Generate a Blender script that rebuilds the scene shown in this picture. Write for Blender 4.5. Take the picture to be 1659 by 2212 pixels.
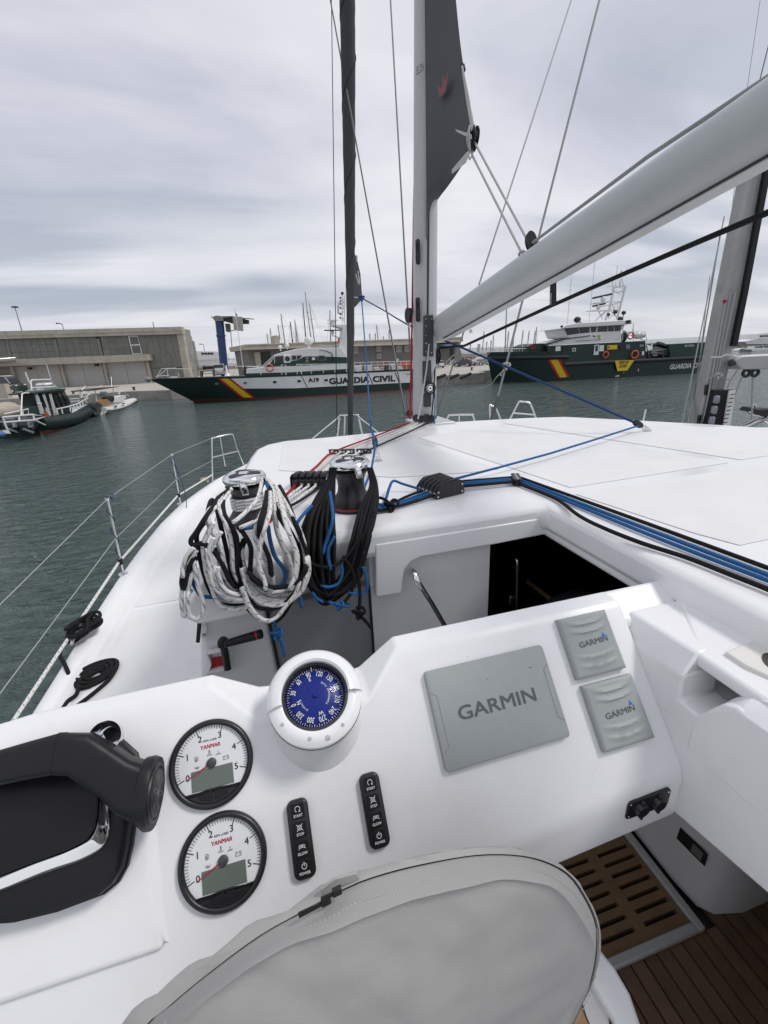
import bpy, bmesh, math, random
from mathutils import Vector, Matrix
random.seed(7)
SC = bpy.context.scene
COL = SC.collection
for o in list(bpy.data.objects):
    bpy.data.objects.remove(o)
# ---------------------------------------------------------------- camera, sky, sun, exposure
EYE = 3.9
FPX, CX, CY, H0, ROLL, YAW = 930.0, 829.5, 1106.0, 342.0, math.radians(3.17), math.radians(14.0)
_nd = FPX * FPX / H0
DN = Vector((_nd * math.sin(ROLL), -_nd * math.cos(ROLL), FPX)).normalized()     # down, in camera axes (right, up, forward)
UPC = -DN
HC = (Vector((0, 0, 1)) - UPC * UPC.z).normalized()
SCV = Vector((HC.y * UPC.z - HC.z * UPC.y, HC.z * UPC.x - HC.x * UPC.z, HC.x * UPC.y - HC.y * UPC.x))
if SCV.x < 0: SCV = -SCV
CAM = Vector((0, 0, EYE))
def _w(d):
    a, b, c = d.dot(SCV), d.dot(HC), d.dot(UPC)
    return Vector((a * math.cos(YAW) + b * math.sin(YAW), -a * math.sin(YAW) + b * math.cos(YAW), c))
def ray(x, y): return _w(Vector((x - CX, -(y - CY), FPX)))
def P(x, y, z=None, Y=None, X=None, d=None):
    """surveying helper: where the sight line through a picture point meets a plane of the place"""
    r = ray(x, y)
    if z is not None: t = (z - EYE) / r.z
    elif Y is not None: t = Y / r.y
    elif X is not None: t = X / r.x
    else: t = d / FPX
    return CAM + r * t
def PN(x, y, p0, n):
    r = ray(x, y); return CAM + r * ((Vector(p0) - CAM).dot(n) / r.dot(n))
cd = bpy.data.cameras.new('camera'); cam = bpy.data.objects.new('camera', cd); COL.objects.link(cam)
rx, uy, fz = _w(Vector((1, 0, 0))), _w(Vector((0, 1, 0))), _w(Vector((0, 0, 1)))
cam.matrix_world = Matrix(((rx.x, uy.x, -fz.x, 0), (rx.y, uy.y, -fz.y, 0), (rx.z, uy.z, -fz.z, EYE), (0, 0, 0, 1)))
cd.sensor_fit = 'VERTICAL'; cd.sensor_height = 36.0; cd.lens = 36.0 * FPX / 2212.0
cd.clip_start = 0.02; cd.clip_end = 6000
SC.camera = cam
SUN_EL, SUN_AZ = math.radians(54), math.radians(106)        # azimuth from +Y (ahead) towards +X (starboard)
sd = bpy.data.lights.new('sun', 'SUN'); sd.energy = 1.5; sd.angle = math.radians(13); sd.color = (1.0, .975, .94)
sun = bpy.data.objects.new('sun', sd); COL.objects.link(sun)
sv = Vector((math.sin(SUN_AZ) * math.cos(SUN_EL), math.cos(SUN_AZ) * math.cos(SUN_EL), math.sin(SUN_EL)))
sun.rotation_euler = sv.to_track_quat('Z', 'Y').to_euler(); sun.location = (0, 0, 30)
W = bpy.data.worlds.new('World'); SC.world = W; W.use_nodes = True
def N(nt, typ, **kw):
    n = nt.nodes.new(typ)
    for k, v in kw.items():
        if k.startswith('i_'):
            key = k[2:]; key = int(key) if key.isdigit() else key.replace('_', ' ')
            n.inputs[key].default_value = v
        else: setattr(n, k, v)
    return n
def ramp(nt, stops, interp='LINEAR'):
    r = nt.nodes.new('ShaderNodeValToRGB'); r.color_ramp.interpolation = interp
    el = r.color_ramp.elements
    while len(el) < len(stops): el.new(0.5)
    for e, (p, c) in zip(el, stops):
        e.position = p; e.color = tuple(c) + (1,) if len(c) == 3 else c
    return r
def math_(nt, op, a, b=None, clamp=False):
    m = nt.nodes.new('ShaderNodeMath'); m.operation = op; m.use_clamp = clamp
    for i, v in enumerate((a, b)):
        if v is None: continue
        if hasattr(v, 'links') or isinstance(v, bpy.types.NodeSocket): nt.links.new(v, m.inputs[i])
        else: m.inputs[i].default_value = v
    return m.outputs[0]
def mixc(nt, f, a, b, blend='MIX'):
    m = nt.nodes.new('ShaderNodeMix'); m.data_type = 'RGBA'; m.blend_type = blend
    for key, v in (('Factor', f), (6, a), (7, b)):
        s = m.inputs[key] if isinstance(key, int) else m.inputs[0]
        if isinstance(v, bpy.types.NodeSocket): nt.links.new(v, s)
        elif isinstance(v, (tuple, list)): s.default_value = tuple(v) + (1,) if len(v) == 3 else v
        else: s.default_value = v
    return m.outputs[2]
def build_world():
    nt = W.node_tree; nt.nodes.clear(); L = nt.links.new
    out = N(nt, 'ShaderNodeOutputWorld'); bg = N(nt, 'ShaderNodeBackground'); L(bg.outputs[0], out.inputs[0])
    sky = N(nt, 'ShaderNodeTexSky', sky_type='NISHITA', sun_disc=False)
    sky.sun_elevation = SUN_EL; sky.sun_rotation = SUN_AZ; sky.air_density = 1.2; sky.dust_density = 2.0
    bg.inputs[1].default_value = 0.1
    tc = N(nt, 'ShaderNodeTexCoord'); sep = N(nt, 'ShaderNodeSeparateXYZ'); L(tc.outputs['Generated'], sep.inputs[0])
    z = math_(nt, 'MAXIMUM', sep.outputs[2], 0.0)
    dn = math_(nt, 'ADD', z, 0.16)
    # cloud-deck coordinates (a flat layer overhead seen in perspective)
    px = math_(nt, 'DIVIDE', sep.outputs[0], dn); py = math_(nt, 'DIVIDE', sep.outputs[1], dn)
    cv = N(nt, 'ShaderNodeCombineXYZ'); L(px, cv.inputs[0]); L(py, cv.inputs[1])
    mp = N(nt, 'ShaderNodeMapping'); mp.inputs['Rotation'].default_value = (0, 0, .35); mp.inputs['Scale'].default_value = (.42, .75, 1)
    mp.inputs['Location'].default_value = (3.1, 1.7, 0); L(cv.outputs[0], mp.inputs[0])
    n1 = N(nt, 'ShaderNodeTexNoise', i_Scale=1.25, i_Detail=7.0, i_Roughness=.52, i_Distortion=.45); L(mp.outputs[0], n1.inputs['Vector'])
    mp2 = N(nt, 'ShaderNodeMapping'); mp2.inputs['Rotation'].default_value = (0, 0, -.15); mp2.inputs['Scale'].default_value = (.32, 1.5, 1)
    mp2.inputs['Location'].default_value = (.4, 8.3, 0); L(cv.outputs[0], mp2.inputs[0])
    n2 = N(nt, 'ShaderNodeTexNoise', i_Scale=1.15, i_Detail=4.0, i_Roughness=.45, i_Distortion=.2); L(mp2.outputs[0], n2.inputs['Vector'])
    soft = ramp(nt, [(.30, (3.9, 4.05, 4.85)), (.42, (5.3, 5.42, 6.15)), (.54, (6.6, 6.68, 7.2)), (.68, (7.7, 7.72, 8.0))]); L(n1.outputs[0], soft.inputs[0])
    # long darker lens-shaped bands low over the horizon
    band = ramp(nt, [(.50, (0, 0, 0)), (.60, (1, 1, 1))]); L(n2.outputs[0], band.inputs[0])
    low = ramp(nt, [(.0, (.1,) * 3), (.06, (.5,) * 3), (.12, (.95,) * 3), (.22, (.6,) * 3), (.4, (.15,) * 3), (.6, (.05,) * 3)]); L(z, low.inputs[0])
    bf = math_(nt, 'MULTIPLY', band.outputs[0], low.outputs[0])
    c1 = mixc(nt, bf, soft.outputs[0], (3.3, 3.75, 4.6))
    # a few long lens clouds, each at its own bearing and height
    def dirof(x, y): r = ray(x, y).normalized(); return math.atan2(r.x, r.y), math.asin(r.z)
    az = math_(nt, 'ARCTAN2', sep.outputs[0], sep.outputs[1]); el = math_(nt, 'ARCSINE', sep.outputs[2])
    wn = N(nt, 'ShaderNodeTexNoise', i_Scale=9.0, i_Detail=4.0); L(tc.outputs['Generated'], wn.inputs['Vector'])
    wob = math_(nt, 'MULTIPLY', math_(nt, 'SUBTRACT', wn.outputs[0], .5), .9)
    tot = None
    for x, y, wa, we, am in ((150, 646, .26, .016, .9), (330, 632, .12, .010, .7), (575, 612, .115, .020, .9), (640, 655, .16, .010, .6), (60, 640, .10, .02, .5), (1510, 578, .05, .009, .6), (380, 480, .30, .05, .3), (1330, 640, .12, .012, .35)):
        a0, e0 = dirof(x, y)
        u = math_(nt, 'ADD', math_(nt, 'DIVIDE', math_(nt, 'SUBTRACT', az, a0), wa), wob); v = math_(nt, 'ADD', math_(nt, 'DIVIDE', math_(nt, 'SUBTRACT', el, e0), we), wob)
        g = math_(nt, 'MULTIPLY', math_(nt, 'EXPONENT', math_(nt, 'MULTIPLY', math_(nt, 'ADD', math_(nt, 'MULTIPLY', u, u), math_(nt, 'MULTIPLY', v, v)), -1.0)), am)
        tot = g if tot is None else math_(nt, 'ADD', tot, g)
    c1 = mixc(nt, math_(nt, 'MINIMUM', tot, .92), c1, (3.0, 3.45, 4.35))
    # brighter veil toward the horizon
    hz = ramp(nt, [(.0, (.6,) * 3), (.06, (.3,) * 3), (.25, (0,) * 3)]); L(z, hz.inputs[0])
    c2 = mixc(nt, hz.outputs[0], c1, (6.5, 6.75, 7.1))
    c3 = mixc(nt, .93, sky.outputs[0], c2)
    # below the horizon: dull sea colour
    bl = ramp(nt, [(.49, (.6, .8, .9)), (.5, (1, 1, 1))])
    L(c3, bg.inputs[0])
build_world()
SC.view_settings.view_transform = 'Standard'; SC.view_settings.look = 'None'; SC.view_settings.gamma = 1.0
SC.view_settings.exposure = 0.24; SC.view_settings.use_curve_mapping = False
SC.render.engine = 'CYCLES'
SC.cycles.max_bounces = 8; SC.cycles.diffuse_bounces = 4; SC.cycles.glossy_bounces = 4; SC.cycles.transparent_max_bounces = 12
SC.cycles.sample_clamp_indirect = 6
# ---------------------------------------------------------------- materials
MATS = {}
def mat(name, col, rough=.5, metal=0.0, var=0.0, vscale=6.0, bump=0.0, bscale=200.0, coat=0.0, spec=.5, dirt=None, dscale=3.0, damt=.3, bdist=.002):
    if name in MATS: return MATS[name]
    m = bpy.data.materials.new(name); m.use_nodes = True; nt = m.node_tree; L = nt.links.new
    b = nt.nodes['Principled BSDF']
    b.inputs['Base Color'].default_value = tuple(col) + (1,); b.inputs['Roughness'].default_value = rough
    b.inputs['Metallic'].default_value = metal; b.inputs['Coat Weight'].default_value = coat; b.inputs['Coat Roughness'].default_value = .08
    b.inputs['Specular IOR Level'].default_value = spec
    tc = N(nt, 'ShaderNodeTexCoord')
    src = None
    if var:
        n = N(nt, 'ShaderNodeTexNoise', i_Scale=vscale, i_Detail=5.0, i_Roughness=.6); L(tc.outputs['Object'], n.inputs['Vector'])
        r = ramp(nt, [(.3, tuple(c * (1 - var) for c in col)), (.7, tuple(min(1, c * (1 + var)) for c in col))]); L(n.outputs[0], r.inputs[0]); src = r.outputs[0]
        rr = ramp(nt, [(.3, (max(.02, rough - .08),) * 3), (.75, (min(1, rough + .1),) * 3)]); L(n.outputs[0], rr.inputs[0]); L(rr.outputs[0], b.inputs['Roughness'])
    if dirt:
        n = N(nt, 'ShaderNodeTexNoise', i_Scale=dscale, i_Detail=9.0, i_Roughness=.68, i_Distortion=.4); L(tc.outputs['Object'], n.inputs['Vector'])
        r = ramp(nt, [(.5, (0, 0, 0)), (.78, (damt,) * 3)]); L(n.outputs[0], r.inputs[0])
        src = mixc(nt, r.outputs[0], src if src else tuple(col), dirt)
    if src: L(src, b.inputs['Base Color'])
    if bump:
        n = N(nt, 'ShaderNodeTexNoise', i_Scale=bscale, i_Detail=2.0); L(tc.outputs['Object'], n.inputs['Vector'])
        bp = N(nt, 'ShaderNodeBump', i_Strength=bump, i_Distance=bdist); L(n.outputs[0], bp.inputs['Height']); L(bp.outputs[0], b.inputs['Normal'])
    MATS[name] = m
    return m
def rope_mat(name, col, fleck=None, fl_scale=1.0, col2=None, dens=.5):
    """braided sheath: u runs round the rope, v along it in metres"""
    m = bpy.data.materials.new(name); m.use_nodes = True; nt = m.node_tree; L = nt.links.new
    b = nt.nodes['Principled BSDF']; b.inputs['Roughness'].default_value = .8; b.inputs['Specular IOR Level'].default_value = .25
    uv = N(nt, 'ShaderNodeUVMap'); sp = N(nt, 'ShaderNodeSeparateXYZ'); L(uv.outputs[0], sp.inputs[0])
    u = math_(nt, 'MULTIPLY', sp.outputs[0], 6.0); v = math_(nt, 'MULTIPLY', sp.outputs[1], 190.0)
    a = math_(nt, 'SINE', math_(nt, 'MULTIPLY', math_(nt, 'ADD', u, v), 6.2832)); c = math_(nt, 'SINE', math_(nt, 'MULTIPLY', math_(nt, 'SUBTRACT', u, v), 6.2832))
    h = math_(nt, 'MAXIMUM', a, c)
    base = ramp(nt, [(.0, tuple(x * .55 for x in col)), (.6, col)]); L(math_(nt, 'ADD', math_(nt, 'MULTIPLY', h, .5), .5), base.inputs[0])
    src = base.outputs[0]
    if fleck:
        fu = math_(nt, 'FLOOR', math_(nt, 'MULTIPLY', sp.outputs[0], 3.0)); 
        fv = math_(nt, 'ADD', math_(nt, 'MULTIPLY', sp.outputs[1], 34.0 * fl_scale), math_(nt, 'MULTIPLY', sp.outputs[0], 2.0))
        fr = math_(nt, 'FRACT', fv); g1 = math_(nt, 'LESS_THAN', fr, dens)
        g2 = math_(nt, 'GREATER_THAN', math_(nt, 'SINE', math_(nt, 'MULTIPLY', math_(nt, 'ADD', sp.outputs[0], math_(nt, 'MULTIPLY', sp.outputs[1], 7.0)), 18.85)), .2)
        g3 = math_(nt, 'GREATER_THAN', a, -.2)
        g = math_(nt, 'MULTIPLY', math_(nt, 'MULTIPLY', g1, g2), g3)
        src = mixc(nt, g, src, fleck)
    L(src, b.inputs['Base Color'])
    bp = N(nt, 'ShaderNodeBump', i_Strength=.7, i_Distance=.0012); L(h, bp.inputs['Height']); L(bp.outputs[0], b.inputs['Normal'])
    MATS[name] = m
    return m
GEL = mat('gelcoat', (.80, .80, .805), .33, var=.012, vscale=3, bump=.22, bscale=420, dirt=(.62, .60, .56), dscale=8, damt=.22, bdist=.0006)
GELS = mat('gelcoat_smooth', (.80, .80, .805), .22, var=.012, vscale=2, dirt=(.60, .58, .54), dscale=5, damt=.22)
DECK = mat('nonskid_deck', (.74, .74, .735), .62, var=.02, vscale=3, bump=.6, bscale=380, dirt=(.50, .49, .47), dscale=2.2, damt=.30, bdist=.001)
BLK = mat('black_plastic', (.012, .012, .013), .38, var=.1, vscale=30, bump=.08, bscale=600)
BLKM = mat('black_matte', (.009, .009, .010), .45, bump=.12, bscale=500, spec=.35)
BLKG = mat('black_gloss', (.01, .01, .011), .18)
CHROME = mat('chrome', (.82, .83, .84), .07, 1.0)
STEEL = mat('stainless', (.66, .66, .65), .2, 1.0, var=.06, vscale=20)
ALU = mat('anodised_aluminium', (.62, .625, .625), .38, .85, var=.05, vscale=4)
MASTP = mat('painted_mast', (.47, .48, .485), .35, 0.0, var=.04, vscale=2, dirt=(.4, .4, .4), dscale=6, damt=.25)
BOOMP = mat('painted_boom', (.47, .49, .49), .38, 0.0, var=.05, vscale=2, dirt=(.3, .31, .3), dscale=5, damt=.2)
GREYC = mat('grey_cover', (.33, .355, .35), .55, var=.04, vscale=12, bump=.08, bscale=700, dirt=(.22, .23, .22), dscale=10, damt=.25)
GREYT = mat('grey_ink', (.105, .115, .115), .6)
GREYP = mat('grey_panel', (.27, .275, .285), .6, var=.04, vscale=5, bump=.1, bscale=300)
SAILC = mat('sail_grey', (.088, .092, .10), .75, var=.08, vscale=3, bump=.2, bscale=25, bdist=.01)
SAILD = mat('sail_dark', (.055, .057, .060), .75, var=.1, vscale=3, bump=.2, bscale=30, bdist=.01)
WHT = mat('white_paint', (.78, .78, .77), .4, var=.02, vscale=5)
RED = mat('red_plastic', (.42, .02, .025), .5)
BLUE = mat('blue_ink', (.02, .12, .55), .5)
CANVAS = mat('grey_canvas', (.39, .382, .368), .9, var=.035, vscale=5, bump=.5, bscale=900, dirt=(.27, .262, .25), dscale=7, damt=.22, spec=.2, bdist=.0008)
SHADEIN = mat('interior_shade', (.012, .011, .010), .6)  # near-black colour stands in for the shade under the roof
R_WHITE = rope_mat('rope_white', (.86, .85, .81), (.05, .055, .07), 1.3, dens=.3)
R_WHITEB = rope_mat('rope_white_blue', (.86, .85, .82), (.02, .05, .22), .9, dens=.42)
R_BLACK = rope_mat('rope_black', (.012, .012, .013))
R_BLUE = rope_mat('rope_blue', (.025, .13, .34))
R_RED = rope_mat('rope_red', (.42, .015, .03))
R_GREY = rope_mat('rope_grey', (.42, .43, .43))
R_LGREY = rope_mat('rope_light', (.6, .6, .58), (.2, .2, .2), 1.5, dens=.2)
R_DBLUE = rope_mat('rope_dark_blue', (.02, .055, .16))
# ---------------------------------------------------------------- mesh building
def V3(*a): return Vector(a)
def spline(pts, sub=8, closed=False):
    pts = [Vector(p) for p in pts]; n = len(pts); out = []
    if n < 3 or sub <= 1: return pts
    rng = range(n) if closed else range(n - 1)
    for i in rng:
        p1, p2 = pts[i], pts[(i + 1) % n]
        p0 = pts[(i - 1) % n] if closed or i > 0 else p1 * 2 - p2
        p3 = pts[(i + 2) % n] if closed or i + 2 < n else p2 * 2 - p1
        for k in range(sub):
            t = k / sub; t2 = t * t; t3 = t2 * t
            out.append(.5 * ((2 * p1) + (p2 - p0) * t + (2 * p0 - 5 * p1 + 4 * p2 - p3) * t2 + (3 * p1 - p0 - 3 * p2 + p3) * t3))
    if not closed: out.append(pts[-1])
    return out
class MB:
    def __init__(s): s.v = []; s.f = []; s.m = []; s.uv = {}
    def add(s, vs, fs, mi=0, uvs=None):
        b = len(s.v); s.v += [Vector(v) for v in vs]
        for k, f in enumerate(fs):
            if uvs: s.uv[len(s.f)] = uvs[k]
            s.f.append(tuple(i + b for i in f)); s.m.append(mi)
        return s
    def box(s, c, size, mi=0, M=None, taper=1.0):
        x, y, z = (d / 2 for d in size); c = Vector(c)
        vs = [Vector((sx * x * (taper if sz > 0 else 1), sy * y * (taper if sz > 0 else 1), sz * z)) for sz in (-1, 1) for sy in (-1, 1) for sx in (-1, 1)]
        if M is not None: vs = [M @ v for v in vs]
        return s.add([v + c for v in vs], [(0, 2, 3, 1), (4, 5, 7, 6), (0, 1, 5, 4), (2, 6, 7, 3), (0, 4, 6, 2), (1, 3, 7, 5)], mi)
    def prism(s, poly, off, mi=0, cap=True):
        """a polygon swept by a vector (or by one vector per corner)"""
        n = len(poly); poly = [Vector(p) for p in poly]
        top = [p + Vector(o) for p, o in zip(poly, off)] if isinstance(off, list) else [p + Vector(off) for p in poly]
        fs = [(i, (i + 1) % n, n + (i + 1) % n, n + i) for i in range(n)]
        if cap: fs += [tuple(range(n))[::-1], tuple(range(n, 2 * n))]
        return s.add(poly + top, fs, mi)
    def loft(s, secs, mi=0, closed=True, cap=True, loop=False):
        n = len(secs[0]); vs = [p for q in secs for p in q]; fs = []
        k = len(secs)
        for a in range(k if loop else k - 1):
            b2 = (a + 1) % k
            for i in range(n if closed else n - 1):
                j = (i + 1) % n
                fs.append((a * n + i, a * n + j, b2 * n + j, b2 * n + i))
        if cap and closed and not loop: fs += [tuple(range(n))[::-1], tuple(range((k - 1) * n, k * n))]
        return s.add(vs, fs, mi)
    def tube(s, path, r, n=8, mi=0, closed=False, cap=True, flat=1.0):
        path = [Vector(p) for p in path]
        k = len(path)
        if k < 2: return s
        rr = r if isinstance(r, (list, tuple)) else [r] * k
        tang = []
        for i in range(k):
            a = path[(i - 1) % k] if closed or i > 0 else path[i]; b = path[(i + 1) % k] if closed or i < k - 1 else path[i]
            t = b - a; tang.append(t.normalized() if t.length > 1e-9 else Vector((0, 0, 1)))
        up = Vector((0, 0, 1)) if abs(tang[0].z) < .9 else Vector((0, 1, 0))
        nrm = (up - tang[0] * up.dot(tang[0])).normalized()
        vs = []; ln = 0; lens = []
        for i in range(k):
            if i: ln += (path[i] - path[i - 1]).length
            lens.append(ln)
            nrm = nrm - tang[i] * nrm.dot(tang[i]); nrm = nrm.normalized() if nrm.length > 1e-6 else tang[i].orthogonal().normalized()
            bi = tang[i].cross(nrm)
            for j in range(n):
                a = 2 * math.pi * j / n; vs.append(path[i] + (nrm * math.cos(a) * flat + bi * math.sin(a)) * rr[i])
        fs = []; uvs = []
        for i in range(k if closed else k - 1):
            i2 = (i + 1) % k; l2 = lens[i2] if i2 else ln + (path[0] - path[-1]).length
            for j in range(n):
                j2 = (j + 1) % n
                fs.append((i * n + j, i * n + j2, i2 * n + j2, i2 * n + j))
                u0, u1 = j / n, (j + 1) / n
                uvs.append(((u0, lens[i]), (u1, lens[i]), (u1, l2), (u0, l2)))
        if cap and not closed:
            fs += [tuple(range(n))[::-1], tuple(range((k - 1) * n, k * n))]; uvs += [((0, 0),) * n] * 2
        return s.add(vs, fs, mi, uvs)
    def lathe(s, prof, M, n=32, mi=None, a0=0.0, a1=2 * math.pi):
        """prof: list of (radius, height[, material]) turned about local z, placed by matrix M"""
        full = abs(a1 - a0 - 2 * math.pi) < 1e-6; cols = n if full else n + 1
        vs = []
        for p in prof:
            for j in range(cols):
                a = a0 + (a1 - a0) * j / n; vs.append(M @ Vector((p[0] * math.cos(a), p[0] * math.sin(a), p[1])))
        for i in range(len(prof) - 1):
            fs = []
            for j in range(n):
                j2 = (j + 1) % cols
                fs.append((i * cols + j, i * cols + j2, (i + 1) * cols + j2, (i + 1) * cols + j))
            if i == 0: s.add(vs, fs, (prof[i][2] if len(prof[i]) > 2 else 0) if mi is None else mi); base = len(s.v) - len(vs)
            else:
                for f in fs: s.f.append(tuple(q + base for q in f)); s.m.append((prof[i][2] if len(prof[i]) > 2 else 0) if mi is None else mi)
        return s
    def disc(s, c, r, M, n=32, mi=0, h=0.0):
        vs = [M @ (Vector((r * math.cos(2 * math.pi * j / n), r * math.sin(2 * math.pi * j / n), h)) + Vector(c)) for j in range(n)]
        return s.add(vs, [tuple(range(n))], mi)
    def ball(s, c, r, n=12, k=8, mi=0, sc=(1, 1, 1)):
        vs = [Vector(c) + Vector((0, 0, r * sc[2]))]
        for i in range(1, k):
            t = math.pi * i / k
            for j in range(n):
                a = 2 * math.pi * j / n; vs.append(Vector(c) + Vector((r * sc[0] * math.sin(t) * math.cos(a), r * sc[1] * math.sin(t) * math.sin(a), r * sc[2] * math.cos(t))))
        vs.append(Vector(c) - Vector((0, 0, r * sc[2])))
        fs = [(0, 1 + j, 1 + (j + 1) % n) for j in range(n)]
        for i in range(k - 2):
            for j in range(n): fs.append((1 + i * n + j, 1 + (i + 1) * n + j, 1 + (i + 1) * n + (j + 1) % n, 1 + i * n + (j + 1) % n))
        b = len(vs) - 1
        fs += [(b, 1 + (k - 2) * n + (j + 1) % n, 1 + (k - 2) * n + j) for j in range(n)]
        return s.add(vs, fs, mi)
    def build(s, name, mats, parent=None, smooth=35, bevel=0.0, seg=3, sub=0, kind=None):
        org = parent_loc(parent)
        me = bpy.data.meshes.new(name)
        me.from_pydata([v - org for v in s.v], [], s.f)
        mats = mats if isinstance(mats, (list, tuple)) else [mats]
        for m in mats: me.materials.append(m)
        me.polygons.foreach_set('material_index', s.m)
        if s.uv:
            ul = me.uv_layers.new(name='UVMap')
            for pi, uvs in s.uv.items():
                p = me.polygons[pi]
                for k, li in enumerate(p.loop_indices): ul.data[li].uv = uvs[k % len(uvs)]
        bm = bmesh.new(); bm.from_mesh(me); bmesh.ops.recalc_face_normals(bm, faces=bm.faces); bm.to_mesh(me); bm.free()
        if smooth:
            me.polygons.foreach_set('use_smooth', [True] * len(me.polygons)); me.set_sharp_from_angle(angle=math.radians(smooth))
        o = bpy.data.objects.new(name, me); COL.objects.link(o)
        if parent is not None: o.parent = parent
        if bevel:
            b = o.modifiers.new('bevel', 'BEVEL'); b.width = bevel; b.segments = seg; b.limit_method = 'ANGLE'; b.angle_limit = math.radians(28); b.harden_normals = False
        if sub:
            q = o.modifiers.new('sub', 'SUBSURF'); q.levels = sub; q.render_levels = sub
        if kind: o['kind'] = kind
        return o
def parent_loc(p):
    l = Vector((0, 0, 0))
    while p is not None: l += p.location; p = p.parent
    return l
def tag(o, label, cat, group=None, kind=None):
    if label: o['label'] = label
    if cat: o['category'] = cat
    if group: o['group'] = group
    if kind: o['kind'] = kind
    return o
def thing(name, label, cat, loc=(0, 0, 0), group=None):
    o = bpy.data.objects.new(name, None); COL.objects.link(o); o.location = loc; o.empty_display_size = .1
    return tag(o, label, cat, group)
def copy_tree(o, delta, parent=None):
    c = o.copy(); COL.objects.link(c)
    if parent is not None: c.parent = parent
    else: c.location = o.location + Vector(delta)
    for ch in list(o.children): copy_tree(ch, (0, 0, 0), c)
    return c
def frame(o, ex, ey):
    """matrix with local x along ex, y along ey, z out"""
    ex = Vector(ex).normalized(); ez = ex.cross(Vector(ey)).normalized(); ey = ez.cross(ex)
    return Matrix(((ex.x, ey.x, ez.x, o[0]), (ex.y, ey.y, ez.y, o[1]), (ex.z, ey.z, ez.z, o[2]), (0, 0, 0, 1)))
_tc = {}
def text_mesh(body, bold=0.0, shear=0.0):
    k = (body, bold, shear)
    if k not in _tc:
        c = bpy.data.curves.new('lettering', 'FONT'); c.body = body; c.shear = shear; c.resolution_u = 3
        o = bpy.data.objects.new('lettering', c); COL.objects.link(o); bpy.context.view_layer.update()
        me = bpy.data.meshes.new_from_object(o.evaluated_get(bpy.context.evaluated_depsgraph_get()))
        vs = [v.co.copy() for v in me.vertices]; fs = [tuple(p.vertices) for p in me.polygons]
        bpy.data.objects.remove(o); bpy.data.curves.remove(c); bpy.data.meshes.remove(me)
        x0, x1 = min(v.x for v in vs), max(v.x for v in vs); y0, y1 = min(v.y for v in vs), max(v.y for v in vs)
        n = len(vs); base = [((v.x - x0) / (x1 - x0), (v.y - y0) / (y1 - y0), 0.0) for v in vs]; asp = (x1 - x0) / (y1 - y0)
        if bold:                                           # heavier strokes: the same outline laid down again a hair to each side
            w_, all_, f_ = bold * 1.6, [], []
            for q, (dx, dy) in enumerate(((-1, -1), (1, -1), (-1, 1), (1, 1), (0, 0))):
                all_ += [(a + dx * w_ / asp, b + dy * w_, q * .00004) for a, b, _ in base]; f_ += [tuple(i + q * n for i in f) for f in fs]
            base, fs = all_, f_
        _tc[k] = (base, fs, asp)
    return _tc[k]
def put_text(mb, body, o, R, U, mi=0, bold=.0, shear=.0):
    """fit the lettering in the parallelogram o, o+R, o+U"""
    vs, fs, _ = text_mesh(body, bold, shear)
    o, R, U = Vector(o), Vector(R), Vector(U)
    nn = R.cross(U).normalized(); return mb.add([o + R * a + U * b + nn * c * (1 if U.length < .1 else 40) for a, b, c in vs], fs, mi)
def text_m(mb, body, M, x, y, h, mi=0, bold=.0, align='C', shear=0, wf=1.0, rot=0.0, lift=.0006):
    """lettering of height h centred at local (x, y) of frame M"""
    vs, fs, asp = text_mesh(body, bold, shear); w = h * asp * wf
    ca, sa = math.cos(rot), math.sin(rot); off = -.5 if align == 'C' else 0
    return mb.add([M @ Vector((x + ((a + off) * w) * ca - (b - .5) * h * sa, y + ((a + off) * w) * sa + (b - .5) * h * ca, lift + c)) for a, b, c in vs], fs, mi)
def rrect(w, h, r, n=4):
    out = []
    for sx, sy, a0 in ((1, 1, 0), (-1, 1, 90), (-1, -1, 180), (1, -1, 270)):
        for k in range(n + 1):
            a = math.radians(a0 + 90 * k / n); out.append((sx * (w / 2 - r) + r * math.cos(a), sy * (h / 2 - r) + r * math.sin(a)))
    return out
def plate(mb, M, outline, h, mi=0, cham=0.0, z0=0.0):
    """raised plate with softened rim: outline in local xy of M"""
    n = len(outline); cx = sum(p[0] for p in outline) / n; cy = sum(p[1] for p in outline) / n
    if not cham: return mb.prism([M @ Vector((x, y, z0)) for x, y in outline], M.to_3x3() @ Vector((0, 0, h)), mi)
    secs = []
    for dz, ins in ((0, 0), (h - cham, 0), (h - cham * .3, cham * .3), (h, cham)):
        secs.append([M @ Vector((x - (x - cx) / max(1e-6, math.hypot(x - cx, y - cy)) * ins, y - (y - cy) / max(1e-6, math.hypot(x - cx, y - cy)) * ins, z0 + dz)) for x, y in outline])
    return mb.loft(secs, mi)
def rope(name, pts, r, m, label=None, cat='rope', group=None, parent=None, sub=6, n=8, closed=False):
    mb = MB().tube(spline(pts, sub, closed), r, n, closed=closed)
    o = mb.build(name, m, parent, smooth=60)
    if label: tag(o, label, cat, group)
    return o
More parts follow.
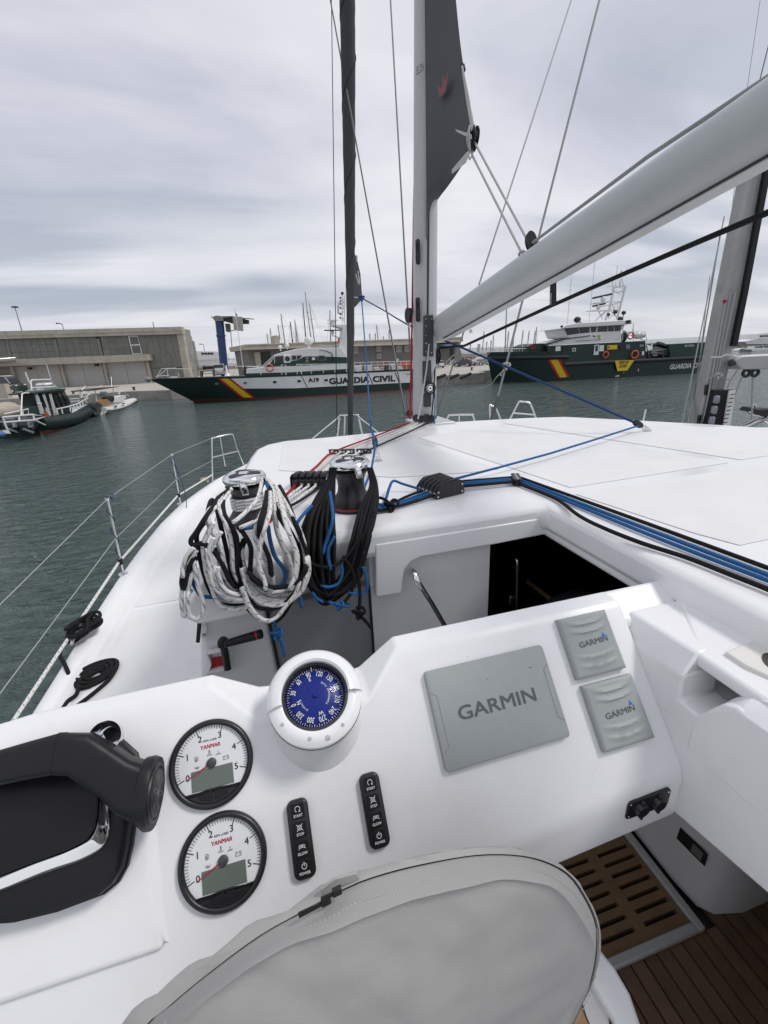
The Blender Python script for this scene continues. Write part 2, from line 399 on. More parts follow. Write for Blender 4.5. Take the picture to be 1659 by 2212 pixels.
# ---------------------------------------------------------------- water and the catamaran's shell
def water_mat():
    m = bpy.data.materials.new('harbour_water'); m.use_nodes = True; nt = m.node_tree; L = nt.links.new
    b = nt.nodes['Principled BSDF']; b.inputs['Roughness'].default_value = .07; b.inputs['IOR'].default_value = 1.33
    tc = N(nt, 'ShaderNodeTexCoord')
    mp = N(nt, 'ShaderNodeMapping'); mp.inputs['Rotation'].default_value = (0, 0, .5); mp.inputs['Scale'].default_value = (.8, 1.6, 1); L(tc.outputs['Object'], mp.inputs[0])
    n1 = N(nt, 'ShaderNodeTexNoise', i_Scale=.85, i_Detail=3.5, i_Roughness=.6, i_Distortion=.5); L(mp.outputs[0], n1.inputs['Vector'])
    n2 = N(nt, 'ShaderNodeTexNoise', i_Scale=2.6, i_Detail=4.0, i_Roughness=.6, i_Distortion=.8); L(mp.outputs[0], n2.inputs['Vector'])
    n3 = N(nt, 'ShaderNodeTexNoise', i_Scale=.06, i_Detail=2.0); L(tc.outputs['Object'], n3.inputs['Vector'])
    h = math_(nt, 'ADD', math_(nt, 'MULTIPLY', n1.outputs[0], .55), math_(nt, 'MULTIPLY', n2.outputs[0], .34))
    bp = N(nt, 'ShaderNodeBump', i_Strength=1.0, i_Distance=.6); L(h, bp.inputs['Height']); L(bp.outputs[0], b.inputs['Normal'])
    r = ramp(nt, [(.3, (.050, .077, .071)), (.7, (.072, .105, .097))]); L(n3.outputs[0], r.inputs[0]); L(r.outputs[0], b.inputs['Base Color'])
    return m
MB().add([(-3000, -300, 0), (3000, -300, 0), (3000, 3000, 0), (-3000, 3000, 0)], [(0, 1, 2, 3)]).build('water', water_mat(), smooth=0, kind='structure')

cat = thing('catamaran', 'white sailing catamaran seen from its helm, with coachroof, side deck and instrument console', 'sailing boat', (1.42, 1.0, 0))
DZ = 2.30       # side deck height
RZ = 3.355      # coachroof height
# hull with bulwark: stations along y, outline of the outer edge taken off the picture
edge = [(-3.0, -1.22, -1.10), (-1.0, -1.28, -1.185), (1.0, -1.30, -1.208), (2.0, -1.305, -1.213), (2.8, -1.315, -1.213), (3.4, -1.315, -1.20), (4.0, -1.295, -1.16),
        (4.65, -1.25, -1.115), (5.26, -1.16, -1.03), (5.8, -1.01, -.90), (6.25, -.87, -.78), (6.9, -.55, -.50), (7.5, -.25, -.22), (8.0, .02, .03)]
m_ = MB(); secs = []
for y, xo, xi in edge:
    t = max(0, (y - 6) / 2)
    secs.append([(xo + .10 + .1 * t, y, 0.0), (xo - .02, y, .9), (xo - .012, y, DZ - .05), (xo, y, DZ + .05), (xo + .015, y, DZ + .062), (xi - .012, y, DZ + .062), (xi, y, DZ + .05), (xi + .03, y, DZ)])
m_.loft(secs, closed=False)
m_.build('hull', GELS, cat, smooth=50)
m_ = MB(); m_.loft([[(xi + .028, y, DZ + .0005), (xi + .10, y, DZ + .004), (max(xi + .2, .35 if y < 6 else xi + .3), y, DZ + .012)] for y, xo, xi in edge], closed=False)
m_.build('side_deck', GEL, cat)
# non-skid fields let into the side deck
m_ = MB()
def deck_x(y):
    for (y0, _, a), (y1, _, b) in zip(edge, edge[1:]):
        if y0 <= y <= y1: return a + (b - a) * (y - y0) / (y1 - y0)
    return edge[-1][2]
def nonskid(y0, y1, x1, gap=.10, n=10, parent=cat):
    mb = MB(); L_ = [(deck_x(y0 + (y1 - y0) * i / n) + gap, y0 + (y1 - y0) * i / n) for i in range(n + 1)]
    out = L_ + [(x1, y1), (x1, y0)]
    mb.prism([(x, y, DZ + .003 + .010 * min(1, max(0, (x - deck_x(y) - .1) / .9))) for x, y in out], (0, 0, .004))
    return mb.build('nonskid_panel', DECK, cat, bevel=.002, seg=1)
nonskid(1.0, 2.97, -.30); nonskid(3.02, 5.2, -.20)
m_ = MB()                                    # starboard hull and bridgedeck, out of sight but part of the boat
m_.loft([[(4.1 - .25 * max(0, y - 4), y, 0), (4.14 - .25 * max(0, y - 4), y, DZ), (2.4, y, DZ + .012), (2.4, y, .8)] for y in (-3, 1, 4, 6, 7.6)])
m_.box((1.42, 2.4, 1.75), (2.2, 9.0, .9))
m_.build('bridgedeck', GELS, cat)
# coachroof
roofp = [(-.27, 1.29), (.93, 1.29), (.93, -.8), (3.0, -.8), (3.0, 1.5), (2.93, 1.95), (2.8, 2.2), (2.6, 2.52), (2.43, 2.78), (2.28, 3.0), (2.0, 3.12), (1.7, 3.2), (1.43, 3.26), (1.25, 3.45), (1.1, 3.42), (.95, 3.2),
         (.76, 3.13), (.36, 3.13), (.08, 3.15), (-.05, 3.07), (-.12, 2.93), (-.15, 2.72), (-.19, 2.3), (-.25, 1.95)]
def camber(x): return RZ
MB().prism([(x, y, camber(x) - .115) for x, y in roofp], [(0, 0, .115)] * len(roofp)).build('coachroof', GELS, cat, bevel=.032, seg=3)
cabin = [(-.22, 1.40), (.74, 1.40), (.74, 1.9), (2.85, 1.9), (2.5, 2.6), (2.2, 3.0), (1.4, 3.2), (.76, 3.06), (.1, 3.08), (-.08, 2.8), (-.17, 2.3), (-.21, 1.95)]
MB().prism([(x, y, DZ - .3) for x, y in cabin], (0, 0, RZ - .10 - DZ + .3)).build('cabin_side', GELS, cat, bevel=.02, seg=2)
# raised non-skid fields on the roof, parted by smooth gaps
zr = RZ + .0006
def roof_field(pts):
    q = [P(a, b, z=RZ + .004) for a, b in pts]
    q = [(p.x, p.y, camber(p.x) + .0008) for p in q]
    return MB().prism(q, (0, 0, .002)).build('roof_panel', DECK, cat, bevel=.0012, seg=2)
roof_field([(1243, 1066), (1598, 1009), (2100, 930), (2300, 1030), (1598, 1176), (1500, 1150)])
roof_field([(1112, 1012), (1232, 1052), (1575, 998), (1085, 922), (1062, 918), (905, 945)])
roof_field([(1090, 914), (1600, 992), (2050, 925), (1520, 922), (1300, 909), (1200, 905)])
roof_field([(612, 957), (880, 949), (1078, 1012), (1010, 1020), (850, 1030), (602, 1015)])
# lip of the roof over the aft bulkhead, with its left leg
lip = [(.285, 3.30), (.275, 3.105), (.283, 3.098), (.365, 3.096), (.372, 3.105), (.375, 3.15), (.385, 3.19), (.41, 3.215), (.445, 3.226), (.74, 3.226), (.945, 3.232), (.945, 3.30)]
MB().prism([(x, 1.287, z) for x, z in lip], (0, .15, 0)).build('roof_lip', GELS, cat, bevel=.012, seg=3)
MB().prism([(.935, 1.44, 3.225), (.935, 1.44, 3.30), (.935, -.8, 3.30), (.935, -.8, 3.24)], (.06, 0, 0)).build('roof_lip', GELS, cat, bevel=.01, seg=2)
# aft bulkhead: white wall, grey canvas panel, white winch-side panel
MB().prism([(.268, 1.335, 3.24), (.74, 1.335, 3.24), (.74, 1.335, 2.3), (.262, 1.335, 2.3)], (0, .06, 0)).build('bulkhead', GELS, cat, bevel=.004, seg=2)
m_ = MB().prism([(-.095, 1.345, 3.075), (-.06, 1.345, 3.10), (.262, 1.345, 3.118), (.262, 1.345, 2.3), (-.07, 1.345, 2.3)], (0, .04, 0))
m_.build('grey_screen', GREYP, cat, bevel=.003, seg=1)
MB().prism([(.2615, 1.334, 3.12), (.2665, 1.334, 3.12), (.2625, 1.334, 2.3), (.2575, 1.334, 2.3)], (0, .012, 0)).build('rubber_seal', BLK, cat)
MB().prism([(-.102, 1.335, 3.09), (-.096, 1.335, 3.09), (-.068, 1.335, 2.3), (-.075, 1.335, 2.3)], (0, .012, 0)).build('rubber_seal', BLK, cat)
MB().prism([(-.31, 1.34, 3.12), (-.10, 1.34, 3.12), (-.074, 1.34, 2.3), (-.43, 1.30, 2.3), (-.40, 1.32, 2.62)], (0, .08, 0)).build('bulkhead', GEL, cat, bevel=.02, seg=3)
# pod that carries the port winch
pod = [(-.245, 3.315), (-.335, 3.20), (-.333, 3.178), (-.297, 3.148), (-.084, 3.150), (-.02, 3.17), (-.02, 3.315)]
MB().prism([(x, 1.24, z) for x, z in pod], (0, .25, 0)).build('winch_pod', GELS, cat, bevel=.02, seg=4)
m_ = MB(); a, b_ = P(428, 1352, Y=1.31), P(424, 1388, Y=1.31)
m_.prism([P(426, 1348, Y=1.305), P(435, 1348, Y=1.305), P(431, 1389, Y=1.305), P(423, 1388, Y=1.305)], (0, .02, 0)); m_.build('rubber_strip', BLK, cat)
m_ = MB().prism([P(x, y, Y=1.32) for x, y in ((439, 1346), (449, 1346), (446, 1375), (436, 1376))], (0, -.012, 0)); m_.build('latch_plate', WHT, cat, bevel=.003, seg=2)
for q in ((443.5, 1351), (441, 1371)):
    c = P(q[0], q[1], Y=1.306); MB().lathe([(.0001, .003), (.004, .003), (.005, 0)], frame(c, (1, 0, 0), (0, 0, 1)), 10).build('screw', STEEL, cat)
# dark companionway under the roof: door glass, floor, added screens that keep light out
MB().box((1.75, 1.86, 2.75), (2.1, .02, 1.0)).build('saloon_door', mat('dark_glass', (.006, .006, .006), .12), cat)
MB().box((1.75, 1.3, 2.24), (2.1, 1.3, .04)).build('saloon_floor', SHADEIN, cat)
MB().box((2.82, .9, 2.75), (.04, 2.4, 1.0)).build('added_side_screen', SHADEIN, cat)  # added to close the starboard side against light
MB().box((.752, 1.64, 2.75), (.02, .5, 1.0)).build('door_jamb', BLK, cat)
MB().box((1.75, .0, 2.75), (2.0, .04, 1.06)).build('added_aft_screen', SHADEIN, cat)  # unseen screen added to shut out light; the cockpit is open aft
MB().box((1.9, 1.0, 3.222), (1.82, 1.75, .012)).build('roof_underside_shade', SHADEIN, cat)  # near-black sheet, the roof's underside shade put into colour
# ---- helm console
S50, C50 = math.sin(math.radians(50)), math.cos(math.radians(50))
PO = Vector((0, .737, 3.30)); PNV = Vector((0, -S50, C50)); PUP = Vector((0, C50, S50)); PEX = Vector((1, 0, 0))
def PP(x, y, off=0.0): return PN(x, y, PO + PNV * off, PNV)
def py(z): return .737 + (z - 3.30) / S50 * C50
cols = [(-.62, 3.285, 2.95), (-.50, 3.30, 2.955), (-.30, 3.302, 2.965), (-.185, 3.302, 2.975), (-.10, 3.247, 2.98), (-.02, 3.235, 2.985), (.06, 3.235, 2.99), (.118, 3.24, 2.995), (.20, 3.302, 3.0), (.45, 3.303, 3.015), (.765, 3.303, 3.03)]
m_ = MB(); secs = []
for x, zt, zb in cols:
    zl = zt - .012
    secs.append([(x, .80, 2.88), (x, .80, zt - .02), (x, .79, zt), (x, .752 if zt > 3.28 else py(zl) + .01, zt), (x, py(zl), zl), (x, py(zb), zb), (x, py(zb) - .012, zb - .03), (x, py(zb) - .012, 2.885), (x, py(zb) + .0, 2.878)])
m_.loft(secs)
m_.build('helm_console', GEL, cat, smooth=25, bevel=.014, seg=4)
MB().box((.1, .97, 2.6), (1.9, .03, .62)).build('well_bulkhead', GREYP, cat)
# ridge block behind the top right and end ramp
MB().prism([(.74, .795, 3.303), (1.03, .795, 3.303), (1.075, .74, 3.27), (1.03, .705, 3.262), (.74, .705, 3.262)], (0, 0, -.35)).build('console_end', GEL, cat, bevel=.012, seg=3)
# throttle pedestal, a wedge rising out of the panel
AX, BX, xl = -.296, -.268, -.58
br, fr = P(324, 1932, X=AX), P(367, 2059, X=BX)
A0, A1, A2 = Vector((AX, .712, 3.262)), Vector((AX, br.y, br.z)), Vector((BX - .012, fr.y + .008, fr.z))
left = [Vector((xl, p.y, p.z)) for p in (A0, A1, A2)]
m_ = MB()
m_.add([A0, A1, A2] + left + [Vector((BX - .004, py(3.24), 3.225)), Vector((BX, py(3.02), 3.01)), Vector((BX, .6, 2.9)), Vector((xl, .6, 2.9)), Vector((xl, .7, 3.2))],
       [(0, 3, 4, 1), (1, 4, 5, 2), (0, 1, 7, 6), (1, 2, 8, 7), (2, 5, 9, 8), (3, 10, 9, 5, 4)])
m_.build('throttle_pedestal', GEL, cat, smooth=30, bevel=.016, seg=4)
# compass pod: a turned boss growing out of the panel
cc = PP(681, 1504, .048)
CT = math.radians(32); CN = Vector((0, -math.sin(CT), math.cos(CT))); CE = Vector((1, 0, 0)); CU = Vector((0, math.cos(CT), math.sin(CT)))
CM = frame(cc, CE, CU)
MB().loft([[CM @ Vector(((r + fl * max(0, -math.sin(a)) ** .7) * math.cos(a), (r + fl * max(0, -math.sin(a)) ** .7) * math.sin(a), z)) for a in [2 * math.pi * i / 56 for i in range(56)]] for r, fl, z in ((.02, 0, -.012), (.077, 0, -.012), (.082, 0, -.015), (.0845, .0, -.023), (.0855, .004, -.04), (.087, .011, -.06), (.089, .020, -.08), (.091, .032, -.10), (.093, .050, -.125), (.094, .08, -.155), (.094, .12, -.19))]).build('compass_pod', GEL, cat, smooth=60)
# ---- starboard moulding beside the helm
m_ = MB()
WX = .762
wall = [(.80, 3.20), (.705, 3.223), (.55, 3.233), (.545, 3.172), (.50, 3.170), (.487, 3.20), (.465, 3.236), (.44, 3.25), (.383, 3.245), (-.3, 3.24), (-.3, 2.94), (.309, 2.934), (.504, 2.889), (.80, 2.885)]
m_.prism([(WX, y, z) for y, z in wall], (.10, 0, 0))
m_.build('side_wall', GEL, cat, bevel=.006, seg=2)
d_, f_ = (.788, .729), (.80, .556)
m_ = MB().add([(WX - .001, .712, 3.219), (WX - .001, .548, 3.231), (.806, .556, 3.275), (.786, .729, 3.277), (1.3, .556, 3.275), (1.3, .729, 3.277), (.806, .56, 3.10), (1.3, .56, 3.1), (WX - .001, .552, 3.12), (1.3, .729, 3.1), (WX - .001, .712, 3.1)],
              [(0, 1, 2, 3), (3, 2, 4, 5), (1, 8, 6, 2), (2, 6, 7, 4), (0, 3, 5, 9, 10), (0, 10, 8, 1), (10, 9, 7, 6, 8), (4, 7, 9, 5)])
m_.build('seat_moulding', GEL, cat, bevel=.007, seg=3)
prof = [(.505, 3.168), (.49, 3.20), (.468, 3.238), (.443, 3.262), (.41, 3.275), (.36, 3.278), (-.3, 3.275), (-.3, 3.1), (.56, 3.1), (.56, 3.166), (.506, 3.166)]
m_ = MB().prism([(.80, y, z) for y, z in prof], (.5, 0, 0))
pr2 = [(.505, 3.165), (.488, 3.193), (.462, 3.226), (.436, 3.245), (.38, 3.247), (-.3, 3.245), (-.3, 3.08), (.505, 3.08)]
m_.prism([(WX - .001, y, z) for y, z in pr2], [(.0392, y2 - y, z2 - z) for (y, z), (y2, z2) in zip(pr2, [prof[0], prof[1], prof[2], prof[3], prof[5], prof[6], prof[7], prof[8]])])
m_.build('armrest', GEL, cat, smooth=40, bevel=.006, seg=3)
MB().prism([(.93, .80, 3.285), (1.06, .80, 3.285), (1.06, -.8, 3.285), (.80, -.8, 3.272), (.80, .56, 3.272), (.93, .72, 3.285)], (0, 0, -.03)).build('seat_ledge', GEL, cat, bevel=.01, seg=3)
MB().prism([(.93, 1.0, 3.283), (.93, -.8, 3.283), (1.02, -.8, 3.283), (1.02, 1.0, 3.283)], [(.05, 0, .069), (.05, 0, .069), (0, 0, .069), (0, 0, .069)]).build('roof_fairing', GELS, cat, bevel=.02, seg=3)
# cream board with a finger hole, set in the moulding
hb = [P(x, y, z=3.285) for x, y in ((1566, 1407), (1659, 1371), (1745, 1340), (1800, 1450), (1700, 1478), (1612, 1437))]
m_ = MB().prism(hb, (0, 0, -.014)); m_.build('table_board', mat('cream_board', (.72, .71, .66), .5, var=.02), cat, bevel=.003, seg=2)
c = P(1668, 1428, z=3.2865)
m_ = MB().prism([(c.x + .035 * math.cos(a) * .55 + .012 * math.sin(a), c.y + .022 * math.sin(a), c.z) for a in [2 * math.pi * i / 24 for i in range(24)]], (0, 0, -.001)); m_.build('finger_hole', mat('hole_dark', (.06, .055, .05), .8), cat)
# ---- helm well: teak sole, grating, grey side with its notice
FZ = 2.30
TEAK = [mat('teak_%d' % i, c, .7, var=.22, vscale=14, bump=.3, bscale=90) for i, c in enumerate(((.115, .066, .036), (.13, .076, .042), (.10, .058, .032)))]
MB().box((.9, .2, FZ - .03), (2.6, 2.4, .03)).build('sole_base', BLK, cat)
gx0, gx1 = P(1517, 2001, z=FZ).x, None
ga, gb, gc, gd = P(1354, 1794, z=FZ), P(1517, 2001, z=FZ), P(1341, 2106, z=FZ), P(1199, 1862, z=FZ)
GXR, GYA = (ga.x + gb.x) / 2, (gb.y + gc.y) / 2
GXL = .655; GYF = .95
k = 0; x = -.2; pw = .043
proto_pl = {}
while x < 1.5:
    for (y0, y1) in (((-.6, GYA),) if x < GXR and x + pw > GXL else ((-.6, .95),)):
        mb = MB().box((x + pw / 2, (y0 + y1) / 2, FZ - .011), (pw - .0055, y1 - y0, .022)); mb.build('plank', TEAK[k % 3], cat, smooth=0)
    x += pw; k += 1
fr_ = mat('grating_frame', (.36, .36, .35), .45)
for c_, s_ in (((GXR - .012, (GYA + GYF) / 2, FZ + .004), (.024, GYF - GYA, .022)), (((GXL + GXR) / 2 - .012, GYA + .012, FZ + .004), (GXR - GXL - .024, .024, .022))):
    MB().box(c_, s_).build('grating_rim', fr_, cat, bevel=.004, seg=2)
# grating board: strips round real slots
m_ = MB(); bx0, bx1, by0, by1 = GXL, GXR - .026, GYA + .026, GYF
xs = [bx0, .695, .815, .85, .966, bx1]
s0, s1 = .558, .748
ys = [s0 + (s1 - s0) * i / 6 for i in range(7)]; hw = .0058
def slab(xa, xb, ya, yb): m_.box(((xa + xb) / 2, (ya + yb) / 2, FZ - .006), (xb - xa, yb - ya, .02))
for xa, xb in ((xs[0], xs[1]), (xs[2], xs[3]), (xs[4], xs[5])): slab(xa, xb, by0, by1)
for xa, xb in ((xs[1], xs[2]), (xs[3], xs[4])):
    yy = by0
    for y in sorted(ys): slab(xa, xb, yy, y - hw); yy = y + hw
    slab(xa, xb, yy, by1)
m_.build('grating', mat('grating_wood', (.165, .098, .046), .6, var=.15, vscale=10), cat, smooth=0)
wx = P(1368, 1797, z=FZ).x + .004
we = P(1520, 1985, z=FZ).y
m_ = MB().prism([(wx, .9, FZ), (wx, we + .10, FZ), (wx + .01, we + .03, FZ), (wx + .04, we, FZ), (wx + .12, we - .02, FZ), (wx + .6, we - .02, FZ), (wx + .6, .9, FZ)], (0, 0, .66)); m_.build('seat_base', mat('seat_base_grey', (.50, .495, .49), .5, var=.03), cat, smooth=50)
m_ = MB(); q = [P(x, y, X=wx - .002) for x, y in ((1469.5, 1787), (1529, 1847), (1522, 1872), (1461, 1811))]
m_.prism(q, (.001, 0, 0)); m_.build('notice_plate', BLKM, cat)
m_ = MB()
for i in range(6):
    a = q[0] + (q[1] - q[0]) * (.52 + .0 * i) + (q[3] - q[0]) * (.2 + .11 * i); m_.prism([a, a + (q[1] - q[0]) * .36, a + (q[1] - q[0]) * .36 + (q[3] - q[0]) * .04, a + (q[3] - q[0]) * .04], (-.0006, 0, 0))
m_.build('notice_print', mat('notice_ink', (.25, .25, .25), .6), cat)
# curved white seat side with a wooden insert at the wheel's foot
z_ = 2.74
oc = [P(x, y, z=z_) for x, y in ((1262, 1990), (1290, 2040), (1330, 2090), (1362, 2145), (1385, 2212), (1395, 2260))]
ic = [P(x, y, z=z_) for x, y in ((1240, 2030), (1262, 2095), (1295, 2150), (1325, 2200), (1335, 2240), (1340, 2270))]
MB().prism(oc + ic[::-1], (0, 0, -.40)).build('helm_seat', GEL, cat, smooth=50, bevel=.008, seg=3)
wc = [p + Vector((0, 0, -.02)) for p in ic] + [P(1150, 2290, z=z_ - .02), P(1150, 2090, z=z_ - .02)]
MB().prism(wc, (0, 0, -.02)).build('wooden_insert', mat('ply_wood', (.33, .20, .105), .6, var=.15, vscale=18), cat)
c0 = P(1286, 2165, z=z_ - .018); 
MB().prism([(c0.x + .028 * math.cos(a) + .012 * math.sin(a), c0.y + .052 * math.sin(a), c0.z) for a in [2 * math.pi * i / 28 for i in range(28)]], (0, 0, -.0012)).build('cup_recess', mat('cup_brown', (.06, .035, .018), .7), cat)
c0 = P(1284, 2170, z=z_ - .0165)
MB().prism([(c0.x + .022 * math.cos(a) + .012 * math.sin(a), c0.y + .042 * math.sin(a), c0.z) for a in [2 * math.pi * i / 28 for i in range(28)]], (0, 0, -.0012)).build('cup_lining', mat('foam', (.62, .61, .6), .9, bump=.6, bscale=300), cat)
# ---------------------------------------------------------------- instruments on the helm console
def GM(c, off=0.0): return frame(PP(c[0], c[1], off), PEX, PUP)
DIAL = mat('dial_white', (.74, .75, .75), .35, coat=.6)
INK = mat('ink_dark', (.03, .03, .035), .6)
INKG = mat('ink_grey', (.22, .23, .24), .6)
REDI = mat('ink_red', (.38, .012, .03), .5)
LCD = mat('lcd', (.13, .155, .135), .12, var=.05, vscale=40)
WINK = mat('ink_white', (.75, .76, .76), .6)
def glassmat(name, tint=(1, 1, 1), ior=1.45, rough=.03):
    m = bpy.data.materials.new(name); m.use_nodes = True; nt = m.node_tree; nt.nodes.clear(); L = nt.links.new
    o = N(nt, 'ShaderNodeOutputMaterial'); t = N(nt, 'ShaderNodeBsdfTransparent'); g = N(nt, 'ShaderNodeBsdfGlossy', i_Roughness=rough)
    t.inputs[0].default_value = tuple(tint) + (1,); f = N(nt, 'ShaderNodeFresnel', i_IOR=ior); mx = N(nt, 'ShaderNodeMixShader')
    L(f.outputs[0], mx.inputs[0]); L(t.outputs[0], mx.inputs[1]); L(g.outputs[0], mx.inputs[2]); L(mx.outputs[0], o.inputs[0])
    return m
GLASS = glassmat('clear_glass')
def line2(mb, M, pts, w, lift=.001, mi=0, closed=False):
    """flat stroke in the frame's plane"""
    n = len(pts)
    for i in range(n if closed else n - 1):
        a, b = Vector(pts[i]), Vector(pts[(i + 1) % n]); d = (b - a)
        if d.length < 1e-9: continue
        d.normalize(); q = Vector((-d.y, d.x)) * w / 2; e = d * w * .4
        mb.add([M @ Vector((p.x, p.y, lift)) for p in (a - e - q, b + e - q, b + e + q, a - e + q)], [(0, 1, 2, 3)], mi)
def poly2(mb, M, pts, lift=.001, mi=0): mb.add([M @ Vector((x, y, lift)) for x, y in pts], [tuple(range(len(pts)))], mi)
def arc2(cx, cy, r, a0, a1, n=12): return [(cx + r * math.cos(math.radians(a0 + (a1 - a0) * i / n)), cy + r * math.sin(math.radians(a0 + (a1 - a0) * i / n))) for i in range(n + 1)]
def make_tach(c, label):
    M = GM(c); R = .0735
    t = thing('tachometer', label, 'gauge', M.translation, 'engine rev counters on the console')
    MB().lathe([(R, 0), (R, .006), (R - .002, .0095), (R - .006, .0105), (R - .0095, .0085), (R - .0105, .003)], M, 56).build('bezel', BLK, t, smooth=60)
    MB().disc((0, 0, 0), R - .010, M, 56, h=.003).build('dial', DIAL, t)
    m = MB(); rt = R - .0112
    for i in range(51):
        a = math.radians(200 - 220 * i / 50); big = i % 10 == 0; ln = .0105 if big else .0055
        line2(m, M, [(rt * math.cos(a), rt * math.sin(a)), ((rt - ln) * math.cos(a), (rt - ln) * math.sin(a))], .0016 if big else .0008, .0036)
    o = m.build('tick_marks', INK, t, smooth=0)
    for i in range(6):
        m = MB(); a = math.radians(200 - 220 * i / 5); r2 = rt - .0175 + (.002 if i in (2, 3) else 0); text_m(m, str(i), M, r2 * math.cos(a), r2 * math.sin(a), .0102, bold=.012, lift=.0036); m.build('numeral', INK, t, smooth=0)
    m = MB(); text_m(m, 'RPM x1000', M, 0, .0385, .0036, bold=.004, lift=.0036)
    m.build('scale_lettering', INK, t, smooth=0)
    m = MB(); text_m(m, 'YANMAR', M, 0, .0285, .0062, bold=.02, lift=.0036, shear=.15, wf=.95); m.build('maker_lettering', REDI, t, smooth=0)
    m = MB(); z = .0036                                   # warning symbols
    for ox, oy, k in ((-.026, .012, 'fuel'), (-.003, .0175, 'temp'), (.0125, .014, 'water'), (.0255, .0025, 'batt'), (-.0245, -.0025, 'oil')):
        S = lambda pts: [(ox + x * .00085, oy + y * .00085) for x, y in pts]
        if k == 'fuel':
            poly2(m, M, S([(-3, -5), (2, -5), (2, 1), (-3, 1)]), z); line2(m, M, S([(-2.6, 1), (-2.6, 4.6), (1.6, 4.6), (1.6, 1)]), .0008, z); line2(m, M, S([(2, 3.5), (4, 2.2), (4, -3), (3, -4)]), .0007, z)
        elif k == 'temp':
            line2(m, M, S([(0, 5), (0, -1)]), .0014, z); [line2(m, M, S([(0, y), (2.4, y)]), .0007, z) for y in (4, 2.4, .8)]; poly2(m, M, S(arc2(0, -2, 1.6, 0, 360)), z)
            [line2(m, M, S([(x0, -3.5), (x0 + 2.5, -3.5)]), .0008, z) for x0 in (-5, 2.5)]; line2(m, M, S([(-5, -5.5), (-2, -4.9), (1, -5.5), (5, -5)]), .0007, z)
        elif k == 'water':
            line2(m, M, S([(0, 4), (.6, -1)]), .0011, z); line2(m, M, S([(-5, -3), (-3, -2), (-1, -3), (1, -2), (3, -3), (5, -2)]), .0012, z)
        elif k == 'batt':
            line2(m, M, S([(-5.5, -3), (5.5, -3), (5.5, 3), (-5.5, 3)]), .0008, z, closed=True); [line2(m, M, S([(x - 1, 4), (x + 1, 4)]), .0013, z) for x in (-3.4, 3.4)]; line2(m, M, S([(-4, 0), (-2, 0)]), .0007, z); line2(m, M, S([(2, 0), (4, 0)]), .0007, z); line2(m, M, S([(3, 1), (3, -1)]), .0007, z)
        else:
            poly2(m, M, S([(-4, -2), (2, -2), (4, 1.4), (5.6, 2.4), (5, 2.8), (2, 1), (-4, 1)]), z); line2(m, M, S([(-4, .6), (-6, 2)]), .0008, z); line2(m, M, S([(-2, 1), (-2, 2.4), (0, 2.4)]), .0008, z)
    m.build('warning_symbols', INKG, t, smooth=0)
    m = MB(); plate(m, M, [(-.036, -.0405), (.036, -.0405), (.036, -.0075), (-.036, -.0075)], .0008, z0=.0034); m.build('display', LCD, t, smooth=0)
    m = MB(); ri = R - .0100                               # black skirt with two keys along the bottom
    a0, a1 = 224, 316
    up = [(x, -.0480 + .0075 * (1 - (x / .05) ** 2)) for x in [-.046 + .092 * i / 12 for i in range(13)]]
    m.prism([M @ Vector((x, y, .003)) for x, y in arc2(0, 0, ri, a0, a1, 20) + [(x, y) for x, y in up[::-1]]], M.to_3x3() @ Vector((0, 0, .0035))); m.build('skirt', BLK, t, bevel=.0008, seg=2)
    for sx in (-1, 1):
        q = [(sx * .002, -.0440), (sx * .025, -.0475), (sx * .0245, -.0535), (sx * .0165, -.0575), (sx * .002, -.0595)]
        m = MB(); plate(m, M, q if sx > 0 else q[::-1], .0018, z0=.006); m.build('key', BLKM, t, bevel=.0007, seg=2)
    m = MB(); a = math.radians(203)
    e = Vector((math.cos(a), math.sin(a))); q = Vector((-e.y, e.x))
    pts = [e * .047 + q * .0005, e * .047 - q * .0005, -e * .004 - q * .0016, -e * .004 + q * .0016]
    m.prism([M @ Vector((p.x, p.y, .0046)) for p in pts], M.to_3x3() @ Vector((0, 0, .0012))); m.build('needle', REDI, t, smooth=0)
    MB().lathe([(.0, .0082), (.0075, .0082), (.0085, .0072), (.0085, .0036)], M, 24).build('hub', mat('hub_grey', (.05, .055, .06), .4), t, smooth=50)
    return t
make_tach((458, 1647), 'upper round white engine rev counter in a black rim, nearer the compass')
make_tach((483, 1857), 'lower round white engine rev counter in a black rim, nearer the wheel cover')
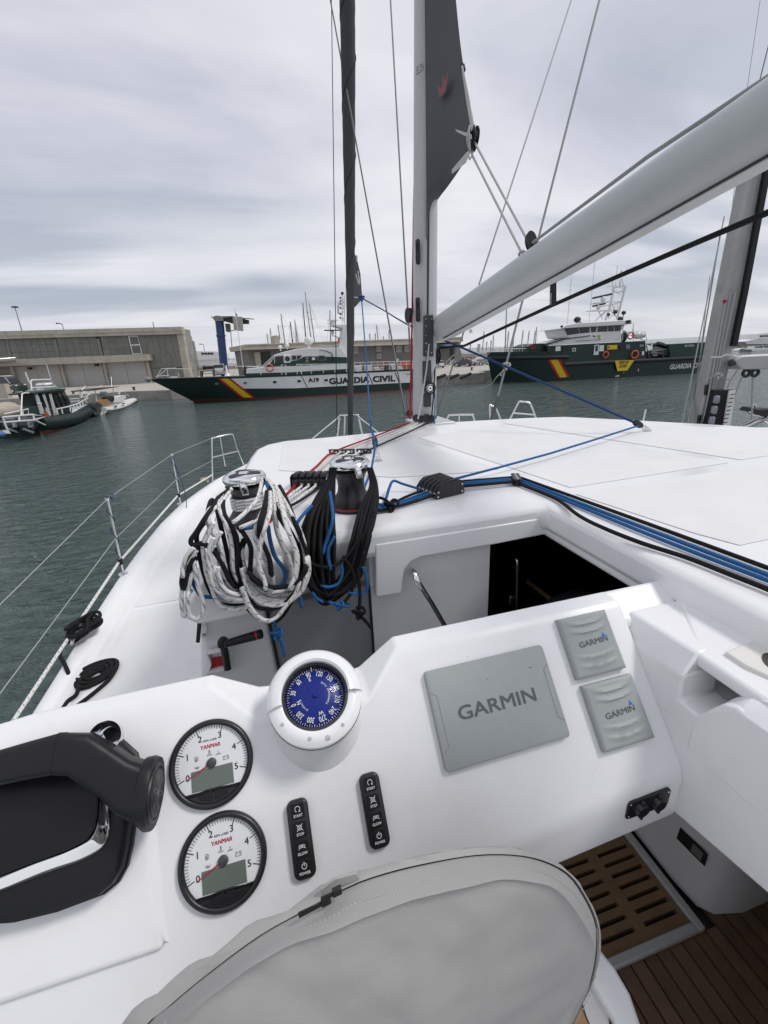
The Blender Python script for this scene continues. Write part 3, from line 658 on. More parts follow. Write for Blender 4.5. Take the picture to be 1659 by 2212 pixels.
# ---- start / stop switch strips
def make_switch(c, label):
    M = GM(c); t = thing('switch_strip', label, 'switch panel', M.translation, 'engine start switch strips')
    Wd, Ht = .0385, .122
    m = MB(); plate(m, M, rrect(Wd, Ht, .012, 5), .011, cham=.003); m.build('housing', BLK, t, smooth=50)
    for i, word in enumerate(('START', 'STOP', 'GLOW', 'POWER')):
        cy = .0435 - i * .029
        Mb = M @ Matrix.Translation((0, cy, 0))
        m = MB(); plate(m, Mb, rrect(.0235, .0245, .003, 3), .0018, z0=.0105); b = m.build('push_key', BLKM, t, bevel=.0006, seg=2)
        m = MB(); text_m(m, word, Mb, 0, -.0068, .0042, bold=.01, lift=.0127, wf=.92)
        z = .0127
        S = lambda pts: [(x * .001, y * .001 + .0035) for x, y in pts]
        if word == 'START':
            line2(m, Mb, S(arc2(0, 0, 4.4, -55, 235, 16)), .0011, z); poly2(m, Mb, S([(2.6, -5.2), (5.4, -4.2), (2.0, -2.2)]), z)
        elif word == 'STOP':
            line2(m, Mb, S(arc2(0, 0, 3.6, 0, 360, 16)), .0009, z); line2(m, Mb, S([(-5, -5), (5, 5)]), .0009, z); line2(m, Mb, S([(-5, 5), (5, -5)]), .0009, z)
        elif word == 'GLOW':
            for k in (-1, 0, 1): line2(m, Mb, S(arc2(k * 3, .6, 2.1, -150, 200, 12)), .0009, z)
            line2(m, Mb, S([(-6, -3.4), (-3.4, -1.2)]), .0009, z); line2(m, Mb, S([(6, -3.4), (3.4, -1.2)]), .0009, z)
        else:
            line2(m, Mb, S(arc2(0, 0, 4.2, 125, 415, 16)), .0011, z); line2(m, Mb, S([(0, 5.6), (0, .4)]), .0011, z)
        m.build('key_print', WINK, b, smooth=0)
    return t
make_switch((650.5, 1808), 'black four key engine switch strip nearer the rev counters')
make_switch((807.5, 1747), 'black four key engine switch strip nearer the large grey cover')
# ---- grey instrument covers
def make_big_cover():
    q = [PP(x, y, .012) for x, y in ((921, 1452), (1168, 1391), (1228, 1592), (969, 1670))]
    c = sum(q, Vector()) / 4; M = frame(c - PNV * .012, PEX, PUP)
    t = thing('plotter_cover', 'large pale grey cover over the chart plotter, lettered GARMIN', 'instrument cover', M.translation)
    w, h = .281, .190
    m = MB(); plate(m, M, rrect(w, h, .008, 5), .013, cham=.003); m.build('cover_shell', GREYC, t, smooth=40)
    for sx in (-1, 1):                                    # finger recesses down both edges
        m = MB(); xe = w / 2 - .003
        out = [(sx * xe, .052), (sx * (xe - .012), .044), (sx * (xe - .0125), -.052), (sx * xe, -.062)]
        line2(m, M, out, .0012, .0134); m.build('finger_groove', mat('cover_groove', (.22, .235, .23), .6), t, smooth=0)
    m = MB(); Mi = M.inverted()
    o = PP(994, 1557, .0134); R = PP(1160, 1513, .0134) - o
    put_text(m, 'GARMIN', o, R, PUP * .0262, bold=.014); m.build('lettering', GREYT, t, smooth=0)
    m = MB()
    for (x, y), s in (((1142, 1443), 1), ((1051, 1468), .6), ((1165, 1510), .5)):
        p = PP(x, y, .0135); m.add([p, p + PEX * .007 * s, p + PEX * .006 * s + PUP * .0016 * s, p + PEX * .001 * s + PUP * .001], [(0, 1, 2, 3)])
    m.build('scuff_mark', mat('scuff', (.10, .10, .09), .8), t, smooth=0, kind='stuff')
make_big_cover()
m = MB(); rk = random.Random(5)
for x, y in ((1003, 1738), (986, 1742), (708, 1345 + 130), (1700 / 1.08 - 560, 1775), (905, 1700), (1130, 1660), (1340, 1650), (560, 1700), (600, 1560), (1010, 1420), (760, 1880), (1180, 1700)):
    p = PP(x, y, .0006); a = rk.uniform(0, 3); s_ = rk.uniform(.0012, .003); m.add([p, p + PEX * s_ * math.cos(a) + PUP * s_ * math.sin(a), p + PEX * s_ * .6 * math.cos(a + .5) + PUP * s_ * .9 * math.sin(a + .5)], [(0, 1, 2)])
m.build('scuff_mark', mat('scuff', ()), cat, smooth=0, kind='stuff')
def make_small_cover(px, tx, tri, label):
    q = [PP(x, y, .012) for x, y in px]; c = sum(q, Vector()) / 4; M = frame(c - PNV * .012, PEX, PUP)
    t = thing('display_cover', label, 'instrument cover', M.translation, 'small grey display covers')
    w, h, n = .128, .133, 44
    m = MB(); g = []
    for j in range(n + 1):
        for i in range(n + 1):
            x = -w / 2 + w * i / n; y = -h / 2 + h * j / n
            e = min(w / 2 - abs(x), h / 2 - abs(y)); z = .0165 - .004 * max(0, 1 - e / .006) ** 2
            for yc, dirn in ((.046, 1), (.028, 1), (-.024, -1), (-.044, -1)):
                k = yc + .006 * (1 - (x / .045) ** 2) * -1 + .004
                d = (y - k) * dirn
                if abs(x) < .053 and -.0105 < d < .0105:
                    env = (1 - (x / .053) ** 2)
                    z += (.0050 * (1 - d / .0105) if d > 0 else .0050 * max(0, 1 + d / .0025)) * env
            g.append(M @ Vector((x, y, z)))
    fs = [(j * (n + 1) + i, j * (n + 1) + i + 1, (j + 1) * (n + 1) + i + 1, (j + 1) * (n + 1) + i) for j in range(n) for i in range(n)]
    m.add(g, fs)
    ob = [i for i in range(n + 1)] + [(j) * (n + 1) + n for j in range(1, n + 1)] + [n * (n + 1) + i for i in range(n - 1, -1, -1)] + [j * (n + 1) for j in range(n - 1, 0, -1)]
    ring = [g[i] for i in ob]; k = len(ring)
    low = [M @ Vector(((M.inverted() @ p).x, (M.inverted() @ p).y, 0)) for p in ring]
    m.add(ring + low, [(i, (i + 1) % k, k + (i + 1) % k, k + i) for i in range(k)])
    m.build('cover_shell', GREYC, t, smooth=50)
    m = MB(); o = PP(tx[0][0], tx[0][1], .0172); R = PP(tx[1][0], tx[1][1], .0172) - o
    put_text(m, 'GARMIN', o, R, PUP * .0118, bold=.014); m.build('lettering', GREYT, t, smooth=0)
    m = MB(); p = PP(tri[0], tri[1], .0172); m.add([p - PEX * .005 - PUP * .004, p + PEX * .005 - PUP * .004, p + PUP * .006], [(0, 1, 2)]); m.build('blue_triangle', BLUE, t, smooth=0)
    return t
make_small_cover([(1200, 1346), (1302, 1315), (1356, 1438), (1252, 1468)], [(1254, 1400), (1314, 1383)], (1303, 1371), 'small grey ribbed display cover lettered GARMIN, forward of its twin')
make_small_cover([(1254, 1483), (1358, 1452), (1418, 1594), (1310, 1628)], [(1311, 1555), (1373, 1534)], (1361.5, 1518), 'small grey ribbed display cover lettered GARMIN, just above the power socket')
# ---- compass
def make_compass():
    t = thing('compass', 'blue dial steering compass in a round white housing with a hood', 'compass', CM.translation)
    Rb = .0885
    MB().lathe([(.060, -.004), (.062, .008), (.068, .0105), (.080, .007), (Rb, .0), (Rb, -.016), (.080, -.016)], CM, 64).build('housing', GELS, t, smooth=40)
    MB().lathe([(Rb - .003, -.016), (Rb + .0008, -.016), (Rb + .0008, -.0185), (.078, -.0185)], CM, 64).build('gasket', BLK, t)
    hood = MB(); a0, a1 = math.radians(-6), math.radians(186)
    hood.lathe([(.0615, .004), (.0620, .017), (.066, .0205), (.076, .018), (.0850, .010), (Rb + .0018, .0), (Rb + .0022, -.012), (.082, -.012)], CM, 48, a0=a0, a1=a1)
    for a in (a0, a1):
        hood.add([CM @ Vector((r * math.cos(a), r * math.sin(a), z)) for r, z in [(.0615, .004), (.0620, .017), (.066, .0205), (.076, .018), (.0850, .010), (Rb + .0018, .0), (Rb + .0022, -.012), (.082, -.012)]], [tuple(range(8))])
    hood.build('hood', GELS, t, smooth=40)
    MB().lathe([(.062, .009), (.0575, .0095), (.0555, .004), (.0555, -.01)], CM, 56).build('inner_ring', mat('ring_smoke', (.03, .033, .03), .25), t, smooth=50)
    dm = mat('compass_blue', (.009, .021, .19), .35, coat=.0, spec=.2)
    MB().lathe([(.0, .0035), (.012, .0034), (.030, .002), (.046, -.003), (.0555, -.0085)], CM, 48).build('card', dm, t, smooth=80)
    def hz(r): return .0048 - .0092 * (r / .0535) ** 2
    m = MB()
    for i in range(72):
        a = math.radians(i * 5); r0, r1 = .0535, (.0485 if i % 2 == 0 else .0505)
        e = Vector((math.cos(a), math.sin(a))); q = Vector((-e.y, e.x)) * .0005
        m.add([CM @ Vector((p.x, p.y, hz(r) + .0006)) for p, r in ((e * r0 + q, r0), (e * r0 - q, r0), (e * r1 - q, r1), (e * r1 + q, r1))], [(0, 1, 2, 3)])
    m.build('card_marks', WINK, t, smooth=0)
    m = MB()
    for k in range(0, 360, 30):
        a = math.radians(90 + 100 - k); r = .0425
        text_m(m, str(k), CM, r * math.cos(a), r * math.sin(a), .0098, bold=.008, rot=a - math.pi / 2, wf=.66, lift=hz(r) + .0012)
    for k, w in ((0, 'N'), (90, 'E'), (180, 'S'), (270, 'W')):
        a = math.radians(90 + 100 - k); r = .0325; text_m(m, w, CM, r * math.cos(a), r * math.sin(a), .0062, bold=.01, rot=a - math.pi / 2, lift=hz(r) + .0012)
    for word, ac, r in (('POWERDAMP PLUS', 5, .0265), ('RITCHIE', 208, .0285)):
        n = len(word); st = 7.6
        for i, ch in enumerate(word):
            if ch == ' ': continue
            a = math.radians(ac + (i - (n - 1) / 2) * st); text_m(m, ch, CM, r * math.cos(a), r * math.sin(a), .0034, bold=.008, rot=a + math.pi / 2, lift=hz(r) + .001)
    m.build('card_lettering', WINK, t, smooth=0)
    MB().lathe([(.0, .0085), (.0035, .008), (.0048, .0055), (.005, .003)], CM, 20).build('pivot', dm, t, smooth=50)
    m = MB(); poly2(m, CM, [(-.0007, .0545), (.0007, .0545), (.0007, .046), (-.0007, .046)], .004); m.build('lubber_line', mat('yellow_line', (.55, .5, .2), .5), t, smooth=0)
    MB().lathe([(.0005, .022), (.015, .021), (.03, .0185), (.045, .0135), (.0555, .0085)], CM, 40).build('glass_dome', glassmat('dome_glass', ior=1.18), t, smooth=80)
    for a, r, s in ((-150, .0745, 1), (-106, .0745, 1), (-57, .0745, 1), (-8, .075, 1), (-82, .0775, 1.3)):
        a = math.radians(a); c = CM @ Vector((r * math.cos(a), r * math.sin(a), .0095 if r < .076 else .0088))
        MB().lathe([(.0002, .0012), (.0028 * s, .001), (.0036 * s, -.001)], frame(c, CE, CU), 12).build('screw', STEEL, t, smooth=50)
make_compass()
# ---- twin power socket on the console's front face
def make_socket():
    q = [P(x, y, Y=py(3.03) - .016) for x, y in ((1346, 1742), (1442, 1694), (1447, 1722), (1350, 1772))]
    c = sum(q, Vector()) / 4; M = frame(c, PEX, (0, 0, 1)); w = (q[1] - q[0]).length * .98; h = (q[3] - q[0]).length * 1.0
    t = thing('power_socket', 'black double power socket with capped outlets on the console front', 'socket', c)
    m = MB(); plate(m, M, rrect(w, h, .007, 4), .006, cham=.0015); m.build('socket_plate', BLK, t, smooth=45)
    for sx in (-1, 1):
        Mb = M @ Matrix.Translation((sx * w * .2, -.001, .006))
        m = MB().lathe([(.0, .011), (h * .27, .011), (h * .31, .008), (h * .33, 0)], Mb, 24); m.build('socket_cap', BLK, t, smooth=50)
        m = MB(); plate(m, Mb, [(-.004, h * .2), (.004, h * .2), (.004, h * .46), (-.004, h * .46)], .008); m.build('cap_hinge', BLK, t, bevel=.001)
        m = MB(); plate(m, Mb, [(-.003, -h * .5), (.003, -h * .5), (.003, -h * .2), (-.003, -h * .2)], .009); m.build('cap_tab', BLK, t, bevel=.001)
    for sx in (-1, 1):
        for sy in (-1, 1):
            Mb = M @ Matrix.Translation((sx * (w / 2 - .007), sy * (h / 2 - .007), .006)); MB().lathe([(.0, .001), (.002, .0008), (.0025, 0)], Mb, 10).build('screw', STEEL, t)
make_socket()
# ---- throttle control
dT = (A1 - A0).normalized(); nT = Vector((1, 0, 0)).cross(-dT).normalized()
if nT.z < 0: nT = -nT
def PT(x, y, h=0.0): return PN(x, y, A0 + nT * h, nT)
def make_throttle():
    t = thing('throttle_control', 'black twin engine throttle with a chrome trimmed body and a thick lever', 'throttle', PT(150, 1800))
    base = [(-60, 2010), (0, 1990), (40, 1987), (130, 1965), (232, 1927), (262, 1902), (280, 1868), (290, 1820), (297, 1770), (308, 1660), (300, 1625), (268, 1595), (225, 1580), (150, 1586), (-60, 1650)]
    lo = [PT(x, y, .002) for x, y in base]; c = sum(lo, Vector()) / len(lo)
    m = MB(); m.loft([lo, [p + nT * .010 for p in lo], [p + (c - p) * .03 + nT * .0125 for p in lo]]); m.build('base_plate', BLKM, t, smooth=40)
    sh = [p + (c - p) * .035 for p in lo]
    m = MB(); m.loft([[p + nT * .012 for p in sh], [p + (c - p) * .02 + nT * .03 for p in sh], [p + (c - p) * .12 + nT * .036 for p in sh]]); m.build('base_shroud', BLKM, t, smooth=50)
    face = [(-60, 1905), (0, 1893), (80, 1862), (150, 1836), (188, 1815), (205, 1790), (211, 1755), (214, 1705), (200, 1690), (120, 1668), (-60, 1690)]
    H = .062
    f = [PT(x, y, H) for x, y in face]; cf = sum(f, Vector()) / len(f)
    m = MB(); m.loft([[p + (p - cf) * .04 - nT * .032 for p in f], f, [p + (cf - p) * .04 + nT * .0015 for p in f]]); m.build('body', mat('black_satin', (.007, .007, .009), .34, var=.1, vscale=10, spec=.3), t, smooth=30)
    # chrome strip round the right and lower rim
    tr_ = [(217, 1712), (214, 1755), (208, 1790), (191, 1816), (151, 1838), (80, 1864), (0, 1895), (-60, 1912)]
    ou_ = [(239, 1722), (238, 1770), (234, 1804), (216, 1835), (168, 1862), (92, 1889), (0, 1925), (-60, 1944)]
    a = spline([PT(x, y, H + .001) for x, y in tr_], 5); b = spline([PT(x, y, H - .018) for x, y in ou_], 5)
    m = MB(); m.loft([a, [p + (q - p) * .15 + nT * .0012 for p, q in zip(a, b)], [p + (q - p) * .85 + nT * .002 for p, q in zip(a, b)], b], closed=False); m.build('chrome_trim', CHROME, t, smooth=60)
    m = MB(); p = PT(150, 1590, .03); m.lathe([(.0, .014), (.010, .014), (.016, .012), (.022, .004), (.026, -.02)], frame(PT(236, 1592, .055), (1, 0, 0), dT), 28); m.build('chrome_pivot', CHROME, t, smooth=50)
    # lever: rounded bar that turns forward into the fat grip
    path = [(-90, 1682, .100), (-10, 1661, .106), (70, 1641, .110), (130, 1627, .112), (176, 1628, .108), (212, 1650, .098), (252, 1676, .088), (286, 1697, .080), (312, 1707, .076), (326, 1711, .074), (336, 1712, .073)]
    dims = [(.046, .042), (.048, .042), (.053, .044), (.058, .046), (.060, .048), (.060, .050), (.060, .052), (.072, .062), (.096, .084), (.106, .092), (.103, .090)]
    pts = [PT(x, y, h) for x, y, h in path]; secs = []
    for i, p in enumerate(pts):
        tg = (pts[min(i + 1, len(pts) - 1)] - pts[max(i - 1, 0)]).normalized()
        if i >= 8: tg = Vector((.95, -.07, -.10)).normalized()
        s_ = nT.cross(tg).normalized(); u_ = tg.cross(s_)
        w_, h_ = dims[i]
        secs.append([p + s_ * x + u_ * y for x, y in rrect(w_, h_, min(w_, h_) * (.22 if i < 8 else .42), 4)])
    m = MB(); m.loft(secs); lv = m.build('lever', BLKM, t, smooth=50)
    for i0 in (3, 5):
        m = MB(); q = [p + (p - pts[i0]) * .012 for p in secs[i0]]; m.tube(q, .0004, 4, closed=True); m.build('seam', BLKG, lv)
    e = pts[-1]; tg = Vector((.95, -.07, -.10)).normalized(); Me = frame(e, tg.cross(nT).cross(tg) * -1, tg.cross(nT)); 
    ez = tg; ex = nT.cross(ez).normalized(); ey = ez.cross(ex); Me = Matrix(((ex.x, ey.x, ez.x, e.x), (ex.y, ey.y, ez.y, e.y), (ex.z, ey.z, ez.z, e.z), (0, 0, 0, 1)))
    MB().lathe([(.0, .0035), (.034, .0032), (.0365, .0010), (.0385, .003), (.042, .0025), (.044, -.002)], Me, 36).build('grip_cap', BLK, t, smooth=40)
    m = MB()
    for k in range(6):
        a = 2 * math.pi * k / 6 + .3; line2(m, Me, [(0, 0), (.015 * math.cos(a - .25), .015 * math.sin(a - .25)), (.026 * math.cos(a), .026 * math.sin(a)), (.015 * math.cos(a + .25), .015 * math.sin(a + .25)), (0, 0)], .0006, .0042)
    m.build('flower_emblem', mat('emblem_grey', (.4, .41, .42), .4), t, smooth=0)
make_throttle()
# ---- wheel under its canvas cover
from mathutils import noise
def make_wheel():
    a = .21; wn = Vector((0, -math.cos(a), math.sin(a))); wo = Vector((0, .252, 2.93))
    t = thing('steering_wheel_cover', 'pale grey zipped canvas cover over the steering wheel', 'wheel cover', wo)
    def PW(p, off): return PN(p[0], p[1], wo + wn * off, wn)
    flap = [(255, 2216), (350, 2137), (444, 2062), (545, 1993), (677, 1933), (745, 1900), (815, 1880), (903, 1854), (1016, 1836), (1091, 1840), (1173, 1856), (1217, 1880), (1254, 1925), (1279, 1977), (1289, 2018), (1286, 2074), (1273, 2125), (1248, 2175)]
    zipl = [(310, 2222), (372, 2168), (431, 2118), (557, 2024), (651, 1971), (746, 1920), (808, 1895), (903, 1870), (1028, 1848), (1123, 1849), (1186, 1866), (1228, 1892), (1256, 1930), (1280, 1978), (1288, 2018), (1285, 2074), (1272, 2125), (1246, 2178)]
    crease = [(375, 2222), (430, 2168), (482, 2131), (557, 2074), (664, 2024), (777, 1980), (850, 1952), (903, 1934), (1028, 1899), (1123, 1896), (1180, 1910), (1216, 1935), (1244, 1968), (1265, 2005), (1277, 2040), (1276, 2085), (1262, 2135), (1236, 2185)]
    tail = [(1185, 2290), (1060, 2400), (850, 2470), (620, 2470), (430, 2400), (330, 2310)]
    tz = [(1190, 2290), (1065, 2410), (850, 2485), (610, 2485), (400, 2410), (290, 2310)]
    N_ = 96
    def resamp(pts, off):
        s = spline([PW(p, off) for p in pts], 10, True); L_ = [0]
        for p, q in zip(s, s[1:] + s[:1]): L_.append(L_[-1] + (q - p).length)
        out = []; j = 0
        for i in range(N_):
            d = L_[-1] * i / N_
            while L_[j + 1] < d: j += 1
            f = (d - L_[j]) / max(1e-9, L_[j + 1] - L_[j]); out.append(s[j].lerp(s[(j + 1) % len(s)], f))
        return out
    F_, Z_, C_ = resamp(flap + tz, -.052), resamp(zipl + tz, -.036), resamp(crease + tail, .018)
    def wob(p, k, sc): return p + wn * noise.noise(p * sc) * k + Vector((noise.noise(p * sc + Vector((5, 1, 2))), 0, noise.noise(p * sc + Vector((1, 9, 2))))) * k * .5
    mid = [Z_[i].lerp(C_[i], .5) + wn * .004 for i in range(N_)]
    cen = sum(C_, Vector()) / N_
    rings = [Z_, [wob(p, .005, 22) for p in mid], [wob(Z_[i].lerp(C_[i], .93), .006, 16) + wn * .0005 for i in range(N_)], [wob(C_[i], .006, 16) + wn * .003 for i in range(N_)], [wob(C_[i].lerp(cen, .02), .006, 16) + wn * .0005 for i in range(N_)]]
    for f in (.06, .1, .15, .2, .26, .32, .39, .46, .54, .62, .7, .8, .9):
        rings.append([wob(C_[i].lerp(cen, f) + wn * (-.001 + .020 * math.sin(min(1, f * 1.6) * math.pi / 2)) + wn * (.006 * noise.noise(C_[i].lerp(cen, f) * 14) + .003 * noise.noise(C_[i].lerp(cen, f) * 33)), .014 * min(1, .3 + f * 2), 5.5) for i in range(N_)])
    m = MB(); rings.append([C_[i].lerp(cen, .985) + wn * .02 for i in range(N_)]); m.loft(rings, closed=True, cap=False); m.build('front_panel', CANVAS, t, smooth=75)
    m = MB(); fl = [[wob(F_[i], .010, 26) for i in range(N_)], [wob(F_[i].lerp(Z_[i], .5) + (F_[i] - cen).normalized() * .007, .010, 24) for i in range(N_)], [Z_[i] + (Z_[i] - cen).normalized() * .0035 + wn * .003 for i in range(N_)], [Z_[i] + (Z_[i] - cen).normalized() * .0030 - wn * .008 for i in range(N_)]]
    m.loft(fl, closed=True, cap=False); m.build('back_panel', CANVAS, t, smooth=75)
    m = MB(); m.tube([p + (p - cen).normalized() * .0002 for p in Z_], .0015, 6, closed=True); m.build('zip', BLKM, t)
    m = MB(); st = [wob(Z_[i].lerp(C_[i], .42) + wn * .004, .004, 22) for i in range(N_)]
    for i in range(N_):
        p, q = st[i], st[(i + 1) % N_]
        for k in range(3):
            u, v = p.lerp(q, k / 3 + .05), p.lerp(q, k / 3 + .24); m.tube([u + wn * .004 + Vector((0, 0, .002)), v + wn * .004 + Vector((0, 0, .002))], .0006, 4)
    m.build('stitching', mat('thread', (.47, .46, .44), .8), t, kind='stuff')
    # zip sliders and the loose tongue of canvas
    for zx, zy, L_ in ((728, 1925, .020), (704, 1946, .034)):
        p = PW((zx, zy), -.020); d = (PW((zx - 60, zy + 30), -.016) - p).normalized()
        m = MB(); m.box(p, (.012, .010, .006), M=Matrix((d, wn.cross(d), wn)).transposed()); sl = m.build('zip_slider', BLK, t, bevel=.0015)
        m = MB(); m.prism([p + d * .006 + wn.cross(d) * .003, p + d * .006 - wn.cross(d) * .003, p + d * L_ - wn.cross(d) * .004, p + d * L_ + wn.cross(d) * .004], wn * .0018); m.build('pull_tab', BLK, sl, bevel=.0006)
    q = [PW(p, -.040) for p in ((770, 1880), (776, 1895), (740, 1907), (700, 1930), (690, 1918), (722, 1893))]
    m = MB(); m.prism(q, wn * .004); m.build('canvas_tongue', CANVAS, t, bevel=.0012)
    # the wheel itself: rim, spokes and hub inside the cover
    m = MB(); ring = [C_[i].lerp(cen, .2) - wn * .035 for i in range(N_)]; m.tube(ring, .012, 8, closed=True); m.build('rim', STEEL, t)
    m = MB(); m.lathe([(.0, 0), (.05, 0), (.05, -.06), (.03, -.10), (.0, -.10)], frame(cen - wn * .05, (1, 0, 0), wn.cross(Vector((1, 0, 0)))), 20); m.build('hub', BLK, t)
make_wheel()
# ---------------------------------------------------------------- deck gear
def Z5(x, y): return (329.2 + x * .3307, 877.8 + y * .3307)
def Z6(x, y): return (768 + x * .537, 877.8 + y * .537)
RT = RZ + .003
def make_winch(x, y, z0, ang, label):
    t = thing('winch', label, 'winch', (x, y, z0), 'self tailing winches on the coachroof')
    M = Matrix.Translation((x, y, z0))
    MB().lathe([(.0, 0), (.082, 0), (.083, .012), (.080, .03)], M, 40).build('base', BLK, t, smooth=40)
    MB().lathe([(.0805, .0302), (.081, .032), (.081, .035), (.080, .0368)], M, 40).build('red_ring', RED, t)
    MB().lathe([(.080, .037), (.078, .048), (.066, .066), (.054, .085), (.050, .105), (.050, .125), (.055, .145), (.063, .160), (.069, .166), (.069, .171), (.05, .1715)], M, 40).build('drum', BLK, t, smooth=50)
    MB().lathe([(.05, .1715), (.05, .178), (.068, .179), (.071, .183)], M, 40).build('jaw', BLKG, t, smooth=40)
    MB().lathe([(.071, .183), (.074, .190), (.073, .199), (.066, .206), (.052, .210), (.0, .2105)], M, 48).build('cap', CHROME, t, smooth=50)
    m = MB()                                              # black inlay with three lobes
    pts = []
    for i in range(48):
        a = 2 * math.pi * i / 48; r = .044 + .016 * math.cos(3 * (a + ang)); pts.append((r * math.cos(a), r * math.sin(a)))
    hz = lambda r: .2112 - max(0, (r - .05)) * .15
    m.add([M @ Vector((px, py_, hz(math.hypot(px, py_)))) for px, py_ in pts] + [M @ Vector((0, 0, .2118))], [(i, (i + 1) % 48, 48) for i in range(48)]); m.build('cap_inlay', BLKM, t, smooth=60)
    MB().lathe([(.0, .2145), (.010, .2145), (.017, .2135), (.0185, .211)], M, 24).build('handle_socket', CHROME, t, smooth=50)
    m = MB(); ca, sa = math.cos(ang - 1.75), math.sin(ang - 1.75); Mr = M @ Matrix.Rotation(ang - 1.9, 4, 'Z')
    m.prism([Mr @ Vector(p) for p in ((.055, -.016, .205), (.078, -.012, .198), (.084, -.010, .17), (.082, -.008, .152), (.072, -.008, .152), (.070, -.014, .185))], Mr.to_3x3() @ Vector((0, .022, 0))); m.build('feeder_arm', CHROME, t, bevel=.004, seg=3)
    return t
make_winch(-.112, 1.535, 3.325, .3, 'chrome topped black winch draped with white and black rope')
make_winch(.262, 1.535, 3.335, .55, 'chrome topped black winch hung with a thick black rope coil')
# ---- coils hanging from the winches
def coil_pts(tr, yf, ytop=1.435, y0=470, y1=760, j=0.0):
    out = []
    for x, y in tr:
        f = min(1, max(0, (y - y0) / (y1 - y0))); f = f * f * (3 - 2 * f)
        v = Z5(x + random.uniform(-j, j), y + random.uniform(-j, j)); out.append(P(v[0], v[1], Y=ytop + (yf - ytop) * f))
    if tr[-1][1] > 700: out.append(out[-1] + Vector((0, .035, -.012)))
    return out
RR = .0062
def coil(name, traces, m, label, cat, yf0, dy, jit=0, extra=0, ytop=1.435, group=None):
    mb = MB(); k = 0
    for tr in traces:
        mb.tube(spline(coil_pts(tr, yf0 - dy * k, ytop), 7), RR, 8)
        for e in range(extra):
            ox, oy = random.uniform(-16, 16), random.uniform(-12, 10)
            mb.tube(spline(coil_pts([(x + ox * min(1, max(0, (y - 480) / 200)), y + oy * min(1, max(0, (y - 480) / 200))) for x, y in tr], yf0 - dy * k + .011, ytop), 7), RR, 8)
        k += 1
    return tag(mb.build(name, m, None, smooth=70), label, cat, group)
Wt = [[(735, 470), (800, 520), (850, 590), (905, 700), (960, 800), (1000, 920), (1010, 1040), (1000, 1130), (950, 1200), (870, 1230), (780, 1235), (690, 1195), (620, 1110), (590, 1010), (585, 930)],
      [(760, 480), (790, 560), (800, 680), (815, 800), (850, 900), (890, 980), (915, 1080), (910, 1150), (870, 1200), (760, 1215)],
      [(520, 540), (470, 560), (430, 600), (440, 680), (480, 760), (510, 860), (525, 960), (530, 1060), (560, 1140)],
      [(500, 560), (440, 640), (390, 680), (365, 730), (385, 800), (430, 880), (455, 960), (450, 1040), (480, 1120), (540, 1190)],
      [(400, 760), (345, 870), (330, 920), (340, 1010), (355, 1100), (385, 1180), (410, 1250), (460, 1310), (530, 1325), (620, 1310), (700, 1250)],
      [(450, 820), (400, 900), (380, 960), (385, 1050), (400, 1130), (430, 1200), (500, 1250), (580, 1265), (650, 1250)],
      [(585, 1060), (620, 1170), (680, 1240), (760, 1275), (850, 1275), (930, 1240), (985, 1170), (1010, 1090), (1005, 1000)],
      [(600, 1130), (640, 1220), (700, 1275), (780, 1300), (860, 1290), (930, 1250), (980, 1190), (1000, 1100)],
      [(590, 1180), (630, 1290), (690, 1370), (760, 1400), (820, 1370), (860, 1320), (930, 1230), (960, 1150)],
      [(770, 560), (770, 680), (740, 780), (715, 860), (700, 960), (700, 1050), (730, 1130), (745, 1190)],
      [(820, 560), (850, 680), (880, 800), (920, 900), (940, 980), (930, 1100), (900, 1180)]]
Bt = [[(500, 480), (540, 487), (600, 492), (650, 495), (700, 480)], [(715, 480), (700, 560), (670, 630), (610, 690), (560, 735), (530, 755)],
      [(745, 600), (720, 680), (680, 770), (670, 850), (700, 930), (740, 1010), (780, 1090), (790, 1160), (770, 1195)],
      [(700, 740), (640, 765), (580, 790)],
      [(290, 940), (240, 1010), (215, 1080), (195, 1180), (190, 1270), (200, 1360), (212, 1362), (225, 1300), (235, 1190), (260, 1090)], [(270, 1010), (285, 1090), (300, 1180), (330, 1260), (330, 1330), (300, 1385), (250, 1370), (230, 1310), (235, 1220)],
      [(270, 925), (225, 975), (200, 1050), (200, 1110)], [(400, 860), (375, 920), (365, 1000), (380, 1100), (410, 1180), (450, 1225), (520, 1250), (590, 1262)], [(430, 1050), (440, 1130), (480, 1200), (560, 1230)]]
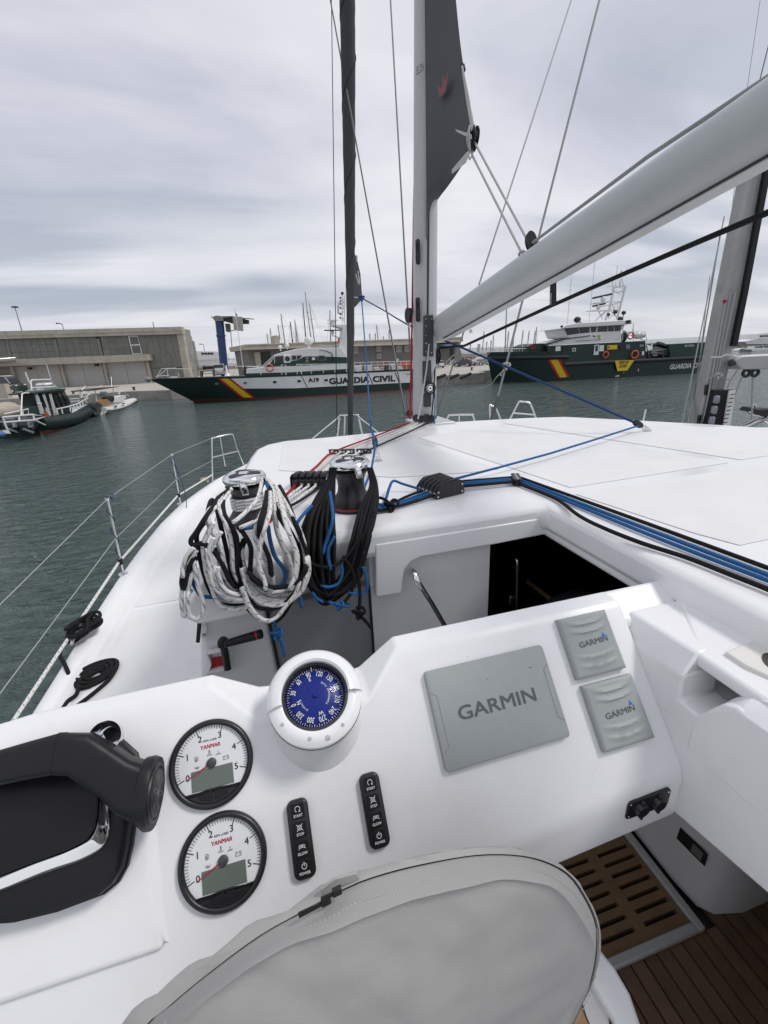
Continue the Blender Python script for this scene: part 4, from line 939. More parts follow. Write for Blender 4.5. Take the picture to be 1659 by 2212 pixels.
Kt = [[(730, 470), (760, 510), (780, 600), (800, 680), (850, 760), (900, 840), (940, 930), (960, 1030), (960, 1100), (930, 1160), (870, 1190), (780, 1190), (700, 1160), (630, 1110), (590, 1060), (570, 960), (590, 880)],
      [(830, 520), (870, 600), (930, 760), (980, 880), (1015, 1000), (1005, 1100), (975, 1160)],
      [(405, 625), (430, 700), (450, 790), (470, 870), (490, 960), (510, 1060), (540, 1150), (590, 1260), (640, 1340), (710, 1395), (790, 1410), (850, 1370), (900, 1290), (930, 1210)],
      [(395, 650), (350, 740), (310, 800), (290, 850), (300, 930), (320, 1030), (345, 1120), (375, 1200), (420, 1270), (480, 1300), (560, 1305), (640, 1295)],
      [(500, 540), (465, 610), (470, 700), (510, 770), (550, 850), (560, 950), (555, 1050), (565, 1120), (600, 1210)],
      [(560, 790), (600, 840), (640, 920), (640, 1010), (635, 1080)],
      [(480, 560), (430, 600), (395, 660), (340, 740), (290, 820), (250, 880), (270, 910), (330, 900), (390, 940), (430, 990), (470, 1060), (500, 1130), (540, 1180)],
      [(250, 950), (215, 1010), (200, 1080), (190, 1150), (200, 1190), (215, 1160), (230, 1080), (265, 1000)],
      [(620, 1250), (680, 1310), (760, 1325), (830, 1310), (880, 1270), (940, 1200)],
      [(750, 560), (740, 650), (710, 760), (705, 850), (740, 930), (770, 1010), (780, 1100)],
      [(620, 1080), (680, 1140), (760, 1175), (840, 1180), (910, 1165), (970, 1120), (1000, 1050)]]
Ut = [[(745, 500), (765, 560), (775, 640)], [(565, 815), (600, 798), (660, 790)], [(755, 780), (770, 880), (800, 980), (850, 1050), (870, 1110), (850, 1160), (790, 1205), (740, 1200)], [(420, 920), (445, 1000), (460, 1080), (450, 1150)],
      [(240, 1080), (260, 1140), (290, 1200), (330, 1240), (400, 1245)], [(490, 1225), (560, 1225), (620, 1220)], [(790, 1390), (800, 1430), (800, 1475)], [(815, 1500), (840, 1530), (850, 1570), (860, 1625)]]
coil('rope_coil', Ut, R_BLUE, 'blue rope showing between the black and white loops on the left winch', 'rope', 1.212, .001)
Kt = [Kt[3][::-1][:-1] + [(375, 640), (393, 612), (412, 640)] + Kt[2][1:]] + Kt[:2] + Kt[4:]
coil('rope_coil', Kt, R_BLACK, 'black rope looped among the white one on the winch nearer the water', 'rope', 1.214, .0065, extra=1)
coil('rope_coil', Wt, R_WHITE, 'white rope with dark flecks hanging in wide loops from the winch nearer the water', 'rope', 1.210, .0062, extra=1)
coil('rope_coil', Bt, R_WHITEB, 'white rope with blue flecks, its tail loop hanging lowest beside the side deck', 'rope', 1.196, .004)
mb = MB(); Mw = Matrix.Translation((-.112, 1.535, 3.325))
for k in range(4): mb.tube([Mw @ Vector((.0565 * math.cos(a), .0565 * math.sin(a), .085 + .011 * k + .011 * a / 6.2832)) for a in [2 * math.pi * i / 40 for i in range(41)]], .0055, 8)
tag(mb.build('rope_turns', R_WHITEB, None, smooth=70), 'four turns of white blue-flecked rope round the winch drum', 'rope')
def knot(mb, c, r, s):
    c = Vector(c)
    pts = [c + Vector((r * (math.sin(t) + 1.6 * math.sin(2 * t)) * .42, r * .5 * -math.sin(3 * t), r * (math.cos(t) - 1.6 * math.cos(2 * t)) * .42)) for t in [2 * math.pi * i / 36 for i in range(36)]]
    mb.tube(pts, s, 7, closed=True)
mb = MB(); v = Z5(812, 1488); knot(mb, P(v[0], v[1], Y=1.205), .017, .0052); o = mb.build('knot', R_BLUE, bpy.data.objects['rope_coil'])
loops = []
for i in range(27):
    q = ((i * 11) % 27) / 26; j = lambda s=9: random.uniform(-s, s)
    loops.append([(1165 + 30 * q, 400), (1150 + 40 * q + j(4), 480), (1085 + 95 * q + j(), 590), (1010 + 165 * q + j(), 740), (965 + 225 * q + j(), 900), (980 + 210 * q + j(), 1060), (1035 + 150 * q + j(), 1190 - 30 * q), (1115 + 70 * q + j(), 1285 - 90 * q + j()),
                  (1215 + 10 * q + j(), 1255 - 130 * q + j()), (1350 - 90 * q + j(), 1120 - 90 * q), (1395 - 110 * q + j(), 980 - 40 * q), (1425 - 110 * q + j(), 840), (1468 - 110 * q + j(5), 660), (1465 - 40 * q, 520), (1430 - 20 * q, 400)])
mb = MB()
for i, l in enumerate(loops): mb.tube(spline(coil_pts(l, 1.31 - .0040 * i, 1.455, 420, 900), 6), .0058, 8)
for l, yf in (([(1000, 1000), (1080, 1040), (1180, 1045), (1260, 990), (1330, 900), (1410, 790), (1450, 690)], 1.205), ([(1005, 1130), (1080, 1200), (1180, 1230), (1290, 1180), (1350, 1050), (1380, 950)], 1.208), ([(1245, 980), (1300, 1060), (1320, 1140), (1290, 1230), (1240, 1290)], 1.206), ([(1340, 1060), (1355, 1200), (1350, 1330)], 1.205), ([(1350, 1365), (1385, 1395), (1432, 1450)], 1.205)):
    mb.tube(spline(coil_pts(l, yf, 1.40), 7), .0058, 8)
v = Z5(1348, 1348); knot(mb, P(v[0], v[1], Y=1.205), .019, .0056)
tag(mb.build('rope_coil', R_BLACK, None, smooth=70), 'thick black rope coil hanging from the winch beside the roof edge, ending in a knot', 'rope')
U2 = [[(1160, 560), (1172, 640), (1180, 720), (1165, 800), (1130, 900), (1115, 960)], [(1190, 850), (1150, 930), (1150, 1000), (1165, 1060)], [(1230, 1010), (1240, 1080), (1220, 1150), (1160, 1180), (1110, 1170)], [(1040, 650), (975, 720), (935, 775)], [(955, 1190), (965, 1250), (975, 1310)],
      [(1378, 1050), (1400, 1130), (1400, 1200), (1350, 1230), (1290, 1215)], [(1150, 1275), (1215, 1298), (1282, 1305)], [(1045, 1215), (1070, 1250), (1110, 1275)]]
mb = MB()
for tr in U2: mb.tube(spline(coil_pts(tr, 1.206, 1.40), 7), .0052, 8)
v = Z5(1220, 1300); knot(mb, P(v[0], v[1], Y=1.2), .013, .0048)
tag(mb.build('rope_coil', R_BLUE, None, smooth=70), 'blue rope woven through the black coil, with a knotted end', 'rope')
# ---- winch handle in its pocket
yw = 1.315
def PW_(x, y, Y=yw): return P(x, y, Y=Y)
t = thing('winch_crank', 'black winch handle with a red ringed grip standing in a white pocket', 'winch handle', PW_(483, 1400))
m = MB(); m.tube([PW_(481, 1386, 1.285), PW_(484, 1400, 1.285), PW_(492, 1446, 1.285)], [.014, .012, .012], 10, flat=.7); m.build('arm', BLK, t)
m = MB(); m.lathe([(.0, .014), (.016, .013), (.018, 0), (.016, -.012), (0, -.013)], frame(PW_(482, 1388, 1.272), (1, 0, 0), (0, 0, 1)), 18); m.build('crank_boss', BLK, t, smooth=50)
a, b = PW_(486, 1391, 1.262), PW_(567, 1368.5, 1.25)
m = MB(); pr = [(0, .011), (.04, .014), (.1, .0125), (.5, .0145), (.82, .0155), (.835, .0155)]; m.tube([a.lerp(b, k) for k, _ in pr], [r for _, r in pr], 14); m.build('grip', BLKM, t, smooth=60)
m = MB(); m.tube([a.lerp(b, .836), a.lerp(b, .872)], .0157, 14); m.build('red_ring', RED, t)
m = MB(); m.tube([a.lerp(b, .873), a.lerp(b, .97), a.lerp(b, 1.0)], [.0155, .0155, .012], 14); m.build('grip_end', BLKM, t, smooth=60)
t = thing('handle_pocket', 'white winch handle pocket with a red lining screwed to the bulkhead', 'holder', PW_(475, 1430))
out = [(443, 1412), (470, 1408), (503, 1399), (501, 1412), (496, 1424), (503, 1446), (447, 1457), (452, 1436), (448, 1424)]
inn = [(449, 1415), (472, 1411), (497, 1404), (496, 1412), (491, 1424), (498, 1441), (452, 1451), (457, 1437), (453, 1424)]
o3, i3 = [PW_(x, y, 1.296) for x, y in out], [PW_(x, y, 1.296) for x, y in inn]
m = MB(); n = len(o3); back = [PW_(x, y, 1.34) for x, y in out]
m.add(o3 + i3 + back + [p + Vector((0, .03, 0)) for p in i3], [(i, (i + 1) % n, n + (i + 1) % n, n + i) for i in range(n)] + [(i, (i + 1) % n, 2 * n + (i + 1) % n, 2 * n + i) for i in range(n)] + [(n + i, n + (i + 1) % n, 3 * n + (i + 1) % n, 3 * n + i) for i in range(n)]); m.build('pocket_shell', WHT, t, bevel=.0015, seg=2)
m = MB(); m.prism([PW_(x, y, 1.312) for x, y in ((451, 1424), (496, 1416), (498, 1442), (453, 1452))], (0, .008, 0)); m.build('red_lining', RED, t, bevel=.001)
m = MB(); m.prism([PW_(x, y, 1.318) for x, y in ((449, 1414), (498, 1403), (498, 1444), (452, 1454))], (0, .008, 0)); m.build('back_plate', WHT, t)
MB().lathe([(.0, .002), (.003, .002), (.004, 0)], frame(PW_(456, 1418, 1.314), (1, 0, 0), (0, 0, 1)), 10).build('screw', STEEL, t)
# ---- rope clutches
def make_clutch(M, n, pitch, label, length=.115):
    """local x along the rope, y across the bank, z up"""
    t = thing('rope_clutch', label, 'rope clutch', M.translation, 'rope clutch banks on the coachroof')
    L_ = length / 2
    pf = [(-L_, .0), (-L_ - .003, .020), (-L_ + .010, .034), (-L_ + .022, .040), (L_ - .02, .044), (L_ - .004, .040), (L_, .0)]
    lv = [(-L_ - .001, .027), (-L_ + .012, .047), (-L_ + .04, .060), (L_ - .030, .063), (L_ - .012, .056), (L_ - .008, .046), (-L_ + .03, .042)]
    for i in range(n):
        y0 = (i - n / 2) * pitch
        m = MB(); m.prism([M @ Vector((x, y0 + .0012, z)) for x, z in pf], M.to_3x3() @ Vector((0, pitch - .0024, 0))); b = m.build('clutch_body', BLK, t, bevel=.0025, seg=2)
        m = MB(); m.prism([M @ Vector((x, y0 + .004, z)) for x, z in lv], M.to_3x3() @ Vector((0, pitch - .008, 0))); m.build('clutch_lever', BLKM, t, bevel=.004, seg=3)
        for sx in (-1,):
            m = MB(); m.lathe([(.0055, .001), (.008, .002), (.009, -.002)], M @ Matrix.Translation((-L_ - .002, y0 + pitch / 2, .014)) @ Matrix.Rotation(-math.pi / 2, 4, 'Y'), 14); m.build('rope_eye', STEEL, b)
    m = MB()
    pl = [(-L_ - .004, .0), (-L_ - .006, .022), (-L_ + .012, .044), (-L_ + .03, .056), (L_ - .02, .060), (L_, .052), (L_ + .004, .0)]
    for s_ in (-1, 1):
        m = MB(); m.prism([M @ Vector((x, s_ * n / 2 * pitch, z)) for x, z in pl], M.to_3x3() @ Vector((0, s_ * .0035, 0))); m.build('side_plate', BLK, t, bevel=.0012)
        for x, z in ((-L_ + .006, .008), (L_ - .008, .010), (L_ - .008, .040), (-L_ + .008, .026)):
            m = MB(); m.lathe([(.0, .0016), (.003, .0014), (.0038, 0)], M @ Matrix.Translation((x, s_ * (n / 2 * pitch + .0035), z)) @ Matrix.Rotation(-s_ * math.pi / 2, 4, 'X'), 10); m.build('screw', STEEL, t)
    return t
cA = P(944, 1079, z=RT); cB = P(1002, 1065, z=RT)
ex = Vector((cB.x - cA.x, cB.y - cA.y, 0)).normalized(); eyv = Vector((-ex.y, ex.x, 0))
MC = frame((cA + cB) / 2 + eyv * .069, ex, eyv)
make_clutch(MC, 5, .0262, 'black five lever rope clutch with blue and black lines, beside the organiser', (cB - cA).length)
lA, lB = P(*Z5(905, 560), z=RT), P(*Z5(1150, 520), z=RT)
ex2 = Vector((-.42, -1, 0)).normalized(); ey2 = Vector((-ex2.y, ex2.x, 0)) * 1
ML = frame((lA + lB) / 2 + Vector((.02, .06, 0)), (-ex2) * -1, ey2)
make_clutch(ML, 5, .0315, 'black five lever rope clutch with red and white lines, between the two winches', .125)
# ---- organiser and fairleads
t = thing('rope_organiser', 'black four sheave rope organiser where the lines turn aft', 'organiser', P(1110, 1048, z=RT))
o0, o1 = P(1118, 1050, z=RT), P(1104, 1022, z=RT); dO = (o1 - o0).normalized(); ln = .098; MO = frame(o0 + dO * ln / 2, dO, Vector((-dO.y, dO.x, 0)))
for z in (.0, .024):
    m = MB(); plate(m, MO, rrect(ln, .034, .008, 3), .005, z0=z); m.build('organiser_plate', BLK, t, bevel=.001)
for i in range(4):
    Ms = MO @ Matrix.Translation(((i - 1.5) * .023, 0, .005)); MB().lathe([(.0105, 0), (.0105, .004), (.0075, .009), (.0105, .015), (.0105, .019)], Ms, 18).build('sheave', BLKG, t, smooth=50)
    MB().lathe([(.0, .0255), (.004, .0255), (.005, .024)], Ms, 12).build('bolt_head', STEEL, t)
def fairlead(x0, x1, y0, y1, n, label):
    a, b = P(x0, y0, z=RT), P(x1, y1, z=RT); d = (b - a); ln = d.length; M = frame((a + b) / 2, d, Vector((-d.y, d.x, 0)))
    t = thing('rope_fairlead', label, 'fairlead', M.translation, 'fairleads ahead of the winches')
    for z in (.0, .022):
        m = MB(); plate(m, M, rrect(ln, .022, .006, 3), .006, z0=z); m.build('fairlead_bar', BLK, t, bevel=.001)
    for i in range(n + 1):
        m = MB(); m.box(M @ Vector(((i / n - .5) * (ln - .014), 0, .014)), (.010, .016, .018), M=M.to_3x3()); m.build('divider', BLK, t, bevel=.002)
    return [M @ Vector((((i + .5) / n - .5) * (ln - .014), 0, .014)) for i in range(n)]
f1 = fairlead(711, 767, 981, 980, 3, 'black three hole fairlead with the red line through it')
f2 = fairlead(770, 803, 980, 979, 2, 'black two hole fairlead at the foot of the roof block')
# ---- running lines over the roof
zc = RT + .009
mfoot = [P(885, 913, z=RT + .03), P(893, 914, z=RT + .02), P(902, 915, z=RT + .02), P(913, 915, z=RT + .02), P(926, 913, z=RT + .02)]
dst = [ML @ Vector((.0625, (i - 2) * .0315, .02)) for i in range(5)]
lab = [('red line running from the mast foot over the roof to the clutch', R_RED), ('white line beside the red one, from mast foot to clutch', R_LGREY), ('white dark-flecked line, second from the red one on the roof', R_WHITE), ('white line with black flecks next to the black roof line', R_WHITE), ('black line running from the mast foot to the two hole fairlead', R_BLACK)]
far = f1 + f2
order = sorted(range(5), key=lambda i: -dst[i].x)
for i in range(5):
    e = dst[sorted(range(5), key=lambda k: dst[k].x)[i]]
    rope('roof_line', [mfoot[i], far[i].lerp(mfoot[i], .5) - Vector((0, 0, .002)), far[i], e.lerp(far[i], .5), e], .0056, lab[i][1], lab[i][0], 'rope', 'lines led aft from the mast foot', sub=4)
# tails from the left clutch to the winch
for i, (m, zz) in enumerate(((R_RED, 0), (R_WHITEB, 1), (R_WHITEB, 2), (R_WHITE, 3), (R_BLACK, 4))):
    s_ = ML @ Vector((-.065, (i - 2) * .0315, .014)); s_ = ML @ Vector((.0, 0, 0)) + (ML.to_3x3() @ Vector((-.0645 * (1 if ML.to_3x3().col[0].y > 0 else -1), (i - 2) * .0315, .014)))
    e = Vector((-.06 + .012 * i, 1.56 - .01 * i, RT + .02 + .008 * (i % 3)))
    rope('rope_tail', [s_, s_.lerp(e, .3) + Vector((0, 0, -.004)), s_.lerp(e, .7) + Vector((.01, -.01, .0)), e], .0055, m, ['red', 'white blue-flecked', 'second white blue-flecked', 'white dark-flecked', 'black'][i] + ' rope tail leading from the clutch to the draped winch', 'rope', 'rope tails between clutch and winch')
# lines from right clutch to organiser and on aft
ym = [.045, .018, -.008, -.034]
sh = [MO @ Vector(((1.5 - i) * .023, 0, .0145)) for i in range(4)]
aft = [([(1122, 1031), (1390, 1128), (1659, 1227), (1760, 1264)], R_BLACK, 'black line running aft over the roof, topmost of the four', .0062), ([(1122, 1036), (1390, 1140), (1659, 1242), (1760, 1280)], R_BLUE, 'blue line running aft beside the topmost black one', .0060),
       ([(1121, 1040), (1390, 1150), (1659, 1254), (1760, 1293)], R_BLUE, 'second blue line running aft over the roof, nearer the helm', .0060), ([(1120, 1045), (1198, 1076), (1251, 1114), (1305, 1141), (1386, 1173), (1482, 1204), (1575, 1240), (1659, 1273), (1760, 1315)], R_BLACK, 'black line sagging along the roof edge nearest the helm', .0064)]
for i, (pts, m, l, r) in enumerate(aft):
    c0 = MC @ Vector(((cB - cA).length / 2, ym[i], .018))
    w = [P(x, y, z=RT + r + (.0 if i < 3 else .001)) for x, y in pts]
    rope('running_line', [c0, c0.lerp(sh[i], .5), sh[i]] + w, r, m, l, 'rope', 'lines led aft past the organiser', sub=5)
kp = P(846, 1092, z=RT + .02)
outs = [(-(cB - cA).length / 2 - .003, y, .014) for y in (.052, .026, 0, -.026, -.052)]
tails = [('blue rope loop standing up beside the right clutch', R_BLUE, [P(*Z6(190, 312), z=RT + .03), P(*Z6(152, 300), z=RT + .045), P(*Z6(135, 330), z=RT + .035), P(*Z6(122, 372), z=RT + .01), P(*Z6(100, 395), z=RT + .012)]),
         ('black rope from the right clutch, farthest from the helm', R_BLACK, [P(*Z6(200, 365), z=RT + .008), P(*Z6(150, 390), z=RT + .008), P(*Z6(85, 405), z=RT + .015)]),
         ('blue rope from the right clutch, nearly straight to the winch', R_BLUE, [P(*Z6(220, 370), z=RT + .008), P(*Z6(160, 392), z=RT + .008), P(*Z6(90, 408), z=RT + .02)]),
         ('second blue rope from the right clutch, between two black ones', R_BLUE, [P(*Z6(240, 372), z=RT + .008), P(*Z6(170, 396), z=RT + .008), P(*Z6(90, 412), z=RT + .012)]),
         ('black rope from the right clutch, nearest the roof edge', R_BLACK, [P(*Z6(250, 380), z=RT + .008), P(*Z6(170, 402), z=RT + .008), P(*Z6(85, 418), z=RT + .012)])]
for (l, m, w), s_ in zip(tails, outs):
    rope('rope_tail', [MC @ Vector(s_)] + w + [Vector((.30, 1.5, RT + .05))], .0056, m, l, 'rope', 'rope tails at the right clutch')
mb = MB(); knot(mb, kp, .024, .0058); mb.tube(spline([kp, kp + Vector((-.02, .02, .02)), kp + Vector((-.045, .035, .024)), kp + Vector((-.07, .03, .0))], 5), .0058, 8); tag(mb.build('rope_knot', R_BLACK), 'bulky black stopper knot lying at the roof corner beside the black coil', 'rope')
# ---- blocks
def make_block(c, up, side, s, label, group=None, spring=None, name='pulley_block'):
    up = Vector(up).normalized(); side = Vector(side).normalized(); fw = up.cross(side).normalized(); side = fw.cross(up)
    t = thing(name, label, 'pulley block', c, group)
    M = Matrix(((fw.x, up.x, side.x, c[0]), (fw.y, up.y, side.y, c[1]), (fw.z, up.z, side.z, c[2]), (0, 0, 0, 1)))
    ov = [(.55 * s * math.cos(a), (.95 if math.sin(a) > 0 else 1.0) * s * math.sin(a)) for a in [2 * math.pi * i / 24 for i in range(24)]]
    for z in (-.28 * s, .16 * s):
        m = MB(); plate(m, M, ov, .12 * s, z0=z, cham=.04 * s); m.build('cheek', BLK, t, smooth=45)
    m = MB(); m.lathe([(.46 * s, -.15 * s), (.34 * s, -.05 * s), (.34 * s, .05 * s), (.46 * s, .15 * s)], M @ Matrix.Translation((0, .15 * s, 0)), 20); m.build('sheave', BLKG, t, smooth=50)
    m = MB(); m.lathe([(.0, .30 * s), (.1 * s, .30 * s), (.12 * s, .27 * s)], M @ Matrix.Translation((0, .15 * s, 0)), 12); m.build('pin', STEEL, t)
    m = MB(); m.tube([M @ Vector((.25 * s, -.9 * s, 0)), M @ Vector((.25 * s, -1.3 * s, 0)), M @ Vector((0, -1.5 * s, 0)), M @ Vector((-.25 * s, -1.3 * s, 0)), M @ Vector((-.25 * s, -.9 * s, 0))], .08 * s, 8); m.build('shackle', STEEL, t)
    if spring is not None:
        p0, p1, r = spring; p0, p1 = Vector(p0), Vector(p1); n = 70
        ax = (p1 - p0).normalized(); q = ax.orthogonal().normalized(); w = ax.cross(q)
        m = MB(); m.tube([p0.lerp(p1, i / n) + (q * math.cos(i / n * 31) + w * math.sin(i / n * 31)) * r * (1 - .35 * i / n) for i in range(n + 1)], .0016, 5); m.build('spring', STEEL, t)
        m = MB(); m.lathe([(.0, .006), (r * .9, .006), (r * 1.25, .003), (r * 1.3, 0)], Matrix.Translation(p0), 20); m.build('deck_pad', STEEL, t, smooth=40)
    return t
b1 = P(817, 996, z=RT)
make_block(b1 + Vector((-.012, 0, .105)), (-.05, .05, 1), (1, .2, 0), .032, 'black block standing on a spring beside the fairleads', 'roof blocks for the jib sheet', (b1, b1 + Vector((-.008, 0, .055)), .017))
b2 = P(1398, 931, z=RT)
make_block(b2 + Vector((-.085, -.005, .052)), (-.9, .1, .45), (.2, 1, .3), .036, 'black block lying over on its spring, far across the roof', 'roof blocks for the jib sheet', (b2, b2 + Vector((-.035, 0, .03)), .020))
# ---- mast
MX, MY = 1.235, 3.40
t = thing('mast', 'pale grey mast with black track, standing at the front of the coachroof', 'mast', (MX, MY, RZ))
def mast_sec(z):
    x = MX + .026 * (z - 3.4); f = max(.62, 1 - .13 * (z - 3.4) / 1.0 * .6)
    return [Vector((x + (.088 * f) * abs(math.cos(a)) ** .8 * math.copysign(1, math.cos(a)), MY + (.115 * f) * abs(math.sin(a)) ** .8 * math.copysign(1, math.sin(a)), z)) for a in [2 * math.pi * i / 32 for i in range(32)]]
m = MB(); m.loft([mast_sec(z) for z in (RZ - .01, 3.8, 4.3, 5, 5.8, 7, 9, 12)]); m.build('mast_tube', MASTP, t, smooth=60)
def mx(z): return MX + .026 * (z - 3.4)
def mface(vx, vy): return P(vx, vy, Y=MY - .112)
m = MB(); a, b = mface(922, 905), mface(926, 480)
m.loft([[p + Vector((s * .006, 0, 0)) + Vector((0, y, 0)) for s, y in ((-1, 0), (1, 0), (1, .03), (-1, .03))] for p in (a, a.lerp(b, .5), b, mface(928, 200), mface(929, -200))]); m.build('luff_slot', BLK, t)
for i, (y0, y1) in enumerate(((516, 572), (642, 696))):
    m = MB(); c0, c1 = P(903, y0, Y=MY - .095), P(903, y1, Y=MY - .095); ctr = (c0 + c1) / 2; M = frame(ctr, (1, -.75, 0), (0, 0, 1)); plate(m, M, rrect(.034, (c1 - c0).length, .016, 5), .006, cham=.002); s_ = m.build('halyard_exit', BLK, t, smooth=45)
    m = MB(); plate(m, M @ Matrix.Translation((0, .03, .006)), rrect(.016, .05, .007, 3), .0015); m.build('exit_sheave', BLKM, s_); 
m = MB(); q = [mface(x, y) + Vector((0, -.02, 0)) for x, y in ((915, 682), (934, 680), (935, 770), (914, 770))]; m.prism(q, (0, .03, 0)); g = m.build('gooseneck_plate', mat('dark_casting', (.045, .047, .05), .45, .3), t, bevel=.004, seg=2)
for x, y in ((918, 690), (918, 705), (918, 725), (918, 742), (918, 760), (930, 690), (930, 762)):
    MB().lathe([(.0, .003), (.004, .0026), (.005, 0)], frame(mface(x, y) + Vector((0, -.021, 0)), (1, 0, 0), (0, 0, 1)), 10).build('rivet', STEEL, g)
for nm, pp in (('furling_plate', ((913, 780), (930, 778), (932, 828), (913, 830))), ('furling_plate', ((915, 850), (931, 848), (930, 878), (915, 879)))):
    m = MB(); q = [mface(x, y) + Vector((0, -.012, 0)) for x, y in pp]; m.prism(q, (0, .02, 0)); fpl = m.build(nm, mat('dark_casting', ()), t, bevel=.003)
c = mface(925, 838) + Vector((0, -.03, 0)); M = frame(c, (1, 0, 0), (0, 0, 1))
m = MB(); m.lathe([(.0, .012), (.018, .013), (.02, .018), (.046, .018), (.048, .012), (.044, .006), (.048, 0), (.046, -.02)], M, 28); fd = m.build('furling_drum', BLK, t, smooth=40)
m = MB(); m.lathe([(.0, .016), (.024, .0165), (.028, .0185), (.030, .018)], M, 20); m.build('drum_boss', CHROME, fd, smooth=50)
m = MB(); m.disc((0, 0, 0), .008, M, 6, h=.0172); m.build('hex_socket', BLK, fd)
m = MB(); o = P(903, 160, Y=MY - .10); put_text(m, 'SELDEN'.replace('E', 'É', 0), P(899.5, 163, Y=MY - .118), P(916, 152, Y=MY - .118) - P(899.5, 163, Y=MY - .118), (0, 0, .040), bold=.002); m.build('mast_lettering', INK, t, smooth=0)
for k, (x, y, s_) in enumerate(((884, 893, .026), (899, 903, .027), (909, 905, .027), (921, 903, .03), (931, 905, .03))):
    M = frame(P(x, y, Y=MY - .16), (1, 0, 0), (0, .2, 1)); m = MB(); m.lathe([(.0, .01), (s_ * .5, .011), (s_ * .55, .014), (s_, .014), (s_ * 1.05, .01), (s_ * .8, .004), (s_ * 1.05, -.004), (s_, -.01), (0, -.01)], M, 22); m.build('foot_sheave', BLK, t, smooth=40)
m = MB(); m.box((MX + .02, MY - .06, RZ + .006), (.30, .36, .018)); m.build('mast_step', ALU, t, bevel=.004)
# block on the mast's side
make_block(P(883, 681, d=3.3), (0, 0, 1), (1, .4, 0), .056, 'black block hanging beside the mast above the roof', name='mast_block')
# red halyard on the mast
rope('halyard', [P(895, 395, d=3.34), P(893.5, 470, d=3.33), P(891, 640, d=3.30), P(888, 800, d=3.27), P(886, 905, d=3.25)], .0072, R_RED, 'red halyard running down the side of the mast', 'rope', sub=3)
# ---- mainsail corner
t = thing('mainsail', 'dark grey mainsail corner drawn out of the mast, with white webbing at its clew', 'sail', P(960, 300, X=1.33))
SX = 1.345
luff = [(921, 515), (921, 440), (921, 330), (920, 200), (919, 80), (918, 0), (917, -120), (915, -260)]
leech = [(924.5, 512), (929, 462), (958, 415), (1006, 352), (1024, 300), (1017, 232), (1003, 150), (993, 80), (985, 0), (975, -120), (962, -260)]
body = luff + leech[::-1]
foot = [(924, 512), (925, 480), (931, 456), (944, 432), (962, 410), (985, 378), (1004, 348), (1016, 325), (1023, 300), (1026, 280)]
le = [(1026, 280), (1019, 240), (1011, 200), (1004, 160), (998, 120), (993, 80), (985, 0), (975, -120), (962, -260)]
rowsL = [P(x, y, Y=3.265) for x, y in spline([Vector((a, b, 0)) for a, b in luff], 6) and [(v.x, v.y) for v in spline([Vector((a, b, 0)) for a, b in luff], 6)]]
ed = [(v.x, v.y) for v in spline([Vector((a, b, 0)) for a, b in foot], 3)][:-1] + [(v.x, v.y) for v in spline([Vector((a, b, 0)) for a, b in le], 3)]
rowsE = [P(x, y, X=SX) for x, y in ed]
def rs(pts, n):
    L_ = [0]
    for p, q in zip(pts, pts[1:]): L_.append(L_[-1] + (q - p).length)
    out = []; j = 0
    for i in range(n):
        d = L_[-1] * i / (n - 1)
        while j < len(L_) - 2 and L_[j + 1] < d: j += 1
        out.append(pts[j].lerp(pts[j + 1], (d - L_[j]) / max(1e-9, L_[j + 1] - L_[j])))
    return out
nA, nB = 60, 9
la = rs(rowsL, nA); lb = rs(rowsE, nA)
grid = [[la[i].lerp(lb[i], k / (nB - 1)) + Vector((.025 * math.sin(math.pi * k / (nB - 1)), 0, 0)) for k in range(nB)] for i in range(nA)]
m = MB(); m.loft(grid, closed=False); o = m.build('sail_cloth', SAILC, t, smooth=80); sm = o.modifiers.new('thick', 'SOLIDIFY'); sm.thickness = .003
_a, _b, _c = P(921, 400, Y=3.265), P(1024, 300, X=SX), P(985, 0, X=SX); SN = (_b - _a).cross(_c - _a).normalized()
if SN.dot(_a - CAM) > 0: SN = -SN
def sp_(x, y, e=0): return PN(x, y, _a + SN * .034, SN)
for q in (((983, 279), (987, 285), (1018, 300), (1017, 290)), ((976, 366), (976, 375), (1005, 352), (1014, 332), (1010, 326))):
    m = MB(); m.prism([sp_(*p) for p in q], (.004, 0, 0)); m.build('webbing', mat('webbing_white', (.52, .52, .49), .85, bump=.2, bscale=300), t)
m = MB(); m.prism([sp_(*p) for p in ((996, 142), (999, 141), (1014, 215), (1022, 270), (1018, 283), (1008, 225))], (.003, 0, 0)); m.build('leech_tape', mat('webbing_white', ()), t)
m = MB(); crown = [(950, 213), (945, 184), (951, 189), (954.5, 193), (958, 160), (961, 178), (968, 152), (967, 175), (963, 197), (957, 205)]
m.prism([sp_(x - 1, y, -.022) for x, y in crown], (.003, 0, 0)); m.build('sail_emblem', mat('emblem_red', (.23, .09, .095), .7), t)
m = MB(); m.tube(spline([P(x, y, X=SX) for x, y in ((998, 135), (997, 150), (1003, 152), (1001, 140))], 5), .008, 8); m.build('leech_knot', BLKM, t)
make_block(P(1021, 301, X=SX) + Vector((.0, -.01, 0)), (.1, -.3, 1), (1, .2, 0), .062, 'black outhaul block at the clew of the dark grey sail')
cl = P(1021, 300, X=SX)
mb = MB()
for k in range(3): mb.tube(spline([cl + Vector((-.02, 0, .06)), cl + Vector((-.035, -.03 + .015 * k, .0)), cl + Vector((-.015, -.01, -.07)), cl + Vector((.02, .02, -.02)), cl + Vector((.0, .01, .07))], 6), .005, 6)
tag(mb.build('clew_lashing', R_LGREY), 'pale lashing wound through the block at the sail clew', 'rope')
